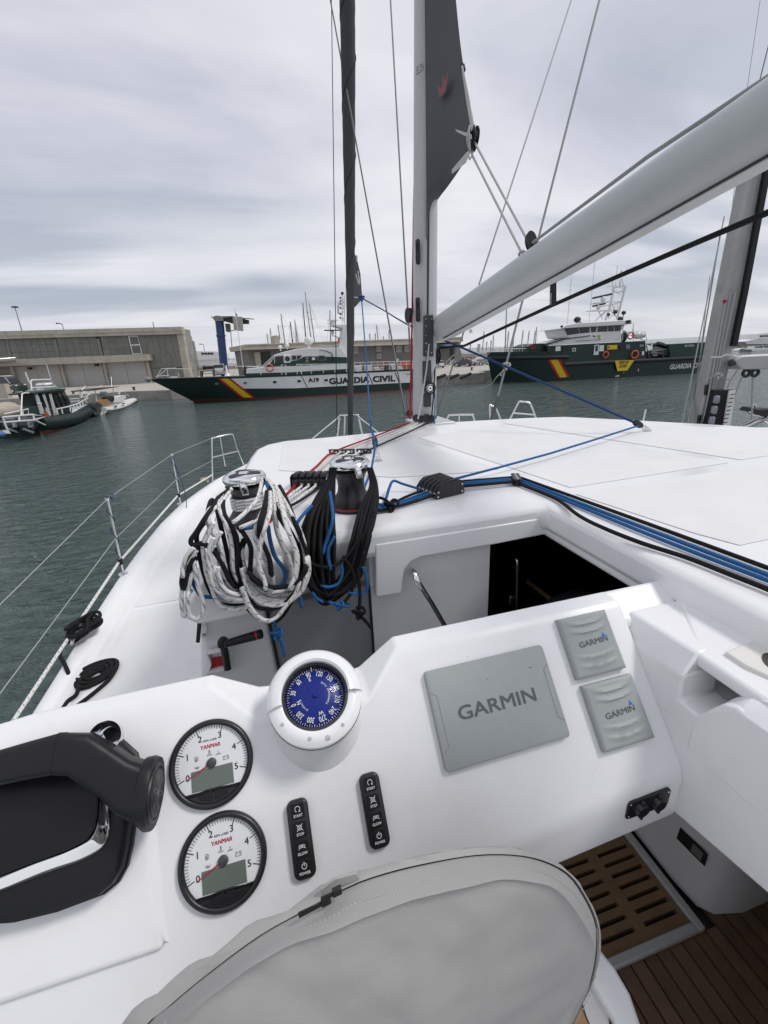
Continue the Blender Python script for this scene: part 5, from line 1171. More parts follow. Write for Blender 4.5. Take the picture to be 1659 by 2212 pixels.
# ---- boom
t = thing('boom', 'large pale grey boom rising aft from the mast, with a dark slot below', 'boom', P(935, 720, X=1.36))
BXc = 1.36
def bs(vx, yt, yb):
    a, b = P(vx, yt, X=BXc), P(vx, yb, X=BXc); c = (a + b) / 2; h = (a - b).length / 2
    ax = Vector((0, -1, .155)).normalized(); up = Vector((0, .155, 1)).normalized()
    return c, h, up
b0 = bs(940, 688, 746); b1_ = bs(1500, 320, 448)
cs0 = P(934, 722, X=BXc); 
def bsec(y, sc=1.0):
    f = (3.56 - y) / 2.5; c = Vector((BXc, y, 4.032 + .158 * (3.56 - y))); up = Vector((0, .155, 1)).normalized(); out = []
    for a in [2 * math.pi * i / 28 for i in range(28)]:
        out.append(c + Vector((1, 0, 0)) * .088 * sc * math.cos(a) + up * (.096 * sc * math.sin(a) - .010))
    return out
m = MB(); m.loft([bsec(y, s) for y, s in ((3.36, .85), (3.345, .97), (3.32, 1), (2.5, 1), (1.5, 1), (.5, 1), (-.6, 1), (-2.0, 1))]); m.build('boom_tube', BOOMP, t, smooth=60)
up = Vector((0, .155, 1)).normalized()
def bl(y, x, u): return Vector((BXc + x, y, 4.032 + .158 * (3.56 - y))) + up * u
m = MB(); m.loft([[bl(y, x, u) for x, u in ((-.045, -.092), (-.030, -.110), (.030, -.110), (.045, -.092))] for y in (3.2, -2)]); m.build('boom_groove_rail', BOOMP, t)
m = MB(); m.loft([[bl(y, x, u) for x, u in ((-.040, -.104), (-.036, -.109), (-.030, -.1035), (-.034, -.098))] for y in (3.22, -2)]); m.build('boom_slot', BLK, t)
for y in (2.04, 2.062):
    pass
m = MB(); a, b = P(1193, 612, X=BXc - .04), P(1196, 662, X=BXc - .06)
m.prism([P(x, y, X=BXc - .05) for x, y in ((1188, 616), (1195, 612), (1193, 663), (1187, 660))], (.002, -.004, 0)); m.build('strap', BLKM, t)
m = MB(); m.prism([P(x, y, X=BXc - .02) for x, y in ((1197, 612), (1200, 610), (1200, 656), (1194, 663))], (.002, -.004, 0)); m.build('strap', BLKM, t)
m = MB(); put_text(m, 'SELDEN', P(1190.5, 658, X=BXc - .0515), P(1192, 634, X=BXc - .0515) - P(1190.5, 658, X=BXc - .0515), P(1186.9, 658, X=BXc - .0515) - P(1190.5, 658, X=BXc - .0515)); m.build('strap_lettering', WINK, t, smooth=0)
m = MB(); m.ball(P(1009 + 8, 716, X=BXc), .012, 10, 8); m.ball(P(397 / 2.37 * .5486 + 1014.9, 720, X=BXc), .001, 6, 4); m.build('boom_end_pin', STEEL, t)
# block and lines on the boom
bb = P(1147, 522, X=1.37)
make_block(bb, (-.15, .2, 1), (.25, 1, 0), .048, 'black block standing on a spring on top of the boom', None, (bb + Vector((.0, 0, -.12)), bb + Vector((0, 0, -.07)), .016), 'boom_block')
rope('outhaul_line', [P(1024, 305, X=1.35), P(1140, 520, X=1.37)], .0062, R_LGREY, 'white outhaul line from the sail clew to the boom block, upper of two', 'rope', 'outhaul lines at the boom', sub=1)
rope('outhaul_line', [P(1020, 335, X=1.35), P(1128, 548, X=1.36)], .0062, R_LGREY, 'white outhaul line from the clew block to a knot on the boom', 'rope', 'outhaul lines at the boom', sub=1)
mb = MB(); knot(mb, P(1131, 551, X=1.34), .022, .006); tag(mb.build('rope_knot', R_LGREY), 'white knot tied at the boom below its standing block', 'rope')
rope('boom_line', [P(1151, 524, X=1.37), P(1400, 338, X=1.37), P(1659, 166, X=1.37), P(1900, 10, X=1.37)], .0072, R_GREY, 'grey line running along the top of the boom', 'rope', sub=1)
rope('boom_line', [P(1003, 747, X=1.36), P(1190, 661, X=1.35), P(1430, 556, X=1.34), P(1659, 459, X=1.33), P(1850, 380, X=1.33)], .0088, R_BLACK, 'thick black line slung below the boom', 'rope', sub=3)
make_block(P(943, 770, d=3.35), (.1, 0, 1), (1, .6, 0), .06, 'black block with a steel snap below the boom end', name='vang_block')
rope('vang_line', [P(949, 752, d=3.35), P(985, 748, d=3.2), P(1003, 747, X=1.36)], .008, R_BLACK, 'short black line from the block below the boom end', 'rope')
rope('mast_line', [P(940, 790, d=3.35), P(936, 860, d=3.3), P(932, 905, d=3.25)], .005, R_BLACK, 'black line hanging beside the mast from the lower block', 'rope', sub=2)
rope('mast_line', [P(927, 735, d=3.25), P(921, 800, d=3.2), P(903, 905, d=3.15)], .0055, R_LGREY, 'white line slanting down the face of the mast', 'rope', sub=2)
rope('mast_line', [P(938, 830, d=3.4), P(940, 870, d=3.4), P(938, 915, d=3.3)], .005, R_BLUE, 'blue line behind the black one at the mast foot', 'rope', sub=2)
# ---- furled jib on the forestay and its clew
t = thing('furled_jib', 'dark grey jib furled tightly round the forestay ahead of the mast', 'sail', (1.4, 7.8, 2.6))
fs = [P(757, 950, X=1.4), P(757, 700, X=1.4), P(756, 500, X=1.4), P(754, 300, X=1.4), P(751.5, 80, X=1.4), P(749, -60, X=1.4)]
rad = [.048, .062, .074, .082, .088, .09]
pth = spline(fs, 12); k = len(pth); rr = [rad[min(4, int(i / 12))] + (rad[min(5, int(i / 12) + 1)] - rad[min(4, int(i / 12))]) * ((i % 12) / 12) for i in range(k)]
rr = [r * (.95 + .018 * math.sin(i * 1.7) + .02 * math.sin(i * .6)) for i, r in enumerate(rr)]
m = MB(); m.tube(pth, rr, 12); m.build('furled_cloth', SAILD, t, smooth=80)
m = MB(); sp = [pth[i] + Vector((math.cos(i * .55) * rr[i] * 1.01, math.sin(i * .55) * rr[i] * 1.01, 0)) for i in range(k)]; m.tube(spline(sp, 4), .005, 5); m.build('wrap_edge', BLKM, t)
m = MB(); m.prism([P(x, y, X=1.40) for x, y in ((765, 548), (770, 560), (777, 592), (780.5, 640), (779, 648), (765, 664))], (.01, 0, 0)); m.build('clew_cloth', BLKM, t)
for q in (((767, 592), (769, 591), (776, 615), (774.5, 616)), ((772, 586), (774, 586), (777.5, 612), (775.5, 613)), ((765, 640), (778, 642), (778, 645), (765, 643)), ((769, 552), (771, 551), (772, 564), (769.5, 566))):
    m = MB(); m.prism([P(x, y, X=1.39) for x, y in q], (.006, 0, 0)); m.build('webbing', mat('webbing_white', ()), t)
cj = P(781, 644, X=1.40)
mb = MB(); knot(mb, cj, .035, .010); tag(mb.build('rope_knot', R_DBLUE), 'blue knot joining the jib sheet to the furled sail clew', 'rope')
rope('jib_sheet', [cj, P(792, 790, d=5.2), P(801, 927, d=3.5), b1 + Vector((-.012, -.01, .12))], .0075, R_BLUE, 'light blue jib sheet coming down to the standing roof block', 'rope', sub=1)
rope('jib_sheet', [b1 + Vector((-.012, -.02, .11)), P(803, 1010, z=RT + .02), Vector((.35, 1.72, RT + .015))], .0056, R_BLUE, 'blue line dropping from the standing roof block behind the winch', 'rope', sub=2)
b2c = b2 + Vector((-.085, -.005, .052))
rope('jib_sheet', [cj, P(832, 672, d=5.4), P(880, 701, d=4.2), P(1000, 752, d=3.2), P(1200, 838, d=2.75), b2c], .0075, R_DBLUE, 'dark blue jib sheet crossing behind the mast to the far roof block', 'rope', sub=2)
rope('jib_sheet', [b2c + Vector((-.01, -.01, -.01)), P(1190, 979, z=RT + .035), MC @ Vector(((cB - cA).length / 2, .05, .022))], .0058, R_BLUE, 'blue line running low over the roof from the far block to the clutch', 'rope', sub=2)
# ---- standing rigging
def wire(a, b, r, label, m=None, name='rigging_wire', grp='rigging wires beside the mast'): return rope(name, [a, b], r, m or STEELD, label, 'wire', grp, sub=1, n=6)
STEELD = mat('wire_dark', (.10, .10, .105), .45, .6); STEELG = mat('wire_grey', (.20, .20, .195), .6, .2)
wire(P(715.5, -40, d=7.0), P(728, 935, d=7.0), .007, 'thin dark line dropping straight down ahead of the furled jib', R_BLACK)
wire(P(710, -20, d=5.2), P(879, 912, d=4.1), .0085, 'dark wire slanting down across the furled jib to the mast foot')
wire(P(843, -10, d=4.0), P(886, 760, d=3.5), .0075, 'thin dark wire running down just left of the mast')
wire(P(1240, -18, d=4.6), P(941, 904, d=3.4), .0065, 'thin dark wire slanting from above the boom to the mast foot')
s5 = (P(1298, -12, d=5.2), P(1160, 533, d=5.2), P(1076, 855, d=5.0), P(1060, 912, d=5.0))
wire(s5[0], s5[2], .0125, 'thick grey shroud passing behind the boom block to the foredeck', STEELG)
rope('turnbuckle', [P(1076, 860, d=5.0), P(1068, 885, d=5.0), P(1058, 915, d=5.0)], .019, STEELD, 'dark turnbuckle at the foot of the thick grey shroud', 'fitting', sub=1)
mb = MB(); knot(mb, P(1094, 790, d=5.0), .04, .011); tag(mb.build('rope_knot', R_GREY), 'grey knot tied round the thick shroud above its turnbuckle', 'rope')
rope('bow_line', [P(1094, 790, d=5.0), P(1075, 812, d=7), P(1040, 838, d=12), P(990, 845, d=30), P(955, 820, d=45)], .006, R_LGREY, 'pale slack line drooping from the thick shroud toward the quay', 'rope', sub=6)
# ---- stanchions, lifelines and pulpits of the port side
def foot(x, y): return P(x, y, z=DZ + .062)
st = []
for (fx, fy), (tx, ty), lb in (((266, 1240), (231.5, 1078), 'near steel stanchion bound with blue cord, standing on the port rail'), ((389, 1088), (371, 982), 'far steel stanchion with a loose blue cord end, standing on the port rail')):
    a = foot(fx, fy); b = P(tx, ty, Y=a.y); t = thing('stanchion', lb, 'stanchion', a, 'stanchions along the port rail'); st.append((a, b))
    m = MB(); m.tube([a, b], .0105, 12); m.build('post', STEEL, t)
    m = MB(); m.lathe([(.0, .006), (.034, .006), (.036, 0)], Matrix.Translation(a), 16); m.build('foot_plate', STEEL, t, smooth=40)
    m = MB(); m.tube([a.lerp(b, .14), a.lerp(b, .21)], .019, 10); m.build('black_tape', BLKM, t)
    m = MB(); m.tube([a.lerp(b, .985), a.lerp(b, 1.01)], .015, 10); m.build('post_cap', CHROME, t)
(a1, t1), (a2, t2) = st
pf = foot(459, 1040); pt = P(458, 946, Y=pf.y); pm = pf.lerp(pt, .49); pl_ = pf.lerp(pt, .16)
LM = mat('lifeline', (.42, .43, .43), .5, .3)
def lw(pts, r, m, label): return rope('lifeline', pts, r, m, label, 'lifeline', 'lifelines along the port rail', sub=1)
lw([P(-120, 1395, X=-1.36), P(0, 1306, X=-1.36), t1, t2, pt], .0026, LM, 'top lifeline of the port rail, a thin grey wire')
lw([P(-120, 1640, X=-1.34), P(0, 1498, X=-1.34), a1.lerp(t1, .49), a2.lerp(t2, .5), pm], .0026, LM, 'middle lifeline of the port rail, a thin grey wire')
lw([P(-90, 1720, X=-1.33), P(9, 1587, X=-1.33), a1.lerp(t1, .17) + Vector((-.012, 0, 0)), a2.lerp(t2, .17) + Vector((-.012, 0, 0)), pl_], .0095, R_WHITE, 'lowest lifeline of the port rail, a thick white rope with dark flecks')
rope('lanyard', [t2, t2 + Vector((.03, -.05, -.15)), t2 + Vector((.07, -.1, -.45)), t2 + Vector((.06, -.22, -.62)), t2 + Vector((.0, -.38, -.64))], .004, R_DBLUE, 'loose blue cord hanging from the far stanchion onto the deck', 'rope')
for (a, b), lb in zip(st, ('blue cord wound down the near stanchion', 'blue cord wound down the far stanchion')):
    ax = (b - a).normalized(); q = ax.orthogonal().normalized(); w = ax.cross(q); n = 60
    rope('lanyard', [a.lerp(b, 1 - .95 * i / n) + (q * math.cos(i / n * 21) + w * math.sin(i / n * 21)) * (.015 + .006 * math.sin(i * .8)) for i in range(n + 1)], .0032, R_DBLUE, lb, 'rope', 'blue cords on the stanchions', sub=2)
mb = MB(); knot(mb, t1 + Vector((.02, .03, .0)), .03, .006); tag(mb.build('rope_knot', mat('cord_grey_blue', (.10, .15, .2), .8)), 'grey blue knot on the top of the near stanchion', 'rope')
def pulpit(pts, bar, label, r=.0105, grp='steel pulpit rails on the bows'):
    t = thing('pulpit', label, 'pulpit', pts[0], grp)
    m = MB(); m.tube(spline(pts, 5), r, 10); m.build('hoop', STEEL, t, smooth=60)
    for b in bar: m = MB(); m.tube(b, r * .85, 8); m.build('cross_bar', STEEL, t, smooth=60)
Yp = pf.y
q = lambda x, y, dy=0: P(x, y, Y=Yp + dy)
pulpit([pf, q(458, 990), q(458, 950), q(463, 945.5, .05), q(498, 938, .2), q(505, 944, .25), q(511, 965, .35), q(526, 1003, .6)], [[q(459, 988), q(516, 974, .42)], [q(475, 942.5, .1), q(486, 1007, .3)]], 'near steel pulpit hoop on the port bow')
mb = MB()
rnd = random.Random(3)
c0 = foot(442, 1040) + Vector((.02, -.1, .02)); mb.tube(spline([c0 + Vector((rnd.uniform(-.06, .06), rnd.uniform(-.1, .1), rnd.uniform(0, .05))) for i in range(16)], 5), .009, 7)
tag(mb.build('rope_bundle', mat('rope_beige', (.42, .37, .28), .9)), 'beige rope bundle lying on the port rail below the pulpit', 'rope')
e = lambda x, y, d=8.0: P(x, y, d=d)
pulpit([e(729, 945), e(734, 900), e(738, 898), e(770, 897), e(774, 900), e(782, 938)], [[e(745, 899), e(744, 940)], [e(772, 899), e(820, 938, 6.5)], [e(734, 900), e(676, 948, 6)]], 'steel bowsprit pulpit behind the foot of the furled jib', .02)
pulpit([e(964, 910, 6), e(969, 899, 6), e(974, 896.5, 6), e(1017, 895.5, 6), e(1021, 898, 6), e(1026, 912, 6)], [[e(992, 897, 6), e(992, 910, 6)]], 'low steel rail on the foredeck to the right of the mast', .014)
pulpit([e(1059, 912, 6), e(1058, 877, 6), e(1061, 876, 6), e(1070, 880, 6), e(1074, 888, 6), e(1084, 912, 6)], [], 'narrow steel rail round the shroud turnbuckle', .012)
pulpit([e(1098, 912, 6), e(1110, 890, 6), e(1121, 869, 6), e(1126, 867.5, 6), e(1140, 869, 6), e(1147, 875, 6), e(1161, 912, 6)], [[e(1109, 892, 6), e(1155, 896, 6)]], 'wide steel pulpit hoop on the starboard bow', .013)
wire(e(1395, 885, 6), e(1389, 912, 6), .011, 'short steel stub post beyond the far roof edge', STEEL, 'steel_post', None)
m = MB(); m.prism([P(x, y, z=DZ) for x, y in ((990, 905), (1100, 930), (1000, 930))], (0, 0, .05)); 
# ---- mooring line on the near cleat
t = thing('mooring_cleat', 'grey steel cleat on the port rail wrapped in black line', 'cleat', foot(172, 1378))
ca, cb = foot(160, 1408) + Vector((0, 0, .05)), foot(186, 1347) + Vector((0, 0, .05)); cm = ca.lerp(cb, .5)
m = MB(); m.tube(spline([ca, ca.lerp(cm, .4) + Vector((0, 0, .012)), cm + Vector((0, 0, .014)), cb.lerp(cm, .4) + Vector((0, 0, .012)), cb], 5), [.010] * 4 + [.016] * 13 + [.010] * 4, 10, flat=.6); m.build('horn', ALU, t, smooth=60)
for f in (.35, .65):
    m = MB(); p = ca.lerp(cb, f); m.tube([p + Vector((0, 0, .01)), p - Vector((0, 0, .05))], [.012, .018], 10); m.build('leg', ALU, t)
pts = []
rk = random.Random(11)
for k in range(7):
    c = ca.lerp(cb, .5 + rk.uniform(-.06, .06)) + Vector((.02 + .014 * (k % 3), 0, -.018 + .011 * k)); rxx, ryy, tl = .050 + .012 * (k % 3), .085 + rk.uniform(-.015, .02), rk.uniform(-.35, .35)
    for j in range(8):
        a = 2 * math.pi * j / 8; pts.append(c + Vector((rxx * math.cos(a) + .02 * math.sin(a), ryy * math.sin(a), .012 * j / 8 + tl * .05 * math.sin(a) + .012 * math.cos(a))))
pts += [foot(132, 1412) + Vector((0, 0, .02)), foot(140, 1436) + Vector((0, 0, .012)), P(148, 1455, z=DZ + .06), P(152, 1478, z=DZ + .02), P(165, 1484, z=DZ + .016)]
sc0 = P(206, 1455, z=DZ + .02)
sp = []
n = 100
for i in range(n):
    a = -2.6 - i / n * 2 * math.pi * 3.6; r = .135 - .100 * i / n; sp.append(sc0 + Vector((r * .8 * math.cos(a) + r * .2 * math.sin(a), r * .9 * math.sin(a) , .004 * math.sin(i * .5))))
mb = MB(); mb.tube(spline(pts, 5), .0105, 8); mb.tube(sp, .0105, 8); mb.tube(spline([pts[-1], P(173, 1470, z=DZ + .03), sp[2]], 5), .0105, 8)
mb.tube(spline([P(172, 1477, z=DZ + .02), P(165, 1500, z=DZ + .018), P(145, 1516, z=DZ + .018), P(125, 1545, z=DZ + .018)], 5), .0105, 8)
mb.tube(spline([sp[0], P(248, 1432, z=DZ + .022), P(240, 1462, z=DZ + .02), P(205, 1495, z=DZ + .018), P(160, 1530, z=DZ + .018), P(140, 1550, z=DZ + .018)], 6), .0105, 8)
tag(mb.build('mooring_line', R_BLACK, None, smooth=70), 'black mooring line on the cleat with its tail flaked in a spiral on deck', 'rope')
# ---- grab rails at the companionway
t = thing('grab_rail', 'bright steel grab rail on the white bulkhead beside the doorway', 'grab rail', P(893, 1235, Y=1.33))
m = MB(); m.tube(spline([P(892, 1230, Y=1.345), P(893, 1236, Y=1.30), P(905, 1262, Y=1.27), P(935, 1310, Y=1.27), P(975, 1380, Y=1.27)], 6), .0125, 14); m.build('tube', CHROME, t, smooth=70)
t = thing('door_handle', 'slim steel handle in the dark doorway', 'handle', P(1115, 1250, Y=1.5))
m = MB(); m.tube(spline([P(1112, 1212, Y=1.55), P(1114, 1213, Y=1.5), P(1116.5, 1220, Y=1.48), P(1115, 1340, Y=1.48)], 5), .009, 12); m.build('bar', CHROME, t, smooth=70)
m = MB(); M = frame(P(1103, 1295, Y=1.50), (1, 0, 0), (0, 0, 1)); plate(m, M, rrect(.025, .05, .012, 5), .01, cham=.002); m.build('lock_plate', STEEL, t, smooth=45)
tag(MB().tube([P(1140, 1257, Y=1.7), P(1190, 1295, Y=1.5)], .011, 8).build('wooden_pole', mat('pole_wood', (.30, .19, .07), .6)), 'short wooden pole lying in the dark doorway', 'pole')
m = MB(); c = P(1245, 1300, Y=1.35); m.ball(c + Vector((0, 0, -.10)), .17, 20, 10, sc=(1.1, .7, .8)); tag(m.build('seat_cushion', mat('cushion_dark', (.03, .03, .032), .9)), 'dark rounded cushion just visible in the doorway', 'cushion')
# ---------------------------------------------------------------- the harbour: quays, buildings, ships, boats, vehicles
CONC = mat('concrete', (.42, .385, .33), .85, var=.14, vscale=.9, dirt=(.17, .155, .13), dscale=.7, damt=.55, bump=.2, bscale=8, bdist=.02)
CONCD = mat('concrete_quay', (.28, .27, .245), .85, var=.2, vscale=.8, dirt=(.09, .09, .08), dscale=.5, damt=.7)
PAVE = mat('quay_paving', (.42, .39, .34), .9, var=.12, vscale=.4, dirt=(.2, .18, .16), dscale=.3, damt=.5)
GPAN = mat('facade_grey', (.165, .17, .15), .5, var=.14, vscale=.5, dirt=(.25, .25, .22), dscale=.6, damt=.45)
GPAN2 = mat('facade_grey_pale', (.185, .19, .168), .45, var=.2, vscale=.8)
GAR = mat('garage_grey', (.42, .42, .41), .6, var=.06, vscale=.5, dirt=(.22, .21, .2), dscale=.5, damt=.4)
GREEN = mat('ship_green', (.006, .024, .018), .45, var=.12, vscale=.6)
GREEN2 = mat('ship_green_light', (.010, .038, .027), .5, var=.1, vscale=.8)
SWHITE = mat('ship_white', (.72, .73, .73), .35, var=.04, vscale=.8, dirt=(.45, .43, .38), dscale=1.2, damt=.35)
SRED = mat('ship_red', (.46, .018, .02), .4); SYEL = mat('ship_yellow', (.68, .47, .02), .4); BOOT = mat('boot_red', (.14, .018, .014), .55, var=.2, vscale=1)
SBLK = mat('ship_black', (.008, .009, .009), .4); WIN = mat('ship_window', (.014, .017, .019), .08); WINL = mat('pale_window', (.16, .18, .19), .12)
RUB = mat('rubber', (.025, .025, .026), .8, var=.2, vscale=3); ORG = mat('lifebuoy_orange', (.55, .10, .04), .6); TUBEG = mat('rail_white', (.7, .7, .7), .4)
MASTG = mat('far_mast', (.25, .25, .25), .5); TAN = mat('beige_canvas', (.40, .35, .29), .9, var=.1, vscale=2); TUBEW = mat('tube_white', (.62, .61, .57), .55, var=.06, vscale=2)
ENG = mat('engine_dark', (.03, .034, .045), .35, var=.15, vscale=3); ENGG = mat('engine_grey', (.22, .24, .27), .3)
CRB = mat('crane_blue', (.028, .06, .17), .5, var=.15, vscale=1)
def hz_(f, ox, oy): return lambda x, y: (ox + f * x, oy + f * y)
ZH, ZG, ZM, ZL, ZK, ZJ, ZA, ZB = hz_(.1984, 301.7, 658.3), hz_(.21495, 548.6, 603.5), hz_(.23148, 1014.9, 576.), hz_(.2063, 1316.6, 630.9), hz_(.1984, 905.2, 685.8), hz_(.1984, 0, 740.6), hz_(.1389, 0, 647.3), hz_(.1389, 208.5, 685.75)
class VPl:
    """a vertical plane of the place: seen at two picture points, at two distances"""
    def __init__(s, a, b):
        s.p = Vector(a); e = Vector(b) - s.p; e.z = 0; s.e = e.normalized(); s.n = Vector((-s.e.y, s.e.x, 0))
        if s.n.dot(s.p - CAM) < 0: s.n = -s.n
    def q(s, v, off=0.0): return PN(v[0], v[1], s.p + s.n * off, s.n)
    def pr(s, parent, name, m, poly, off=0.0, dep=.1, **kw): return MB().prism([s.q(v, off) for v in poly], s.n * dep).build(name, m, parent, **kw)
    def tb(s, mb, pts, r, off=0.0, n=6): return mb.tube([s.q(v, off) for v in pts], r, n)
    def text(s, parent, name, m, body, bl, br, h, off=0.0, bold=.0, shear=0.0):
        o, r = s.q(bl, off), s.q(br, off); u = s.q((bl[0], bl[1] - h), off) - o; u = Vector((0, 0, u.length))
        return put_text(MB(), body, o, r - o, u + (r - o).normalized() * u.length * shear * 0, bold=bold, shear=shear).build(name, m, parent, smooth=0)
def zmap(f, pts): return [f(*p) for p in pts]
QZ = 1.1
# quays
ql = [P(x, y, z=QZ) for x, y in ((-60, 868), (20, 862), (155, 853.7), (278, 846), (367, 843))]
quay = [(p.x, p.y) for p in ql] + [(-4, 62), (15.5, 60), (16.5, 49.5), (18.5, 48.9), (25.6, 48.9), (27.5, 53.5), (46, 50.3), (48, 56), (58, 120)]
far_ = [(58, 600), (-400, 600), (-400, ql[0].y)]
m = MB(); m.prism([(x, y, -2) for x, y in quay + far_], (0, 0, QZ + 2)); m.build('quay', PAVE, smooth=0, kind='structure')
m = MB()
for a, b in zip(quay, quay[1:]):
    a, b = Vector((a[0], a[1], 0)), Vector((b[0], b[1], 0)); d = (b - a).normalized(); nn = Vector((d.y, -d.x, 0))
    m.add([a + nn * .06 + Vector((0, 0, z)) for z in (-1, QZ - .02)] + [b + nn * .06 + Vector((0, 0, z)) for z in (-1, QZ - .02)] + [a + nn * .06 + Vector((0, 0, QZ + .02)), b + nn * .06 + Vector((0, 0, QZ + .02)), a - nn * .5 + Vector((0, 0, QZ + .02)), b - nn * .5 + Vector((0, 0, QZ + .02))], [(0, 2, 3, 1), (1, 3, 5, 4), (4, 5, 7, 6)])
m.build('quay_wall', CONCD, smooth=0, kind='structure')
# ---- the long concrete building on the left
fA, fB = P(120, 838, z=QZ), P(282, 829, z=QZ)
LB = VPl(fA, fB)
t = thing('harbour_building', 'long low concrete harbour building with grey panelled front and roof parapet', 'building', fA)
qq = lambda f, *pts: [f(*p) for p in pts]
LB.pr(t, 'wall', CONCD, [(-140, 718)] + qq(ZB, (1280, 170), (1420, 960)) + [(-140, 852)], 1.0, 5, smooth=0)
sideB = LB.q(ZB(1320, 145)); 
dside = (LB.n * .93 + LB.e * .36).normalized()
LB.pr(t, 'parapet', CONC, [(-140, 719.5)] + qq(ZB, (1320, 145), (1345, 255)) + [(0, 732.3), (-140, 737)], -.5, 1.2, smooth=0)
LB.pr(t, 'parapet_coping', CONC, [(-140, 719)] + qq(ZB, (1320, 143), (1332, 205)) + [(0, 725.5), (-140, 729.5)], -.62, .12, smooth=0)
a, b = LB.q(ZB(1320, 145), -.6), LB.q(ZB(1345, 255), -.6); sd_ = P(414.5, 727.4, z=a.z) - a
m = MB(); m.prism([a, Vector((a.x, a.y, b.z)), Vector((a.x, a.y, b.z)) + sd_, a + sd_], -LB.e * .3); m.build('parapet', CONC, t, smooth=0)
m = MB(); a, b = LB.q(ZB(1345, 255), .5), LB.q(ZB(1455, 945), .5); d_ = sd_ * .62; m.prism([a, Vector((a.x, a.y, QZ)), Vector((a.x, a.y, QZ)) + d_, a + d_], -LB.e * .3); m.build('side_wall', CONC, t, smooth=0)
m = MB(); c = a + sd_ * .9; m.tube([Vector((c.x, c.y, QZ)), Vector((c.x, c.y, a.z))], .5, 10); m.build('downpipe', MASTG, t)
LB.pr(t, 'pilaster', CONC, qq(ZB, (1245, 262), (1345, 255), (1455, 945), (1370, 945)), -.25, .9, smooth=0)
LB.pr(t, 'canopy_beam', CONC, [(-140, 784), (36, 775.8), (230.4, 768)] + qq(ZB, (780, 568), (805, 668)) + [(230.4, 783.4), (0, 791.8), (-140, 797)], -1.6, 2.4, smooth=0)
LB.pr(t, 'beam_ledge', CONC, [(-140, 790), (36, 783.4), (230.4, 776)] + qq(ZB, (795, 628), (805, 668)) + [(230.4, 783.2), (0, 791.6), (-140, 796.5)], -1.72, .12, smooth=0)
def pil(x0, y0, x1, y1, w, off=-.2): LB.pr(t, 'pilaster', CONC, [(x0, y0), (x0 + w, y0 - .2), (x1 + w, y1 - .2), (x1, y1)], off, .6, smooth=0)
pil(127, 788, 141, 840, 6); pil(220, 783.5, 231, 833, 6); pil(313, 779.5, 324, 829, 6); pil(20, 792, 34, 846, 7)
for (xa, ya, xb, yb, xa2, ya2, xb2, yb2) in ((134, 787.5, 219, 783.5, 149, 839.6, 230, 833.4), (227, 783, 312, 779.7, 238, 833, 323, 829.3), (28, 791.6, 126, 788, 43, 845, 140, 840)):
    for k in range(2):
        f0, f1 = k / 2 + .004, (k + 1) / 2 - .004; L2 = lambda f: ((xa + (xb - xa) * f, ya + (yb - ya) * f), (xa2 + (xb2 - xa2) * f, ya2 + (yb2 - ya2) * f))
        p, q = L2(f0), L2(f1); LB.pr(t, 'garage_panel', GAR, [p[0], q[0], q[1], p[1]], .35, .3, smooth=0)
LB.pr(t, 'plinth', CONC, [(140, 836), (330, 826), (333, 831), (140, 841)], -.5, .8, smooth=0)
# upper infill panels, bay by bay
def bay(x0, x1, yt0, yt1, yb0, yb1, sk, nc, nr, off=.25):
    for i in range(nc):
        for j in range(nr):
            u0, u1, v0, v1 = i / nc + .003, (i + 1) / nc - .003, j / nr + .005, (j + 1) / nr - .005
            def pt(u, v): xt = x0 + (x1 - x0) * u; ya = yt0 + (yt1 - yt0) * u; yb = yb0 + (yb1 - yb0) * u; return (xt + sk * v, ya + (yb - ya) * v)
            LB.pr(t, 'facade_panel', GPAN2 if random.random() < .15 else GPAN, [pt(u0, v0), pt(u1, v0), pt(u1, v1), pt(u0, v1)], off + random.uniform(-.01, .01), .2, smooth=0)
bay(-60, 8, 736, 733, 781, 777.5, 12, 4, 3); bay(17, 112, 732.5, 729.5, 777, 772.6, 11, 6, 3); bay(121, 206, 729, 726.3, 772.3, 769.2, 9.5, 5, 3); bay(216, 275, 726, 724.6, 768.8, 766.6, 9, 4, 3)
bay(299, 381, 724, 722.2, 765, 763.5, 8.5, 6, 1); bay(321, 390, 764, 763, 795, 793, 5.5, 6, 1); bay(327, 396, 796, 794, 829, 817, 5, 6, 1)
for x0 in (9, 113, 207): LB.pr(t, 'pilaster', GPAN2, [(x0, 732), (x0 + 7, 731.6), (x0 + 17, 773), (x0 + 10, 773.4)], .15, .3, smooth=0)
wf = LB.pr(t, 'window', SWHITE, qq(ZB, (487, 287), (640, 284), (712, 566), (555, 572)), .12, .15, smooth=0)
for poly in (((512, 305), (636, 302), (664, 415), (532, 420)), ((540, 440), (668, 434), (695, 552), (566, 556))): LB.pr(wf, 'pane', mat('shutter_grey', (.13, .125, .12), .5, var=.2, vscale=3), qq(ZB, *poly), .08, .05, smooth=0)
for x, y in ((61, 796.5), (206, 789)): LB.pr(t, 'wall_lamp', SBLK, [(x - 3, y - 3), (x + 3, y - 3), (x + 3.5, y + 2), (x - 2, y + 2)], -.6, .6, smooth=0)
m = MB(); m.add([LB.q((-140, 784), -6), LB.q((33, 771.5), -6), LB.q((36, 780), -2), LB.q((-140, 797), -2)], [(0, 1, 2, 3)]); o = m.build('porch_roof', ALU, t); sm = o.modifiers.new('s', 'SOLIDIFY'); sm.thickness = .25
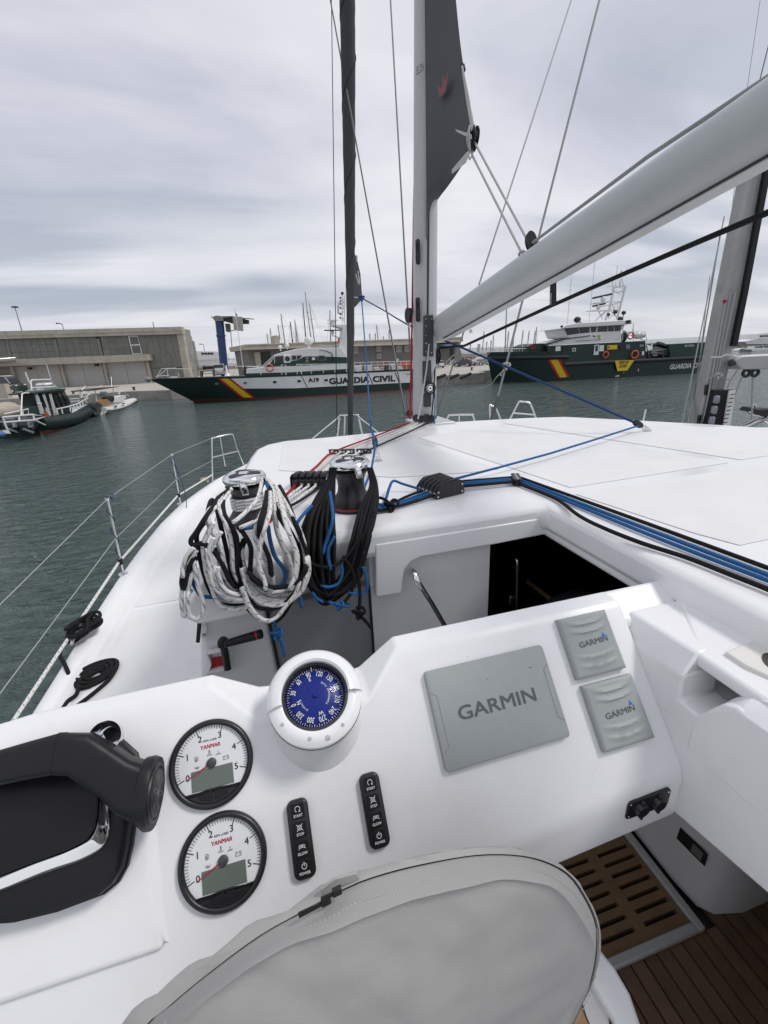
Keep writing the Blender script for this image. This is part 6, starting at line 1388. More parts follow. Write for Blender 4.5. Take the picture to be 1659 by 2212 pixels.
# low parapet wall by the van and quay furniture
LW = VPl(P(-20, 862, z=QZ), P(20, 861, z=QZ))
tag(LW.pr(None, 'parapet_wall', CONC, qq(ZJ, (-200, 455), (45, 448), (100, 612), (-200, 625)), .3, .5, smooth=0), 'short sloping concrete parapet in front of the parked van', 'wall')
def bollard(vx, vy, s, label):
    c = P(vx, vy, z=QZ); m = MB().lathe([(s * .5, 0), (s * .32, s * .15), (s * .26, s * .6), (s * .5, s * .75), (s * .5, s * .9), (.0, s)], Matrix.Translation(c), 14)
    return tag(m.build('bollard', mat('rust_iron', (.05, .035, .028), .8, var=.2, vscale=4), None, smooth=50), label, 'bollard', 'mooring bollards on the quays')
bollard(159, 851, .42, 'rusty bollard on the quay above the green boat'); bollard(290, 843, .45, 'rusty bollard on the quay above the white boat'); bollard(1019, 800, .4, 'black bollard on the quay ahead of the green ship')
# ---- second building behind the white patrol boat, and the small house at its end
B2 = VPl(P(528, 790, d=66), P(995, 785, d=86))
t = thing('quay_building', 'flat roofed grey building with a pale concrete roof band, behind the white patrol boat', 'building', P(760, 790, d=74))
B2.pr(t, 'wall', mat('render_grey', (.15, .148, .14), .7, var=.12, vscale=.5), [(533, 752), (992, 738), (1003, 800), (545, 815)], .8, 9, smooth=0)
B2.pr(t, 'roof_band', CONC, [(527, 744.6), (892, 732.5), (1000, 728), (1001, 737.5), (892, 744), (530, 755.5)], -.6, 11, smooth=0)
B2.pr(t, 'roof_coping', CONC, [(526.5, 744), (1000, 727.4), (1000, 729.4), (527, 746.4)], -.75, .2, smooth=0)
B2.pr(t, 'chimney', CONC, [ZG(205, 565), ZG(250, 563), ZG(265, 655), ZG(212, 655)], 2, 2, smooth=0)
B2.pr(t, 'dark_opening', SBLK, qq(ZH, (1310, 520), (1420, 510), (1440, 640), (1330, 690)), .7, .12, smooth=0)
B2.pr(t, 'blind', mat('blind_pale', (.35, .33, .28), .8, var=.2, vscale=2), qq(ZH, (1245, 520), (1310, 515), (1330, 690), (1270, 690)), .65, .1, smooth=0)
for poly in (((1003, 675), (1050, 672), (1055, 750), (1005, 752)), ((1225, 670), (1280, 668), (1285, 730), (1228, 732)), ((1425, 662), (1485, 660), (1487, 735), (1428, 738)), ((1508, 660), (1568, 657), (1570, 732), (1510, 735)), ((1228, 745), (1283, 742), (1285, 800), (1230, 802))):
    w = B2.pr(t, 'window', GPAN2, qq(ZG, *poly), .68, .2, smooth=0)
    (x0, y0), (x1, y1), (x2, y2), (x3, y3) = poly
    for k in (0, 1): B2.pr(w, 'pane', mat('pane_grey', (.26, .28, .27), .15), qq(ZG, (x0 + 4, y0 + 4 + k * (y3 - y0) * .5), (x1 - 4, y1 + 4 + k * (y2 - y1) * .5), (x2 - 4, y1 - 3 + (k + 1) * (y2 - y1) * .5), (x3 + 4, y0 - 3 + (k + 1) * (y3 - y0) * .5)), .63, .04, smooth=0)
B2.pr(t, 'door', SBLK, qq(ZK, (343, 322), (383, 320), (388, 446), (345, 452)), .65, .1, smooth=0)
m = MB(); m.add([B2.q(ZK(140, 268), .6), B2.q(ZK(300, 258), .6), B2.q(ZK(425, 320), -1.5), B2.q(ZK(330, 318), -1.5)], [(0, 1, 2, 3)]); o = m.build('awning', mat('awning_blue', (.10, .13, .19), .7), t); sm = o.modifiers.new('s', 'SOLIDIFY'); sm.thickness = .12
m = MB()
for pts in (((385, 450), (300, 530)), ((385, 400), (290, 490)), ((390, 420), (395, 500)), ((340, 450), (340, 510)), ((300, 480), (300, 535))): B2.tb(m, qq(ZK, *pts), .04, -.5)
m.build('stair_rail', TUBEG, t)
for i in range(4): B2.pr(t, 'step', CONC, qq(ZK, (300 + 20 * i, 530 - 20 * i), (330 + 20 * i, 528 - 20 * i), (330 + 20 * i, 540), (300 + 20 * i, 540)), -.4, 1.0, smooth=0)
# far white warehouse and fences
W3 = VPl(P(416, 775, d=120), P(476, 772, d=120))
t = thing('warehouse', 'far white warehouse with a row of dark windows behind the blue crane', 'building', P(445, 780, d=120))
W3.pr(t, 'wall', SWHITE, qq(ZH, (575, 505), (840, 510), (870, 520), (880, 700), (575, 700)), 0, 8, smooth=0)
for i in range(4): W3.pr(t, 'window', SBLK, qq(ZH, (670 + 34 * i, 522), (698 + 34 * i, 522), (700 + 34 * i, 542), (672 + 34 * i, 543)), -.1, .1, smooth=0)
def palisade(pl, x0, x1, yt, yb, n, label):
    t = thing('palisade_fence', label, 'fence', pl.q((x0, yb[0])), 'palisade fences of the port')
    m = MB()
    for i in range(n + 1):
        f = i / n; x = x0 + (x1 - x0) * f; a = pl.q((x, yt[0] + (yt[1] - yt[0]) * f)); b = pl.q((x, yb[0] + (yb[1] - yb[0]) * f)); b = Vector((a.x, a.y, b.z)); m.box((a + b) / 2, (.07, .05, (a - b).length))
    m.build('pickets', mat('fence_grey', (.34, .35, .35), .5), t, smooth=0, kind='stuff')
    m = MB()
    for g in (.2, .8): m.tube([pl.q((x0, yt[0] + (yb[0] - yt[0]) * g)), pl.q((x1, yt[1] + (yb[1] - yt[1]) * g))], .04, 5)
    m.build('rails', mat('fence_grey', ()), t)
    pl.pr(t, 'base_wall', CONC, [(x0, yb[0] - 1), (x1, yb[1] - 1), (x1, yb[1] + 6), (x0, yb[0] + 6)], .2, .3, smooth=0)
palisade(VPl(P(418, 790, d=85), P(545, 785, d=85)), 418, 545, (777, 770), (795, 790), 46, 'grey palisade fence between the two concrete buildings')
palisade(VPl(P(997, 765, d=95), P(1215, 757, d=95)), 997, 1215, (751.5, 744), (766, 760), 90, 'grey palisade fence behind the bow of the green ship')
# street lamps, roof poles
def lamp(vt, vb, d, label, kind):
    a, b = P(*vb, d=d), P(*vt, d=d); b = Vector((a.x, a.y, b.z)) + (b - Vector((a.x, a.y, b.z))) * .5
    t = thing('street_lamp', label, 'street lamp', a, 'street lamps of the port')
    m = MB(); m.tube([a, b], [.14, .09], 8); m.build('post', MASTG, t)
    m = MB()
    if kind == 0: m.lathe([(.0, .25), (.5, .18), (.75, .02), (.6, -.1), (.0, -.12)], Matrix.Translation(b), 14)
    elif kind == 1: m.tube([b, b + Vector((-.5, 0, .25)), b + Vector((-1.3, 0, .3))], [.1, .1, .16], 6)
    else: m.lathe([(.0, .1), (.12, 0), (.0, -.1)], Matrix.Translation(b), 8)
    m.build('lamp_head', SBLK, t, smooth=40)
lamp((33.5, 665), (49.5, 722), 95, 'tall street lamp with a round head behind the concrete building', 0); lamp((134, 701), (139, 716), 110, 'small curved street lamp showing over the building roof', 1)
lamp((331, 696), (334, 715), 100, 'thin plain pole showing over the building roof', 2); lamp((1093.5, 668), (1090.5, 775), 75, 'tall thin lamp post beyond the quay right of the mast', 2); lamp((440, 745), (442, 760), 150, 'faint far street lamp between building and crane', 1)
# ---- blue crane
CR = VPl(P(487, 815, d=54), P(560, 812, d=54))
t = thing('jib_crane', 'blue column crane on the quay with a dark boom and a pale counterweight panel', 'crane', CR.q((487, 815)))
a, b = CR.q((487, 822)), CR.q(ZH(868, 175)); b = Vector((a.x, a.y, b.z))
tl = CR.q(ZH(868, 175)) - b
m = MB(); m.tube([a, a.lerp(b, .76) + tl * .76, b + tl], [.48, .48, .50], 18); m.build('column', CRB, t, smooth=50)
m = MB(); p = a.lerp(b, .745) + tl * .745; m.tube([p, p + Vector((0, 0, .18))], .56, 18); m.build('flange', CRB, t)
CR.pr(t, 'head', mat('crane_grey', (.25, .25, .24), .6), qq(ZH, (785, 135), (830, 118), (870, 120), (905, 135), (905, 175), (820, 180)), -.6, 1.2, smooth=0)
CR.pr(t, 'boom', SBLK, qq(ZH, (880, 125), (1010, 122), (1180, 165), (1178, 208), (1100, 208), (1010, 205), (900, 175)), -.3, .6, smooth=0)
CR.pr(t, 'panel', mat('crane_panel', (.42, .41, .36), .7, var=.08, vscale=1), qq(ZH, (1010, 124), (1115, 132), (1127, 288), (1027, 278)), -.7, .15, smooth=0)
m = MB()
for pts in (((905, 140), (1010, 128)), ((1115, 145), (1245, 157)), ((1115, 150), (1200, 150)), ((930, 210), (950, 290), (975, 298)), ((970, 285), (1030, 278)), ((985, 210), (1005, 470)), ((780, 120), (785, 140))): CR.tb(m, qq(ZH, *pts), .05, -.4)
m.build('lattice', MASTG, t)
CR.pr(t, 'hoist', mat('hoist_brown', (.10, .085, .06), .7), qq(ZH, (930, 205), (968, 205), (972, 295), (938, 290)), -.3, .5, smooth=0)
m = MB()
CR.tb(m, qq(ZH, (1035, 45), (1128, 690)), .045, -2); m.build('flagpole', TUBEG, None); tag(bpy.data.objects['flagpole'], 'thin white flagpole at the bow of the patrol boat, beside the crane', 'flagpole')
tag(CR.pr(None, 'flag', mat('flag_dark', (.06, .05, .06), .8), qq(ZH, (1043, 82), (1070, 125), (1052, 122), (1040, 95)), -2, .03, smooth=0), 'small dark drooping flag near the top of the white flagpole', 'flag')
# ---- sailing yachts' masts beyond
rm = random.Random(4)
mk = [(ZG, *p) for p in ((270, 345, 315, 660), (240, 455, 258, 570), (163, 490, 175, 660), (130, 545, 143, 660), (363, 425, 390, 650), (408, 405, 450, 650), (490, 235, 520, 590), (513, 125, 578, 640), (556, 240, 612, 640), (762, 310, 770, 640), (1230, 455, 1252, 620), (1357, 508, 1360, 620), (1163, 545, 1166, 620), (1217, 545, 1222, 620), (418, 470, 426, 640), (1300, 570, 1303, 620))]
mk += [(ZK, *p) for p in ((708, 150, 690, 335), (740, 258, 730, 335), (810, 190, 804, 335), (975, 148, 958, 345), (1032, 148, 1022, 330), (1135, 138, 1110, 320), (1200, 143, 1180, 300), (1265, 148, 1248, 285), (1281, 104, 1268, 285), (645, 288, 640, 340), (660, 288, 655, 340), (560, 285, 555, 340), (785, 248, 780, 335))]
ORD = 'first second third fourth fifth sixth seventh eighth ninth tenth eleventh twelfth thirteenth fourteenth'.split()
def mkey(q): return ('tall' if (q[4] - q[2]) > 260 else 'low', 'patrol boat' if q[0] is ZG else 'green ship')
for i, q in enumerate(mk):
    f, x0, y0, x1, y1 = q; d = 150 + rm.uniform(-15, 25); a, b = P(*f(x1, y1), d=d), P(*f(x0, y0), d=d); big = (y1 - y0) > 260
    kin = sorted([p for p in mk if mkey(p) == mkey(q)], key=lambda p: p[1]); who = mkey(q)
    lb = '%s from the left of the %s yacht masts beyond the %s' % (ORD[kin.index(q)], who[0], who[1]) if len(kin) > 1 else 'only %s yacht mast beyond the %s' % who
    t = thing('yacht_mast', lb, 'mast', a, '%s yacht masts beyond the %s' % who)
    m = MB(); m.tube([a - Vector((0, 0, 1)), b], [.28 if big else .22, .16], 6); m.build('pole', SBLK if i in (4, 6) else MASTG, t)
    m = MB()
    for s in (-1, 1): m.tube([b, a + Vector((s * (1.2 + 3.5 * (big and s > 0)), 0, 0))], .035, 4)
    m.build('stays', MASTG, t)
    if big:
        m = MB(); p = a.lerp(b, .6); m.tube([p - Vector((1, 0, 0)), p + Vector((1, 0, 0))], .06, 4); m.build('spreader', MASTG, t)
# ---- ships
class Ship:
    def __init__(s, pl, B, st): s.pl, s.B, s.st = pl, B, st
    def off(s, x, y):
        best = (1e9, 0, 0); n = len(s.st)
        for k in range((n - 1) * 24 + 1):
            i = min(n - 2, k // 24); f = k / 24 - i
            a, b = s.st[i], s.st[i + 1]; g = [u + (v - u) * f for u, v in zip(a, b)]
            t = (y - g[1]) / (g[3] - g[1]); d = abs(g[0] + (g[2] - g[0]) * t - x)
            if d < best[0]: best = (d, g[4] + (g[5] - g[4]) * max(0, min(1, t)) ** 1.3)
        return s.B * (1 - best[1])
    def hull(s, parent, m):
        secs = []
        for x0, y0, x1, y1, bs_, bw in s.st:
            near = []
            for k in range(6):
                t = k / 5; o = s.B * (1 - (bs_ + (bw - bs_) * t ** 1.3)); p = s.pl.q((x0 + (x1 - x0) * t, y0 + (y1 - y0) * t), o); near.append((p, o))
            p, o = near[-1]; near.append((Vector((p.x, p.y, -.8)), o))
            far_side = [q + s.pl.n * 2 * (s.B - o) for q, o in near]
            secs.append([q for q, o in near] + far_side[::-1])
        return MB().loft(secs).build('hull', m, parent, smooth=40)
    def patch(s, parent, name, m, quad, nu=10, nv=6, lift=.03):
        (ax, ay), (bx, by), (cx, cy), (dx, dy) = quad; g = []
        for j in range(nv + 1):
            v = j / nv
            for i in range(nu + 1):
                u = i / nu; x = (ax + (bx - ax) * u) * (1 - v) + (dx + (cx - dx) * u) * v; y = (ay + (by - ay) * u) * (1 - v) + (dy + (cy - dy) * u) * v
                g.append(s.pl.q((x, y), s.off(x, y) - lift))
        return MB().add(g, [(j * (nu + 1) + i, j * (nu + 1) + i + 1, (j + 1) * (nu + 1) + i + 1, (j + 1) * (nu + 1) + i) for j in range(nv) for i in range(nu)]).build(name, m, parent, smooth=60)
SA = VPl((4.85, 47.23, 0), (15.46, 46.65, 0))
S1 = Ship(SA, 3.0, [(323.5, 820, 418, 867, .0, .0), (350, 818, 428, 867, .2, .06), (381, 817, 441, 867, .38, .14), (430, 816.5, 475, 866.8, .64, .38), (474, 816, 506, 866.2, .82, .60), (548, 814, 562, 864.2, .96, .84), (631, 811, 636, 860, 1, .96), (748, 806.6, 748, 853, 1, 1), (892, 798, 892, 843, 1, 1), (906, 797.4, 906, 842, .97, .97)])
t = thing('patrol_boat', 'white and dark green patrol boat moored on the left, lettered GUARDIA CIVIL A19', 'patrol boat', SA.q((620, 858), 3))
S1.hull(t, GREEN)
S1.patch(t, 'white_band', SWHITE, [(494, 818), (640, 812.6), (640, 838.6), (527, 839.5)], 14, 4, .03)
S1.patch(t, 'white_band', SWHITE, [(640, 812.6), (905, 800.2), (905, 825.3), (640, 838.6)], 10, 3, .03)
S1.patch(t, 'boot_stripe', BOOT, [(405, 863.6), (640, 857.0), (640, 861.0), (419, 867.5)], 16, 2, .03); S1.patch(t, 'boot_stripe', BOOT, [(640, 857.0), (905, 838.8), (905, 843), (640, 861)], 12, 2, .03)
for nm, mm, q in (('red_stripe', SRED, ((470.3, 818.2), (476.6, 818), (527.5, 859), (521.5, 859))), ('yellow_stripe', SYEL, ((476.6, 818), (492, 817.6), (544.5, 858.8), (527.5, 859))), ('red_stripe', SRED, ((492, 817.6), (498.5, 817.4), (550.7, 858.6), (544.5, 858.8)))): S1.patch(t, nm, mm, q, 4, 10, .06)
S1.patch(t, 'rub_rail', SBLK, [(335, 818.2), (631, 809.4), (631, 812.4), (338, 821.5)], 24, 1, .10); S1.patch(t, 'rub_rail', SBLK, [(631, 809.4), (905, 796), (905, 799.5), (631, 812.4)], 16, 1, .10)
for q in (((470, 968), (478, 968), (540, 1082), (531, 1082)), ((1143, 946), (1151, 946), (1198, 1052), (1189, 1053)), ((1413, 935), (1422, 935), (1468, 1046), (1459, 1047))): S1.patch(t, 'black_bar', SBLK, qq(ZG, *q), 2, 4, .05)
for f, x, y in ((ZH, 840, 860), (ZH, 1148, 852), (ZH, 1470, 843), (ZG, 453, 1023), (ZG, 725, 1014)):
    c = f(x, y); S1.patch(t, 'porthole', WIN if x not in (840, 1148) else WINL, [(c[0] - 3.6, c[1] - 2.4), (c[0] + 3.6, c[1] - 2.6), (c[0] + 3.6, c[1] + 2.2), (c[0] - 3.6, c[1] + 2.4)], 2, 2, .07)
SA.text(t, 'lettering', SBLK, 'A19', ZG(550, 1033), ZG(652, 1028), 38 * .215, -.06, .035); SA.text(t, 'lettering', SBLK, 'GUARDIA', ZG(762, 1053), ZG(1156, 1034), 58 * .215, -.06, .035); SA.text(t, 'lettering', SBLK, 'CIVIL', ZG(1199, 1031), ZG(1418, 1022), 57 * .215, -.06, .035); SA.text(t, 'lettering', SBLK, 'CABA', ZG(1525, 960), ZG(1572, 957), 11 * .215, -.06, .004)
DW = 1.0
SA.pr(t, 'deck_trunk', SWHITE, qq(ZH, (1160, 700), (1340, 685)) + [(750, 786), (750, 803)] + [ZG(0, 945)] + qq(ZH, (1160, 755)), DW, 4, smooth=0)
SA.pr(t, 'deck_trunk_skirt', GREEN2, qq(ZH, (1165, 748), (1650, 735)) + [(750, 797), (750, 806)] + qq(ZH, (1150, 785)), DW - .1, 4.2, smooth=0)
SA.pr(t, 'deckhouse', SWHITE, qq(ZG, (72, 878), (205, 757), (300, 728), (430, 698), (560, 688), (880, 684), (885, 700), (930, 760), (935, 900), (75, 890)), DW + .4, 3.2, smooth=0, bevel=.06, seg=2)
SA.pr(t, 'green_flash', GREEN2, qq(ZG, (98, 884), (170, 850), (330, 832), (440, 812), (505, 776), (545, 772), (932, 782), (932, 868), (600, 862), (430, 868), (240, 872)), DW + .3, .12, smooth=0)
for poly in (((160, 845), (215, 775), (292, 767), (293, 837)), ((380, 766), (482, 763), (452, 798), (386, 808))):
    w = SA.pr(t, 'window', WIN, qq(ZG, *poly), DW + .26, .16, smooth=0)
    SA.pr(w, 'frame_bar', SWHITE, qq(ZG, (poly[0][0] + 45, poly[0][1] - 62 if poly[0][0] < 300 else poly[0][1]), (poly[0][0] + 50, poly[0][1] - 62 if poly[0][0] < 300 else poly[0][1]), (poly[0][0] + 50, poly[0][1] - 4 if poly[0][0] < 300 else 800), (poly[0][0] + 45, poly[0][1] - 4 if poly[0][0] < 300 else 800)), DW + .22, .05, smooth=0)
SA.pr(t, 'windscreen', WINL, qq(ZG, (82, 872), (200, 770), (206, 775), (100, 872)), DW + .36, 2.6, smooth=0)
dd = SA.pr(t, 'door', SWHITE, qq(ZG, (303, 764), (366, 758), (368, 836), (305, 842)), DW + .24, .2, smooth=0, bevel=.03)
m = MB(); m.lathe([(.0, .02), (.26, .02), (.26, 0)], frame(SA.q(ZG(337, 798), DW + .24), SA.e, (0, 0, 1)), 16); m.build('door_window', WIN, dd)
ow = [(679 + 46 * math.copysign(abs(math.cos(a)) ** .6, math.cos(a)), 790 + 26 * math.copysign(abs(math.sin(a)) ** .6, math.sin(a))) for a in [2 * math.pi * i / 20 for i in range(20)]]
w = SA.pr(t, 'window', WINL, qq(ZG, *ow), DW + .24, .1, smooth=0); SA.pr(w, 'pane', WIN, qq(ZG, *[(679 + (x - 679) * .75, 790 + (y - 790) * .7) for x, y in ow]), DW + .2, .05, smooth=0)
for q in (((516, 780), (524, 776), (550, 832), (542, 836)), ((545, 776), (552, 780), (524, 836), (516, 832))): SA.pr(t, 'emblem', mat('emblem_rose', (.4, .28, .25), .6), qq(ZG, *q), DW + .24, .04, smooth=0)
SA.pr(t, 'lamp_box', SWHITE, qq(ZG, (583, 786), (615, 785), (615, 810), (583, 811)), DW + .2, .2, smooth=0)
def dome(sh, c, r, parent, off, name='radome', mm=None, h=1.15):
    p = sh.q(c, off); m = MB(); m.lathe([(r * .7, -r * .75), (r, -r * .45), (r * 1.02, 0), (r * .9, r * .5 * h), (r * .55, r * .9 * h), (.0, r * h)], Matrix.Translation(p), 18); m.tube([p - Vector((0, 0, r * 1.7)), p - Vector((0, 0, r * .7))], r * .35, 8); return m.build(name, mm or SWHITE, parent, smooth=50)
dome(SA, ZG(547, 622), .44, t, 2.4); dome(SA, ZG(331, 662), .22, t, 2.4); dome(SA, ZG(264, 684), .2, t, 2.4, 'searchlight')
SA.pr(t, 'tower', SWHITE, qq(ZG, (868, 690), (893, 490), (780, 460), (905, 455), (932, 455), (935, 790), (898, 790), (880, 720)), 2.2, 1.4, smooth=0)
SA.pr(t, 'tower_arm', SWHITE, qq(ZG, (780, 458), (890, 490), (880, 600), (790, 558), (868, 585), (878, 498), (785, 466)), 2.4, 1.0, smooth=0)
m = MB()
for pts in (((888, 450), (885, 135)), ((912, 450), (908, 160)), ((888, 400), (912, 380)), ((888, 330), (910, 320)), ((888, 270), (910, 260)), ((886, 210), (908, 200)), ((835, 335), (890, 340)), ((840, 260), (842, 335)), ((850, 230), (850, 330)), ((838, 335), (885, 360)), ((890, 400), (910, 420)), ((888, 300), (910, 280)), ((888, 240), (908, 220))): SA.tb(m, qq(ZG, *pts), .055, 2.9)
m.build('lattice_mast', SWHITE, t)
for y in (185, 218, 245, 285, 345, 385): SA.pr(t, 'mast_light', SBLK, qq(ZG, (862, y - 8), (876, y - 8), (876, y + 10), (864, y + 10)), 2.7, .3, smooth=0)
m = MB(); m.ball(SA.q(ZG(888, 140), 2.9), .16, 8, 6); m.build('mast_light', SBLK, t)
SA.pr(t, 'radar_bar', mat('radar_navy', (.03, .04, .12), .5), qq(ZG, (706, 506), (874, 504), (874, 516), (706, 518)), 2.5, .2, smooth=0)
SA.pr(t, 'radar_bar', SWHITE, qq(ZG, (738, 405), (843, 407), (843, 416), (738, 414)), 2.5, .2, smooth=0)
dome(SA, ZG(795, 436), .26, t, 2.8); dome(SA, ZG(788, 538), .2, t, 2.8); SA.pr(t, 'orange_light', ORG, qq(ZG, (845, 590), (862, 588), (864, 640), (843, 640)), 2.3, .3, smooth=0)
SA.pr(t, 'davit', SBLK, qq(ZG, (655, 704), (740, 720), (788, 745), (796, 830), (788, 830), (780, 750), (735, 727), (655, 710)), DW + .1, .12, smooth=0)
def ring(sh, c, r, parent, off, name='lifebuoy'):
    p = sh.q(c, off); m = MB(); m.tube([p + sh.e * r * math.cos(a) + Vector((0, 0, r * math.sin(a))) for a in [2 * math.pi * i / 20 for i in range(20)]], r * .22, 8, closed=True); return m.build(name, ORG, parent, smooth=60)
ring(SA, ZG(157, 890), .34, t, .5); ring(SA, ZG(1285, 866), .28, t, .6)
m = MB()
for i, x in enumerate((65, 275, 320, 430, 475, 573, 693, 810, 925)): SA.tb(m, qq(ZG, (x, 860 - i * .8), (x + 4, 962 - i * 1.5)), .035, .25)
for pts in (((427, 855), (935, 850)), ((270, 870), (285, 858), (315, 857), (320, 962)), ((425, 858), (460, 856), (478, 960)), ((573, 900), (935, 893)), ((60, 890), (275, 895))): SA.tb(m, qq(ZG, *pts), .03, .25)
for x in range(1010, 1600, 58): SA.tb(m, qq(ZG, (x, 838 - (x - 1010) * .03), (x + 2, 930 - (x - 1010) * .03)), .03, .3)
for y in (838, 868): SA.tb(m, qq(ZG, (1005, y), (1595, y - 18)), .03, .3)
for pts in (((180, 795), (240, 695), (400, 690)), ((185, 795), (300, 697), (560, 700)), ((300, 697), (310, 790)), ((560, 690), (575, 790)), ((1010, 775), (1050, 670), (1300, 672)), ((420, 740), (430, 790)), ((180, 780), (320, 770))): SA.tb(m, qq(ZH, *pts), .035, 1.6)
m.build('handrail', TUBEG, t)
for poly, mm, nm in ((((1015, 872), (1085, 870), (1082, 928), (1025, 930)), SWHITE, 'deck_bin'), (((1122, 862), (1185, 860), (1183, 920), (1125, 924)), SWHITE, 'deck_bin'), (((1380, 850), (1418, 848), (1415, 912), (1385, 914)), SWHITE, 'deck_bin'), (((1448, 872), (1503, 870), (1502, 908), (1450, 910)), SWHITE, 'deck_bin'), (((1210, 884), (1298, 882), (1295, 915), (1215, 918)), SWHITE, 'life_raft'), (((1470, 832), (1575, 826), (1580, 896), (1475, 898)), ORG, 'orange_panel'), (((1300, 850), (1360, 848), (1362, 915), (1310, 918)), mat('winch_grey', (.08, .085, .085), .6), 'deck_winch')):
    SA.pr(t, nm, mm, qq(ZG, *poly), 1.3, .9, smooth=0, bevel=.03)
SA.pr(t, 'vent_cowl', SWHITE, qq(ZG, (1445, 798), (1458, 800), (1440, 842), (1430, 838)), 1, .3, smooth=0)
m = MB(); a, b = SA.q(ZH(690, 685), 2.2), SA.q(ZH(805, 682), 2.2); m.tube([a, a.lerp(b, .2), a.lerp(b, .25), a.lerp(b, .9), b], [.2, .2, .14, .14, .18], 10); m.build('deck_gun_cover', SBLK, t)
SA.pr(t, 'gun_stand', mat('stand_grey', (.10, .10, .09), .7), qq(ZH, (655, 720), (810, 715), (800, 780), (790, 725), (680, 730), (675, 785), (660, 785)), 1.8, .8, smooth=0)
SA.pr(t, 'bow_fairlead', SWHITE, qq(ZH, (328, 785), (398, 784), (398, 798), (328, 799)), 2.4, .6, smooth=0)
m = MB(); p = SA.q(ZH(938, 660), 1.5); q_ = SA.q(ZH(958, 775), 1.5); m.tube([p, q_.lerp(p, .3), q_], [.08, .12, .36], 10); m.build('capstan', SWHITE, t)
m = MB(); p = SA.q(ZH(1148, 690), 1.2); m.tube([SA.q(ZH(1147, 670), 1.2), SA.q(ZH(1150, 770), 1.2)], [.12, .16], 8); m.build('deck_vent', SBLK, t)
m = MB(); c = SA.q(ZH(88, 812), 3.2); m.ball(c, .28, 12, 8, sc=(1.1, .8, .9)); tag(m.build('bow_fender', mat('fender_grey', (.20, .22, .22), .4)), 'grey ball fender hanging ahead of the bow of the patrol boat', 'fender')
# ---- the big green ship on the right
SBp = VPl((33.7, 42.87, 0), (48.6, 40.2, 0))
S2 = Ship(SBp, 3.4, [(1052, 770, 1064, 828, .0, .0), (1061, 760.5, 1080, 827.5, .22, .1), (1085, 760.2, 1100, 827, .45, .3), (1120, 760, 1128, 826.3, .68, .52), (1160, 759.6, 1168, 825, .86, .76), (1209, 759, 1214, 823, .99, .94), (1216, 785, 1222, 822.6, 1, .96), (1399, 776, 1399, 813.5, 1, 1), (1538, 769.5, 1538, 803.4, 1, 1), (1548, 769, 1548, 803, .96, .96)])
t = thing('fishery_ship', 'large dark green patrol ship with a white bridge, lettered RIO RIAZA', 'ship', SBp.q((1300, 815), 3.4))
S2.hull(t, GREEN)
S2.patch(t, 'bulwark', GREEN2, [(1063, 760.6), (1209, 759.2), (1214, 770), (1056, 772)], 16, 3, .04)
m = MB()
xs_ = [1053 + (1228 - 1053) * i / 20 for i in range(21)]
m.tube([SBp.q((x, 773.6 - (x - 1053) * .013), S2.off(x, 773.6) - .1) for x in xs_], .19, 10); m.build('fender_bar', RUB, t)
m = MB(); m.tube([SBp.q(v, -.08) for v in ((1218, 787.5), (1300, 783), (1399, 778.6), (1538, 771.5))], .19, 10); m.build('fender_bar', RUB, t)
for nm, mm, q in (('red_stripe', SRED, ((725, 872), (752, 870), (845, 1036), (828, 1038))), ('yellow_stripe', SYEL, ((752, 870), (820, 868), (905, 1031), (845, 1036))), ('red_stripe', SRED, ((820, 868), (848, 867), (930, 1029), (905, 1031)))): S2.patch(t, nm, mm, qq(ZM, *q), 4, 8, .05)
SBp.pr(t, 'house_side', GREEN, qq(ZM, (720, 742), (1638, 692), (1645, 868), (868, 908), (850, 800), (730, 795)), .12, 6.4, smooth=0)
SBp.pr(t, 'foredeck_house', GREEN, qq(ZM, (545, 745), (600, 718), (735, 716), (730, 800), (540, 800)), .9, 4.5, smooth=0)
SBp.pr(t, 'rescue_sign', SYEL, qq(ZM, (1355, 878), (1535, 872), (1468, 970), (1378, 975)), -.34, .04, smooth=0)
SBp.text(t, 'lettering', SBLK, 'RESCUE', ZM(1393, 907), ZM(1482, 902), 24 * .2315, -.36, .02, .2); SBp.text(t, 'lettering', SBLK, 'ZONE', ZM(1394, 942), ZM(1463, 938), 25 * .2315, -.36, .02, .2)
SBp.text(t, 'lettering', SWHITE, 'GUARDIA CIVIL', ZL(630, 808), ZL(984, 786), 48 * .2063, -.05, .02, .22); SBp.text(t, 'lettering', SWHITE, 'RIO RIAZA', ZL(785, 574), ZL(886, 570), 22 * .2063, .2, .004); SBp.text(t, 'lettering', SWHITE, 'A24', ZM(1583, 748), ZM(1618, 746), 20 * .2315, .08, .004)
SBp.pr(t, 'stern_bulwark', GREEN2, qq(ZL, (620, 545), (1000, 525), (1016, 680), (640, 690)), .3, .4, smooth=0)
SBp.pr(t, 'stern_bulwark', GREEN2, qq(ZL, (1000, 580), (1075, 580), (1080, 680), (1010, 684)), .3, .4, smooth=0)
SBp.pr(t, 'deckhouse', SWHITE, qq(ZM, (718, 735), (900, 682), (1130, 632), (1410, 598), (1415, 697)), .5, 5.6, smooth=0)
SBp.pr(t, 'deck_edge', mat('walk_grey', (.05, .055, .055), .6), qq(ZM, (690, 722), (905, 668), (1125, 640), (1125, 646), (905, 676), (720, 732)), .4, .3, smooth=0)
SBp.pr(t, 'bridge', SWHITE, qq(ZM, (880, 574), (1450, 538), (1412, 602), (1412, 660), (920, 662), (905, 645)), .75, 5.0, smooth=0)
SBp.pr(t, 'bridge_roof', SWHITE, qq(ZM, (850, 578), (905, 545), (1000, 528), (1460, 497), (1510, 500), (1520, 532), (1450, 542)), .35, 6.0, smooth=0, bevel=.05)
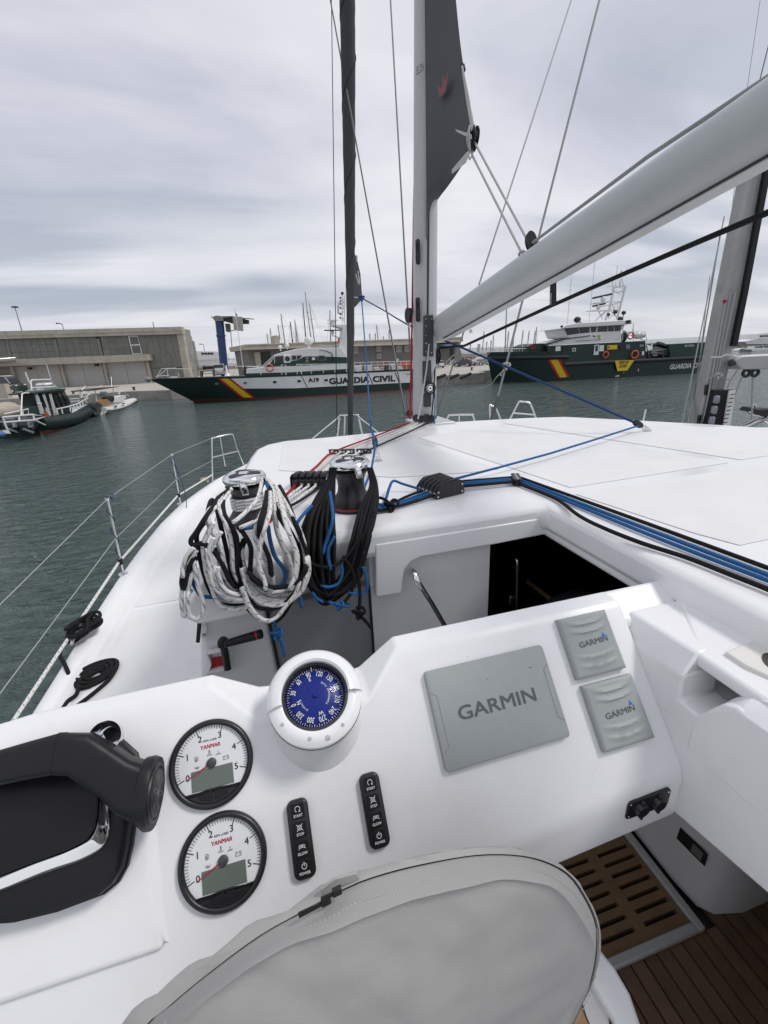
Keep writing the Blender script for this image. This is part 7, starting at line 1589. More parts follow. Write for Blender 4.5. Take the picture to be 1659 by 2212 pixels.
for i, poly in enumerate((((884, 580), (1010, 565), (1026, 622), (912, 640)), ((1018, 562), (1115, 552), (1120, 614), (1030, 622)), ((1130, 550), (1190, 547), (1176, 610), (1135, 612)), ((1206, 547), (1286, 543), (1286, 605), (1190, 608)), ((1293, 545), (1346, 542), (1346, 603), (1293, 605)), ((1353, 543), (1411, 540), (1408, 600), (1353, 603)))):
    SBp.pr(t, 'window', WIN, qq(ZM, *poly), .70, .1, smooth=0, bevel=.03)
SBp.pr(t, 'roof_corner', SBLK, qq(ZM, (1460, 500), (1505, 497), (1495, 530), (1452, 532)), .32, .1, smooth=0)
SBp.text(t, 'lettering', GREEN, 'INSPECCIÓN PESQUERA MAPA', ZM(990, 700), ZM(1186, 688), 11 * .2315, .46, .004, .15)
for q in (((1190, 640), (1198, 636), (1224, 680), (1214, 684)), ((1212, 636), (1220, 640), (1202, 684), (1194, 680))): SBp.pr(t, 'emblem', mat('emblem_gold', (.5, .36, .08), .6), qq(ZM, *q), .45, .05, smooth=0)
SBp.pr(t, 'pennant_print', SBLK, qq(ZM, (1146, 640), (1178, 650), (1160, 656)), .45, .05, smooth=0)
for poly, mm, nm in ((((1165, 732), (1205, 728), (1202, 822), (1156, 825)), SWHITE, 'door'), (((1210, 735), (1252, 732), (1250, 788), (1208, 790)), SWHITE, 'white_board'), (((803, 745), (848, 742), (846, 786), (800, 788)), SWHITE, 'white_board'), (((1284, 735), (1377, 730), (1374, 770), (1284, 774)), SYEL, 'yellow_sign'), (((958, 760), (990, 758), (988, 790), (958, 792)), SWHITE, 'square_port'), (((1400, 732), (1435, 730), (1432, 768), (1400, 770)), SBLK, 'window'), (((1458, 728), (1496, 726), (1494, 766), (1458, 768)), WINL, 'window'), (((868, 742), (925, 738), (922, 776), (866, 780)), SBLK, 'window'), (((1608, 790), (1628, 789), (1624, 825), (1606, 826)), SWHITE, 'white_board')):
    o = SBp.pr(t, nm, mm, qq(ZM, *poly), .06, .08, smooth=0)
    if nm == 'door': SBp.pr(o, 'door_window', WIN, qq(ZM, (1175, 738), (1196, 736), (1193, 788), (1172, 790)), .03, .05, smooth=0)
    if nm == 'square_port': SBp.pr(o, 'pane', WIN, qq(ZM, (965, 766), (984, 765), (983, 782), (965, 784)), .03, .05, smooth=0)
    if nm == 'yellow_sign': SBp.text(o, 'lettering', SRED, 'AYUDA', ZM(1318, 756), ZM(1362, 753), 10 * .2315, .04, .0) if False else SBp.pr(o, 'sign_print', SRED, qq(ZM, (1290, 745), (1308, 744), (1308, 758), (1290, 759)), .03, .04, smooth=0)
ring(SBp, ZM(1540, 820), .38, t, -.15); ring(SBp, ZL(222, 457), .34, t, 1.2); ring(SBp, ZM(1268, 822), .3, t, -.1)
m = MB()                                                   # twin leg lattice mast
off = 3.4
for pts, r in ((((1345, 190), (1305, 390), (1265, 500)), .14), (((1452, 180), (1415, 330), (1372, 492)), .14), (((1345, 190), (1452, 180)), .09), (((1180, 385), (1420, 330)), .05), (((1280, 185), (1460, 175)), .05), (((1330, 240), (1440, 230)), .05), (((1310, 330), (1410, 325)), .05), (((1405, 400), (1230, 410), (1145, 408)), .06), (((1190, 395), (1240, 490)), .07), (((1280, 400), (1165, 510)), .06), (((1300, 400), (1390, 490)), .05), (((1390, 400), (1290, 490)), .05), (((1320, 320), (1350, 420)), .05), (((1380, 330), (1380, 400)), .03), (((1350, 330), (1350, 400)), .03), (((1350, 350), (1380, 350)), .03), (((1350, 375), (1380, 375)), .03), (((1400, 190), (1415, 110), (1440, 185)), .06), (((1380, 90), (1420, 80)), .05), (((1335, 100), (1330, 185)), .05), (((1360, 150), (1355, 190)), .05), (((1415, 30), (1418, 75)), .06), (((1400, 50), (1465, 48)), .05), (((1465, 15), (1466, 55)), .05), (((1400, 200), (1395, 120)), .05), (((1320, 210), (1400, 260), (1430, 200)), .05), (((1220, 470), (1290, 400)), .05)):
    SBp.tb(m, qq(ZM, *pts), r, off)
m.build('lattice_mast', SWHITE, t)
for a, b, w in (((1145, 295), (1325, 255), .1), ((1145, 370), (1265, 345), .09)):
    m = MB(); SBp.tb(m, qq(ZM, a, b), w, off - .6); m.build('radar_bar', SBLK, t)
dome(SBp, ZM(1245, 305), .28, t, off - .6); dome(SBp, ZM(1200, 378), .24, t, off - .6)
SBp.pr(t, 'mast_platform', SWHITE, qq(ZM, (1180, 335), (1320, 320), (1320, 328), (1185, 343)), off - 1, 1.4, smooth=0); SBp.pr(t, 'mast_platform', SWHITE, qq(ZM, (1140, 405), (1300, 400), (1300, 408), (1145, 413)), off - 1, 1.4, smooth=0)
for c, r, o_ in (((1003, 495), .36, 2), ((1295, 447), .18, 2.5), ((1357, 422), .24, 2.5), ((1436, 430), .24, 2.5), ((1405, 488), .3, 2.0), ((858, 558), .14, .6), ((1030, 530), .18, .8)):
    m = MB(); p = SBp.q(ZM(*c), o_); m.ball(p, r, 10, 7, sc=(1.2, .8, .9)); m.tube([p, p - Vector((0, 0, r * 1.8))], r * .2, 6); m.build('searchlight', SBLK, t)
for i, (a, b) in enumerate((((948, 105), (908, 545)), ((1166, -40), (1113, 520)), ((1378, -10), (1368, 90)))):
    m = MB(); SBp.tb(m, qq(ZM, a, b), .035, 1.5); m.build('whip_aerial', SWHITE, t)
m = MB()
for pts in (((1435, 610), (1635, 607)), ((1465, 640), (1640, 638)), ((1470, 610), (1462, 690)), ((1530, 608), (1528, 690)), ((1600, 608), (1602, 690)), ((1632, 607), (1655, 690)), ((1430, 550), (1425, 690)), ((495, 720), (492, 755)), ((492, 722), (560, 720)), ((545, 722), (540, 765)), ((200, 770), (540, 765)), ((1500, 640), (1640, 690)), ((1528, 530), (1520, 620))): SBp.tb(m, qq(ZM, *pts), .04, 1.4)
for i in range(12): x = 205 + 26 * i; SBp.tb(m, qq(ZM, (x, 770), (x, 792)), .03, 1.4)
m.build('handrail', TUBEG, t)
m = MB(); p = SBp.q(ZM(1580, 640), 1.8); m.ball(p, .5, 12, 8, sc=(1.9, .8, .8)); m.build('life_raft', SWHITE, t)
m = MB(); p = SBp.q(ZM(1437, 655), 1.6); m.ball(p, .45, 10, 8, sc=(.6, .8, 1.5)); m.build('vent', GREEN, t)
SBp.pr(t, 'ensign', mat('ensign', (.35, .12, .12), .8), qq(ZM, (1522, 560), (1530, 590), (1524, 640), (1514, 640)), 1.8, .03, smooth=0)
m = MB(); m.tube(spline([SBp.q(v, 1.5) for v in qq(ZL, (465, 560), (500, 545), (560, 560), (615, 590))], 4), [.18] * 4 + [.28] * 6 + [.22] * 3, 8); m.build('dinghy', SBLK, t)
m = MB()
for pts in (((385, 560), (420, 690)), ((400, 545), (440, 560)), ((400, 620), (460, 600)), ((460, 600), (640, 605)), ((420, 640), (640, 625)), ((470, 640), (640, 660)), ((560, 600), (565, 680)), ((380, 545), (470, 540))): SBp.tb(m, qq(ZL, *pts), .06, 1.2)
m.build('aft_gantry', mat('gantry_grey', (.14, .14, .14), .6), t)
SBp.pr(t, 'aft_machinery', SBLK, qq(ZL, (430, 620), (640, 605), (650, 688), (425, 694)), 2, 2, smooth=0); SBp.pr(t, 'white_chest', SWHITE, qq(ZL, (465, 630), (500, 625), (505, 665), (470, 672)), 1.6, .6, smooth=0)
SBp.pr(t, 'red_gear', BOOT, qq(ZM, (570, 735), (615, 730), (605, 770), (560, 770)), .8, .1, smooth=0)
for x, y in ((630, 812), (690, 825), (435, 838)): SBp.pr(t, 'hawse_hole', SBLK, qq(ZM, (x - 20, y - 8), (x + 20, y - 8), (x + 20, y + 6), (x - 20, y + 6)), S2.off(*ZM(x, y)) - .08, .05, smooth=0)
SBp.pr(t, 'draught_mark', SWHITE, qq(ZM, (284, 1000), (297, 998), (297, 1020), (283, 1021)), S2.off(*ZM(290, 1010)) - .06, .02, smooth=0)
for q in (((1572, 955), (1579, 953), (1573, 975), (1567, 976)), ((1355, 1020), (1395, 1012), (1393, 1024), (1360, 1028)), ((1435, 985), (1442, 984), (1440, 992), (1434, 993))): SBp.pr(t, 'hull_mark', SWHITE, qq(ZM, *q), -.04, .03, smooth=0)
# quay fenders and bits on the right quay
QR = VPl((18.5, 48.8, 0), (25.6, 48.8, 0))
for i, (a, b) in enumerate((((165, 668), (290, 625)), ((312, 668), (430, 622)), ((452, 660), (565, 610)))):
    m = MB(); QR.tb(m, qq(ZK, a, b), .17, -.25, 10); tag(m.build('quay_fender', RUB), ['leftmost', 'middle', 'rightmost'][i] + ' of three black tube fenders slung on the right quay wall', 'fender', 'tube fenders on the quay wall')
# ---- cars and van
CARW = mat('car_glass', (.012, .014, .016), .08)
def car(c, yaw, L_, Wd, H, paint, label, rear=True, group='cars parked on the quay', van=False):
    t = thing('parked_van' if van else 'parked_car', label, 'van' if van else 'car', c, None if van else group)
    M = Matrix.Translation(c) @ Matrix.Rotation(yaw, 4, 'Z')
    l = L_ / 2
    if van: prof = [(-l, .25), (-l, H * .97), (-l + .1, H), (l - 1.75, H), (l - 1.4, H * .93), (l - .85, H * .55), (l - .12, H * .44), (l, H * .36), (l, .25)]
    else: prof = [(-l, .28), (-l, H * .50), (-l + .12, H * .60), (-l + .28, H * .66), (-l + .62, H * .95), (-l + .95, H), (l - 1.75, H * .99), (l - .95, H * .64), (l - .15, H * .52), (l, H * .42), (l, .25)]
    m = MB(); secs = []
    for s, ins in ((-1, .06), (-.92, 0), (.92, 0), (1, .06)): secs.append([M @ Vector((x * (1 - ins * .15), s * Wd / 2 * (1 if z < H * .6 else .86), z)) for x, z in prof])
    m.loft(secs); m.build('body', paint, t, smooth=30)
    def glass(nm, pts): MB().add([M @ Vector(p) for p in pts], [tuple(range(len(pts)))]).build(nm, CARW, t)
    w = Wd / 2 * .86 + .012
    if van:
        glass('windscreen', [(l - 1.42, -w * .85, H * .93), (l - 1.42, w * .85, H * .93), (l - .82, w * .9, H * .57), (l - .82, -w * .9, H * .57)])
        for s in (-1, 1): glass('side_window', [(l - 1.5, s * (w + .01), H * .88), (l - 2.4, s * (w + .01), H * .88), (l - 2.4, s * (w + .01), H * .58), (l - 1.0, s * (w + .01), H * .58)])
    else:
        glass('windscreen', [(l - 1.72, -w * .85, H * .97), (l - 1.72, w * .85, H * .97), (l - .97, w * .9, H * .66), (l - .97, -w * .9, H * .66)]); glass('rear_window', [(-l + .57, -w * .85, H * .93), (-l + .57, w * .85, H * .93), (-l + .27, w * .88, H * .69), (-l + .27, -w * .88, H * .69)])
        for s in (-1, 1): glass('side_window', [(-l + .95, s * w, H * .94), (l - 1.85, s * w, H * .94), (l - 1.2, s * w * 1.02, H * .66), (-l + .6, s * w * 1.02, H * .66)])
    for sx in (-1, 1):
        for s in (-1, 1):
            Mw = M @ Matrix.Translation((sx * (l - .75), s * (Wd / 2 - .06), .31)) @ Matrix.Rotation(math.pi / 2 * -s, 4, 'X')
            wh = MB().lathe([(.0, -.08), (.30, -.09), (.32, -.02), (.31, .07), (.20, .08)], Mw, 18).build('wheel', RUB, t, smooth=40); MB().lathe([(.0, .07), (.19, .06), (.205, .085)], Mw, 12).build('rim', ALU, wh)
    for s in (-1, 1):
        MB().box(M @ Vector((l - .05, s * Wd * .36, H * .44)), (.14, .34, .14), M=M.to_3x3()).build('headlight', mat('lamp_clear', (.7, .72, .72), .1), t); MB().box(M @ Vector((-l + .03, s * Wd * .4, H * .55)), (.1, .16, .3), M=M.to_3x3()).build('tail_light', mat('lamp_red', (.3, .02, .02), .2), t)
    MB().box(M @ Vector((-l - .005, 0, H * .42)), (.03, .5, .12), M=M.to_3x3()).build('number_plate', SWHITE, t)
    MB().box(M @ Vector((0, 0, .24)), (L_ * .97, Wd * .92, .12), M=M.to_3x3()).build('sill', RUB, t)
    return t
CD = mat('car_dark', (.03, .034, .042), .2, coat=.5); CG = mat('car_grey', (.14, .15, .16), .25, coat=.5); CS = mat('car_silver', (.38, .40, .41), .3, coat=.5)
car(P(1001, 792, z=QZ), 2.35, 3.4, 1.5, 1.25, CD, 'dark blue hatchback parked nearest the small house steps, seen from behind')
car(P(1039, 789, z=QZ), 3.5, 3.4, 1.5, 1.15, CG, 'grey car parked nearest the bow of the green ship')
car(P(943, 795, z=QZ), 1.75, 3.3, 1.5, 1.2, CS, 'silver car just right of the mast')
car(P(1010, 777, z=QZ), .1, 4.2, 1.6, 1.35, CD, 'dark car parked beyond the dark blue hatchback')
car(SA.q((475, 813), 12), 1.7, 3.2, 1.5, 1.5, CS, 'pale off-road car parked beside the blue crane')
vp = P(18, 850, z=QZ); car(vp + Vector((-1.0, 2.0, 0)), -.35, 5.4, 2.1, 2.55, mat('van_green', (.012, .03, .022), .25, coat=.5), 'dark green van with a white roof parked by the concrete building', van=True)
o = [x for x in bpy.data.objects if x.name.startswith('parked_van')][0]
Mv = Matrix.Translation(vp + Vector((-1.0, 2.0, 0))) @ Matrix.Rotation(-.35, 4, 'Z')
MB().prism([Mv @ Vector(p) for p in ((-2.7, -.9, 2.3), (.9, -.9, 2.3), (1.1, -.85, 2.45), (.7, -.8, 2.62), (-2.7, -.85, 2.62))], Mv.to_3x3() @ Vector((0, 1.75, 0))).build('roof', SWHITE, o, bevel=.05)
MB().prism([Mv @ Vector(p) for p in ((-2.7, -1.06, 1.25), (2.2, -1.06, 1.10), (2.2, -1.06, 1.18), (-2.7, -1.06, 1.37))], Mv.to_3x3() @ Vector((0, .03, 0))).build('side_stripe', SWHITE, o)
MB().prism([Mv @ Vector(p) for p in ((1.28, -.93, 2.35), (1.40, -.93, 2.33), (1.95, -.95, 1.42), (1.80, -.95, 1.42))], Mv.to_3x3() @ Vector((0, .04, 0))).build('screen_pillar', SWHITE, o)
# ---- green cabin boat in the left foreground water
GX = -14.45
class XPl(VPl):
    pass
G1 = VPl((GX, 33, 0), (GX, 43, 0))
GD = G1.n                                      # away from the camera, across the boat
t = thing('cabin_boat', 'dark green inflatable patrol boat with a glazed cabin and twin outboards', 'patrol boat', (-16, 37, 0))
def g(*p): return qq(ZJ, *p)
hs = []
st_ = [(430, 835, 950, 1.0), (520, 825, 955, 1.0), (620, 812, 925, 1.0), (720, 795, 890, 1.0), (820, 770, 850, .95), (900, 735, 810, .82), (960, 700, 770, .6), (1005, 665, 715, .3), (1018, 655, 680, .12)]
BW = 1.7
def gp(x, y, b): return G1.q(ZJ(x, y), BW * (1 - b))
secs = []
for x, yt, yb, b in st_:
    a, c = gp(x, yt, b), gp(x, yb, b * .9); fa, fc = a + GD * 2 * BW * b, c + GD * 2 * BW * b * .95; c2, fc2 = Vector((c.x, c.y, -.3)), Vector((fc.x, fc.y, -.3))
    secs.append([a, c, c2, fc2, fc, fa])
TUBD = mat('tube_dark_green', (.005, .018, .014), .55, var=.2, vscale=2, spec=.3)
MB().loft(secs).build('hull', SWHITE, t, smooth=40)
MB().add([p + Vector((0, -.06, .02)) for p in secs[0]], [tuple(range(6))]).build('transom', TUBD, t)
m = MB(); ctr = [gp(x, yt + (52 if x < 900 else 40), b) for x, yt, yb, b in st_]; m.tube(spline(ctr, 4), .44, 14); m.build('tube', TUBD, t, smooth=70)
m = MB(); m.tube(spline([c + GD * 2 * BW * b for c, (_, _, _, b) in zip(ctr, st_)], 4), .44, 14); m.build('tube', GREEN, t, smooth=70)
m = MB(); m.loft([[gp(x, yb + dy, b * .96) - GD * .06 for dy in (8, 40)] for x, yt, yb, b in st_[:7]], closed=False); m.build('antifoul', BOOT, t)
G1.text(t, 'lettering', GREEN, 'GUARDIA CIVIL', ZJ(695, 900), ZJ(825, 868), 20 * .1984, -.12, .004)
def prG(nm, mm, pts, off, dep, par=None, **kw): return G1.pr(par or t, nm, mm, g(*pts), off, dep, smooth=0, **kw)
prG('cabin', GREEN, ((370, 550), (700, 510), (790, 740), (770, 775), (560, 800), (470, 790)), .55, .95)
prG('cabin_roof', GREEN2, ((335, 540), (430, 528), (640, 495), (722, 498), (720, 512), (690, 520), (360, 556)), .35, 1.35, bevel=.04)
for pts, mm in ((((455, 560), (490, 555), (560, 790), (520, 795)), GAR), (((530, 556), (560, 552), (625, 785), (590, 790)), GAR), (((385, 560), (415, 557), (480, 770), (445, 780)), GAR)): prG('cabin_panel', mm, pts, .5, .06)
for pts in (((415, 558), (455, 553), (510, 700), (480, 705)), ((492, 555), (528, 550), (585, 780), (562, 785)), ((565, 550), (605, 545), (665, 700), (640, 705)), ((625, 540), (655, 535), (720, 690), (680, 695)), ((670, 530), (705, 522), (775, 670), (735, 680))): prG('window', WIN, pts, .48, .06)
for pts in (((305, 700), (345, 690), (375, 720), (395, 790), (330, 790)), ((365, 690), (410, 685), (440, 720), (455, 790), (390, 790))): prG('seat', GREEN2, pts, .6, .4, bevel=.05)
m = MB()
for pts in (((345, 520), (335, 415), (350, 405), (545, 400), (625, 500)), ((345, 490), (600, 478)), ((545, 405), (585, 450), (620, 498))): G1.tb(m, g(*pts), .05, .6); G1.tb(m, g(*pts), .05, 1.3)
m.build('radar_arch', TUBEG, t)
m = MB()
for pts in (((230, 790), (240, 555), (270, 545), (390, 548), (440, 660), (490, 790)), ((50, 775), (305, 720), (310, 775)), ((245, 740), (250, 780)), ((410, 665), (450, 658))): G1.tb(m, g(*pts), .04, .5)
for pts in (((615, 720), (700, 705), (830, 670), (960, 600)), ((615, 722), (630, 780)), ((668, 712), (682, 770)), ((760, 692), (768, 750)), ((800, 680), (808, 738)), ((835, 668), (845, 722)), ((868, 650), (876, 705)), ((895, 635), (905, 680)), ((925, 608), (945, 655))): G1.tb(m, g(*pts), .045, .25)
for pts in (((760, 612), (860, 605), (862, 630)), ((770, 640), (865, 632))): G1.tb(m, g(*pts), .04, 2.8)
for pts in (((30, 810), (360, 780), (490, 802), (375, 840), (50, 865), (30, 810)), ((45, 860), (80, 945)), ((360, 782), (375, 838)), ((205, 795), (212, 848)), ((375, 840), (545, 920))): G1.tb(m, g(*pts), .05, -.3)
m.build('handrail', TUBEG, t)
m = MB(); p = G1.q(ZJ(488, 455), 1.6); m.lathe([(.0, .14), (.5, .12), (.58, .0), (.5, -.1), (.0, -.12)], Matrix.Translation(p), 18); m.build('radar_dome', SWHITE, t, smooth=40)
prG('horn', SWHITE, ((450, 490), (480, 488), (484, 515), (455, 518)), 1, .3)
m = MB(); G1.tb(m, g((275, 320), (320, 440)), .05, 1.5); G1.tb(m, g((505, 235), (555, 395)), .025, 1.5); m.build('whip_aerial', SWHITE, t)
prG('ensign', mat('flag_red_yellow', (.26, .07, .03), .8), ((478, 735), (500, 735), (545, 800), (520, 855), (495, 800)), -.1, .04)
for dx in (0, 165):
    e_ = prG('outboard', ENG, ((140 + dx, 830), (200 + dx, 800), (270 + dx * .98, 810), (285 + dx * .95, 850), (265 + dx, 900), (200 + dx, 960), (150 + dx, 900)), -.1 if dx else .6, .6, bevel=.08, seg=3)
    prG('engine_cowl', ENGG, ((150 + dx, 850), (215 + dx, 850), (195 + dx, 920), (160 + dx, 920)), -.14 if dx else .56, .1, e_)
    prG('engine_leg', ENG, ((100 + dx, 920), (150 + dx, 905), (215 + dx, 960), (205 + dx, 998), (150 + dx, 985)), 0 if dx else .7, .3, e_, bevel=.04)
    prG('skeg', ENGG, ((110 + dx, 930), (210 + dx, 970), (200 + dx, 985), (90 + dx, 945)), -.05 if dx else .65, .1, e_)
prG('swim_step', SWHITE, ((30, 950), (95, 948), (120, 990), (50, 985)), .6, 1.6)
m = MB(); m.ball(G1.q(ZJ(-10, 1000), -.5), .30, 12, 8, sc=(1, .8, .6)); tag(m.build('blue_buoy', mat('buoy_blue', (.05, .12, .25), .5)), 'pale blue buoy in the water at the left edge, under the outboards', 'buoy')
m = MB(); m.tube(spline([G1.q(v, 4.2) for v in g((-220, 800), (0, 770), (100, 745), (180, 740), (215, 770))], 4), [.5] * 13 + [.45] * 4, 12); m.tube(spline([G1.q(v, 4.8) for v in g((-220, 745), (-60, 735), (60, 712), (140, 712), (200, 745))], 4), [.45] * 13 + [.4] * 4, 12); o = m.build('inflatable_boat', TAN, None, smooth=70); tag(o, 'beige inflatable boat partly cut off at the left edge', 'boat')
m = MB(); 
for k in range(2): m.tube([G1.q(v, 4.0 + k) for v in g((235, 560), (300, 700))], .035, 5)
for k in range(6): m.tube([G1.q(ZJ(240 + 11 * k, 580 + 22 * k), 4.0), G1.q(ZJ(240 + 11 * k, 580 + 22 * k), 5.0)], .03, 5)
tag(m.build('quay_ladder', mat('rust_iron', ())), 'rusty ladder on the quay wall behind the green cabin boat', 'ladder')
# ---- white inflatable with a black bimini
WX_ = -14.5
G2 = VPl((WX_, 45, 0), (WX_ - .3, 55, 0))
t = thing('inflatable_boat', 'white inflatable motorboat with a black bimini awning and a dark outboard', 'boat', G2.q((235, 890), 1))
BW2 = .62
st2 = [(1125, 712, 770, 1.0), (1200, 702, 772, 1.0), (1290, 680, 755, 1.0), (1370, 652, 722, .9), (1425, 625, 690, .62), (1458, 612, 665, .3), (1466, 618, 650, .12)]
secs = []
for x, yt, yb, b in st2:
    a, c = G2.q(ZJ(x, yt), BW2 * (1 - b)), G2.q(ZJ(x, yb), BW2 * (1 - b)); c = Vector((c.x, c.y, max(c.z, -.1))); fa, fc = a + G2.n * 2 * BW2 * b, c + G2.n * 2 * BW2 * b; secs.append([a, c, Vector((c.x, c.y, -.25)), Vector((fc.x, fc.y, -.25)), fc, fa])
MB().loft(secs).build('hull', SWHITE, t, smooth=40)
ctr2 = [G2.q(ZJ(x, (yt + yb) / 2 - 6), BW2 * (1 - b)) for x, yt, yb, b in st2]
for side in (0, 1):
    pts = [c + G2.n * 2 * BW2 * b * side for c, (_, _, _, b) in zip(ctr2, st2)]
    m = MB(); m.tube(spline(pts, 4), .30, 14); tb_ = m.build('tube', TUBEW, t, smooth=70)
    m = MB(); m.tube(spline([p - G2.n * (.30 if not side else -.30) - Vector((0, 0, .05)) for p in pts], 4), .05, 6); m.build('rub_strake', ENG, tb_)
def pr2(nm, mm, pts, off, dep, par=None, **kw): return G2.pr(par or t, nm, mm, g(*pts), off, dep, smooth=0, **kw)
pr2('bimini', SBLK, ((930, 518), (1000, 500), (1090, 487), (1300, 474), (1300, 480), (1180, 498), (1040, 518), (935, 526)), .1, 1.1, bevel=.03)
m = MB()
for pts in (((1035, 520), (1055, 640)), ((1230, 495), (1240, 570)), ((1270, 490), (1290, 560)), ((1210, 370), (1218, 490)), ((1300, 560), (1305, 530), (1365, 520), (1375, 590)), ((1390, 560), (1400, 580)), ((860, 555), (930, 470), (945, 480)), ((1080, 480), (1110, 462), (1120, 475))): G2.tb(m, g(*pts), .035, .6)
m.build('frame', TUBEG, t)
pr2('console', SWHITE, ((1250, 600), (1320, 570), (1370, 570), (1370, 610), (1310, 640), (1250, 650)), .4, .6, bevel=.05); pr2('steering_seat', SBLK, ((1165, 590), (1200, 575), (1240, 580), (1250, 610), (1240, 640), (1180, 650), (1165, 620)), .4, .5, bevel=.05)
pr2('windscreen', WINL, ((1080, 560), (1100, 530), (1160, 530), (1170, 570), (1090, 590)), 1.2, .05)
pr2('wooden_seat', mat('varnished_wood', (.33, .18, .07), .5), ((1085, 625), (1165, 612), (1205, 640), (1205, 668), (1120, 680), (1085, 660)), .35, .6, bevel=.04)
e_ = pr2('outboard', ENG, ((1015, 660), (1050, 640), (1095, 650), (1125, 700), (1128, 730), (1060, 745), (1025, 710)), .1, .5, bevel=.08, seg=3); pr2('engine_leg', ENG, ((1020, 720), (1110, 740), (1090, 790), (1040, 795), (1010, 760)), .2, .3, e_, bevel=.04)
for x, y in ((1268, 693), (1350, 663)): pr2('handle', SBLK, ((x - 10, y - 5), (x + 10, y - 9), (x + 10, y + 3), (x - 10, y + 7)), -.4, .1)
m = MB(); 
for pts in (((870, 560), (880, 600), (985, 560)), ((865, 545), (985, 545), (930, 600)), ((880, 600), (930, 500), (980, 550)), ((860, 540), (920, 480), (975, 530), (940, 600), (870, 580))): G2.tb(m, g(*pts), .04, 3)
tag(m.build('folding_gangway', TUBEG), 'folded metal gangway on the quay between the two inflatables', 'gangway')
# ---- far right: breakwater and moored motorboats
F1 = VPl(P(1560, 750, d=140), P(1700, 745, d=140))
tag(F1.pr(None, 'breakwater', mat('breakwater_grey', (.20, .20, .20), .85, var=.15, vscale=.3), qq(ZL, (560, 560), (640, 548), (1000, 530), (1330, 520), (2200, 490), (2200, 640), (560, 640)), 6, 6, smooth=0), 'long grey harbour breakwater behind the moored boats', 'breakwater')
m = MB()
for i in range(26): c = F1.q(ZL(1010 + i * 16 + rm.uniform(-5, 5), 572 + rm.uniform(-12, 10)), 3); m.ball(c, rm.uniform(.5, 1.1), 6, 4, sc=(1, 1, .7))
m.build('rocks', mat('rock_brown', (.16, .13, .10), .9, var=.25, vscale=.6), smooth=0, kind='stuff')
def mboat(f, hullp, cab, win, d, label):
    pl = VPl(P(*f(*hullp[0]), d=d), P(*f(*hullp[1]), d=d)); t = thing('motorboat', label, 'motorboat', pl.q(f(*hullp[0])), 'motorboats moored at the far right')
    pl.pr(t, 'hull', SWHITE, qq(f, *hullp), 0, 3, smooth=0); pl.pr(t, 'cabin', SWHITE, qq(f, *cab), .5, 2, smooth=0); pl.pr(t, 'window', WIN, qq(f, *win), .4, .12, smooth=0)
mboat(ZL, [(1325, 625), (1530, 608), (1500, 642), (1345, 646)], [(1350, 612), (1380, 590), (1450, 585), (1480, 612)], [(1360, 608), (1385, 594), (1420, 592), (1425, 608)], 105, 'white open motorboat moored at the far right, left one of two')
mboat(ZL, [(1480, 600), (1720, 588), (1700, 632), (1520, 640)], [(1512, 598), (1520, 566), (1612, 563), (1620, 592)], [(1522, 582), (1528, 570), (1608, 567), (1610, 582)], 98, 'white motorboat with a dark blue canopy moored at the far right')
YA = VPl(P(1600, 738, d=125), P(1659, 735, d=125))
t = thing('motor_yacht', 'large white motor yacht beyond the breakwater at the right edge', 'yacht', YA.q(ZL(1500, 520)))
YA.pr(t, 'hull', SWHITE, qq(ZL, (1420, 518), (1560, 488), (1900, 470), (1900, 545), (1440, 545)), 0, 6, smooth=0); YA.pr(t, 'flybridge', SWHITE, qq(ZL, (1565, 440), (1640, 432), (1900, 430), (1900, 490), (1540, 492)), 1, 4, smooth=0)
for i in range(4): YA.pr(t, 'window', WIN, qq(ZL, (1578 + 34 * i, 455 - i), (1606 + 34 * i, 453 - i), (1606 + 34 * i, 470 - i), (1576 + 34 * i, 472 - i)), .9, .12, smooth=0)
m = MB()
for i in range(6): YA.tb(m, qq(ZL, (1510 + 20 * i, 482 - 2 * i), (1510 + 20 * i, 500 - 2 * i)), .05, 0)
YA.tb(m, qq(ZL, (1500, 482), (1640, 470)), .05, 0); YA.tb(m, qq(ZL, (1484, 478), (1484, 520)), .08, 0); m.build('handrail', TUBEG, t)
# ---- neighbouring sailing yacht at the right: mast, boom and rigging
ND = 6.2
def nq(x, y, d=ND): return P(*ZL(x, y), d=d)
a, b = P(1534, 930, d=ND), P(1650, 395, d=ND)
NB = VPl(P(1500, 850, d=ND), P(1640, 850, d=ND))
t = thing('neighbour_yacht', 'neighbouring sailing yacht at the right with a weathered grey mast and furled boom', 'sailing boat', NB.q((1534, 930)))
def nslab(nm, mm, pts, off, dep, par=None, **kw): return NB.pr(par or t, nm, mm, pts, off, dep, **kw)
NM = mat('weathered_mast', (.36, .36, .355), .5, .3, var=.12, vscale=2, dirt=(.12, .12, .12), dscale=3, damt=.5)
nslab('mast', NM, [ZL(920, 1420), ZL(1130, 1420), ZL(1440, -60), (1666, 340), (1626, 340), ZL(1215, -20)], 0, .22, bevel=.04, seg=3)
nslab('sail_track', BLKM, [ZL(1290, 560), ZL(1340, 565), ZL(1455, 0), (1671, 340), (1660, 340), ZL(1405, 0)], -.06, .1)
m = MB()
for pts in (((1010, 1380), (1270, 0)), ((1080, 1100), (1320, 0)), ((980, 1380), (1235, 20))): m.tube([NB.q(ZL(*p), -.04) for p in pts], .012, 6)
m.build('mast_halyard', R_GREY, t)
for y0, y1, x in ((970, 1080, 1020), (1290, 1380, 945)): m = MB(); nslab('halyard_exit', BLK, qq(ZL, (x - 5, y0), (x + 25, y0), (x + 10, y1), (x - 20, y1)), -.03, .04, bevel=.01)
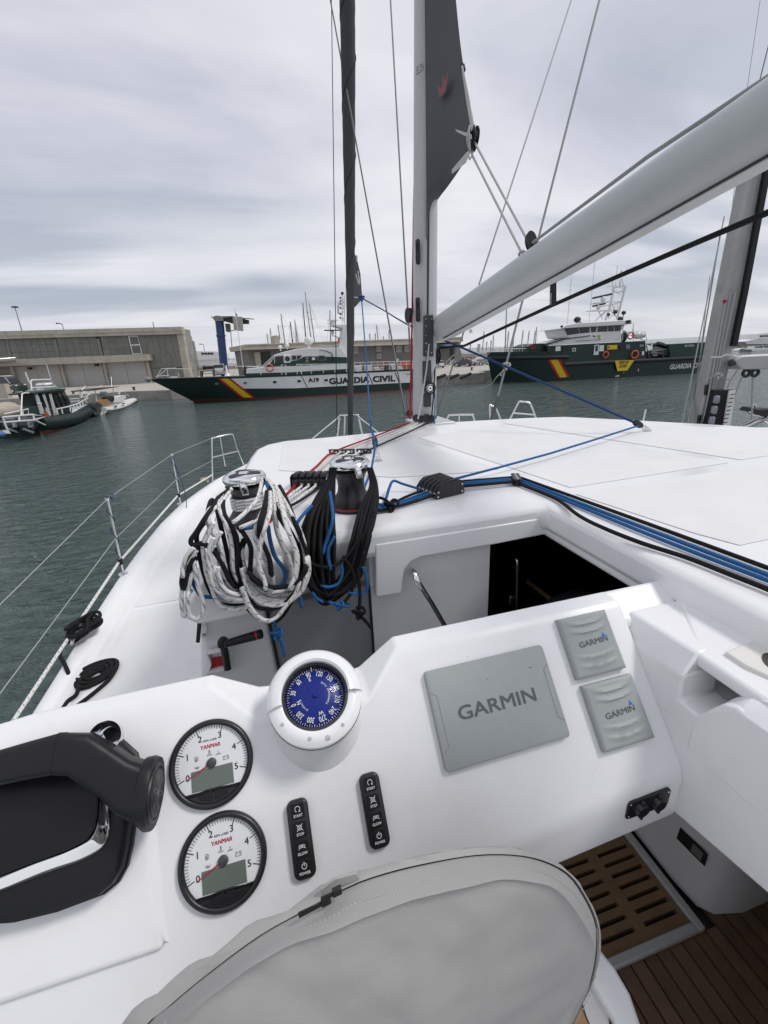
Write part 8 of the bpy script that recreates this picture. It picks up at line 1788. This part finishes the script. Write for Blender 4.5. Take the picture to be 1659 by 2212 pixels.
p_ = nslab('winch_panel', BLKM, qq(ZL, (1105, 1028), (1320, 1022), (1235, 1420), (1015, 1420)), -.14, .1, bevel=.006)
for i, y in enumerate((1130, 1240, 1350)): nslab('panel_winch', ENGG, qq(ZL, (1125 - i * 25, y - 45), (1170 - i * 25, y - 45), (1155 - i * 25, y + 40), (1105 - i * 25, y + 40)), -.20, .07, p_, bevel=.02, seg=2)
nslab('panel_face', SWHITE, qq(ZL, (1255, 1035), (1322, 1025), (1262, 1420), (1190, 1420)), -.16, .03)
m = MB()
for i in range(8): m.tube([NB.q(ZL(1270 - i * 11, 1075 + i * 42), -.2), NB.q(ZL(1310 - i * 11, 1068 + i * 42), -.2)], .008, 5)
m.build('slot_marks', BLKM, t)
nb = nslab('boom', mat('boom_pale', (.42, .43, .43), .45, .2, var=.06, vscale=3), qq(ZL, (1335, 690), (1400, 665), (1900, 640), (1900, 805), (1390, 812), (1310, 720)), -.15, .3, bevel=.03, seg=2)
for x, y in ((1432, 848), (1524, 844)):
    m = MB(); c = NB.q(ZL(x, y), -.1); m.tube([c + NB.e * .045 * math.cos(q_) + Vector((0, 0, .045 * math.sin(q_))) for q_ in [2 * math.pi * i / 16 for i in range(16)]], .022, 8, closed=True); m.build('boom_sheave', BLK, nb)
m = MB(); m.ball(NB.q(ZL(1285, 740), -.1), .05, 8, 6); m.build('gooseneck', ENG, t)
m = MB(); m.tube(spline([NB.q(v, -.12) for v in qq(ZL, (1060, 685), (1160, 683), (1210, 660), (1260, 665), (1310, 680))], 4), .012, 6); m.build('lashing', R_LGREY, t)
m = MB(); m.tube(spline([NB.q(v, -.1) for v in qq(ZL, (1020, 905), (1130, 890), (1200, 900), (1265, 925))], 4), .006, 5); m.build('thin_cord', R_GREY, t)
mb = MB(); knot(mb, NB.q(ZL(1135, 880), -.12), .05, .012); mb.build('coiled_line', R_GREY, t)
mb = MB(); knot(mb, NB.q(ZL(1207, 98), -.1), .02, .008); mb.build('red_knot', R_RED, t)
m = MB()
for pts in (((1350, 800), (1265, 930), (1235, 1010)), ((1395, 870), (1290, 1130), (1175, 1370)), ((1500, 870), (1490, 1340))): m.tube([NB.q(ZL(*p), -.1) for p in pts], .012, 6)
m.build('boom_tackle', R_GREY, t)
m = MB(); m.tube([NB.q(v, .5) for v in qq(ZL, (1350, 1440), (1460, 1400), (1700, 1280))], .045, 10); m.tube([NB.q(v, .5) for v in qq(ZL, (1460, 1230), (1640, 1340), (1760, 1420))], .03, 8); m.tube(spline([NB.q(v, .5) for v in qq(ZL, (1480, 1220), (1510, 1180), (1525, 1195), (1515, 1240))], 4), .012, 6); m.build('stern_rail', STEEL, t)
nslab('outboard_bracket', RUB, qq(ZL, (1450, 1250), (1490, 1205), (1560, 1230), (1700, 1220), (1700, 1300), (1560, 1290), (1520, 1260)), .4, .2, bevel=.02)
m = MB(); m.loft([[Vector((p.x, p.y, z)) for p in (P(1440, 930, d=9), P(1900, 930, d=6.5), P(1900, 930, d=3.2) + Vector((1.2, 0, 0)), P(1560, 930, d=4.6) + Vector((1.6, .3, 0)))] for z in (0, .7, 1.35)]); m.build('hull', GELS, t)
for i, (x0, y0, x1, y1) in enumerate(((1045, -20, 760, 1380), (1060, 0, 875, 1130), (1160, 0, 820, 1380), (985, 380, 865, 1380), (1215, 0, 905, 1400))):
    rope('neighbour_stay', [P(*ZL(x1, y1), d=6.4), P(*ZL(x0, y0), d=6.4), P(*ZL(x0 + (x0 - x1) * .55, y0 + (y0 - y1) * .55), d=6.4)], .0085 if i != 3 else .005, R_GREY if i != 1 else STEELG, ['leftmost grey stay of the neighbouring yacht', 'second grey stay of the neighbouring yacht, ending above the water', 'third grey stay of the neighbouring yacht', 'thinnest stay of the neighbouring yacht', 'stay running closest to the neighbouring yacht mast'][i], 'stay', 'stays of the neighbouring yacht', sub=1)
rope('rigging_wire', [P(1645, -20, d=8), P(1612, 205, d=8), P(1575, 500, d=8)], .004, STEELD, 'hair thin wire at the top right, left of two', 'wire', 'thin wires at the top right', sub=1)
rope('rigging_wire', [P(1675, 40, d=8), P(1642, 170, d=8), P(1600, 420, d=8)], .010, STEELD, 'dark wire at the top right edge, right of two', 'wire', 'thin wires at the top right', sub=1)
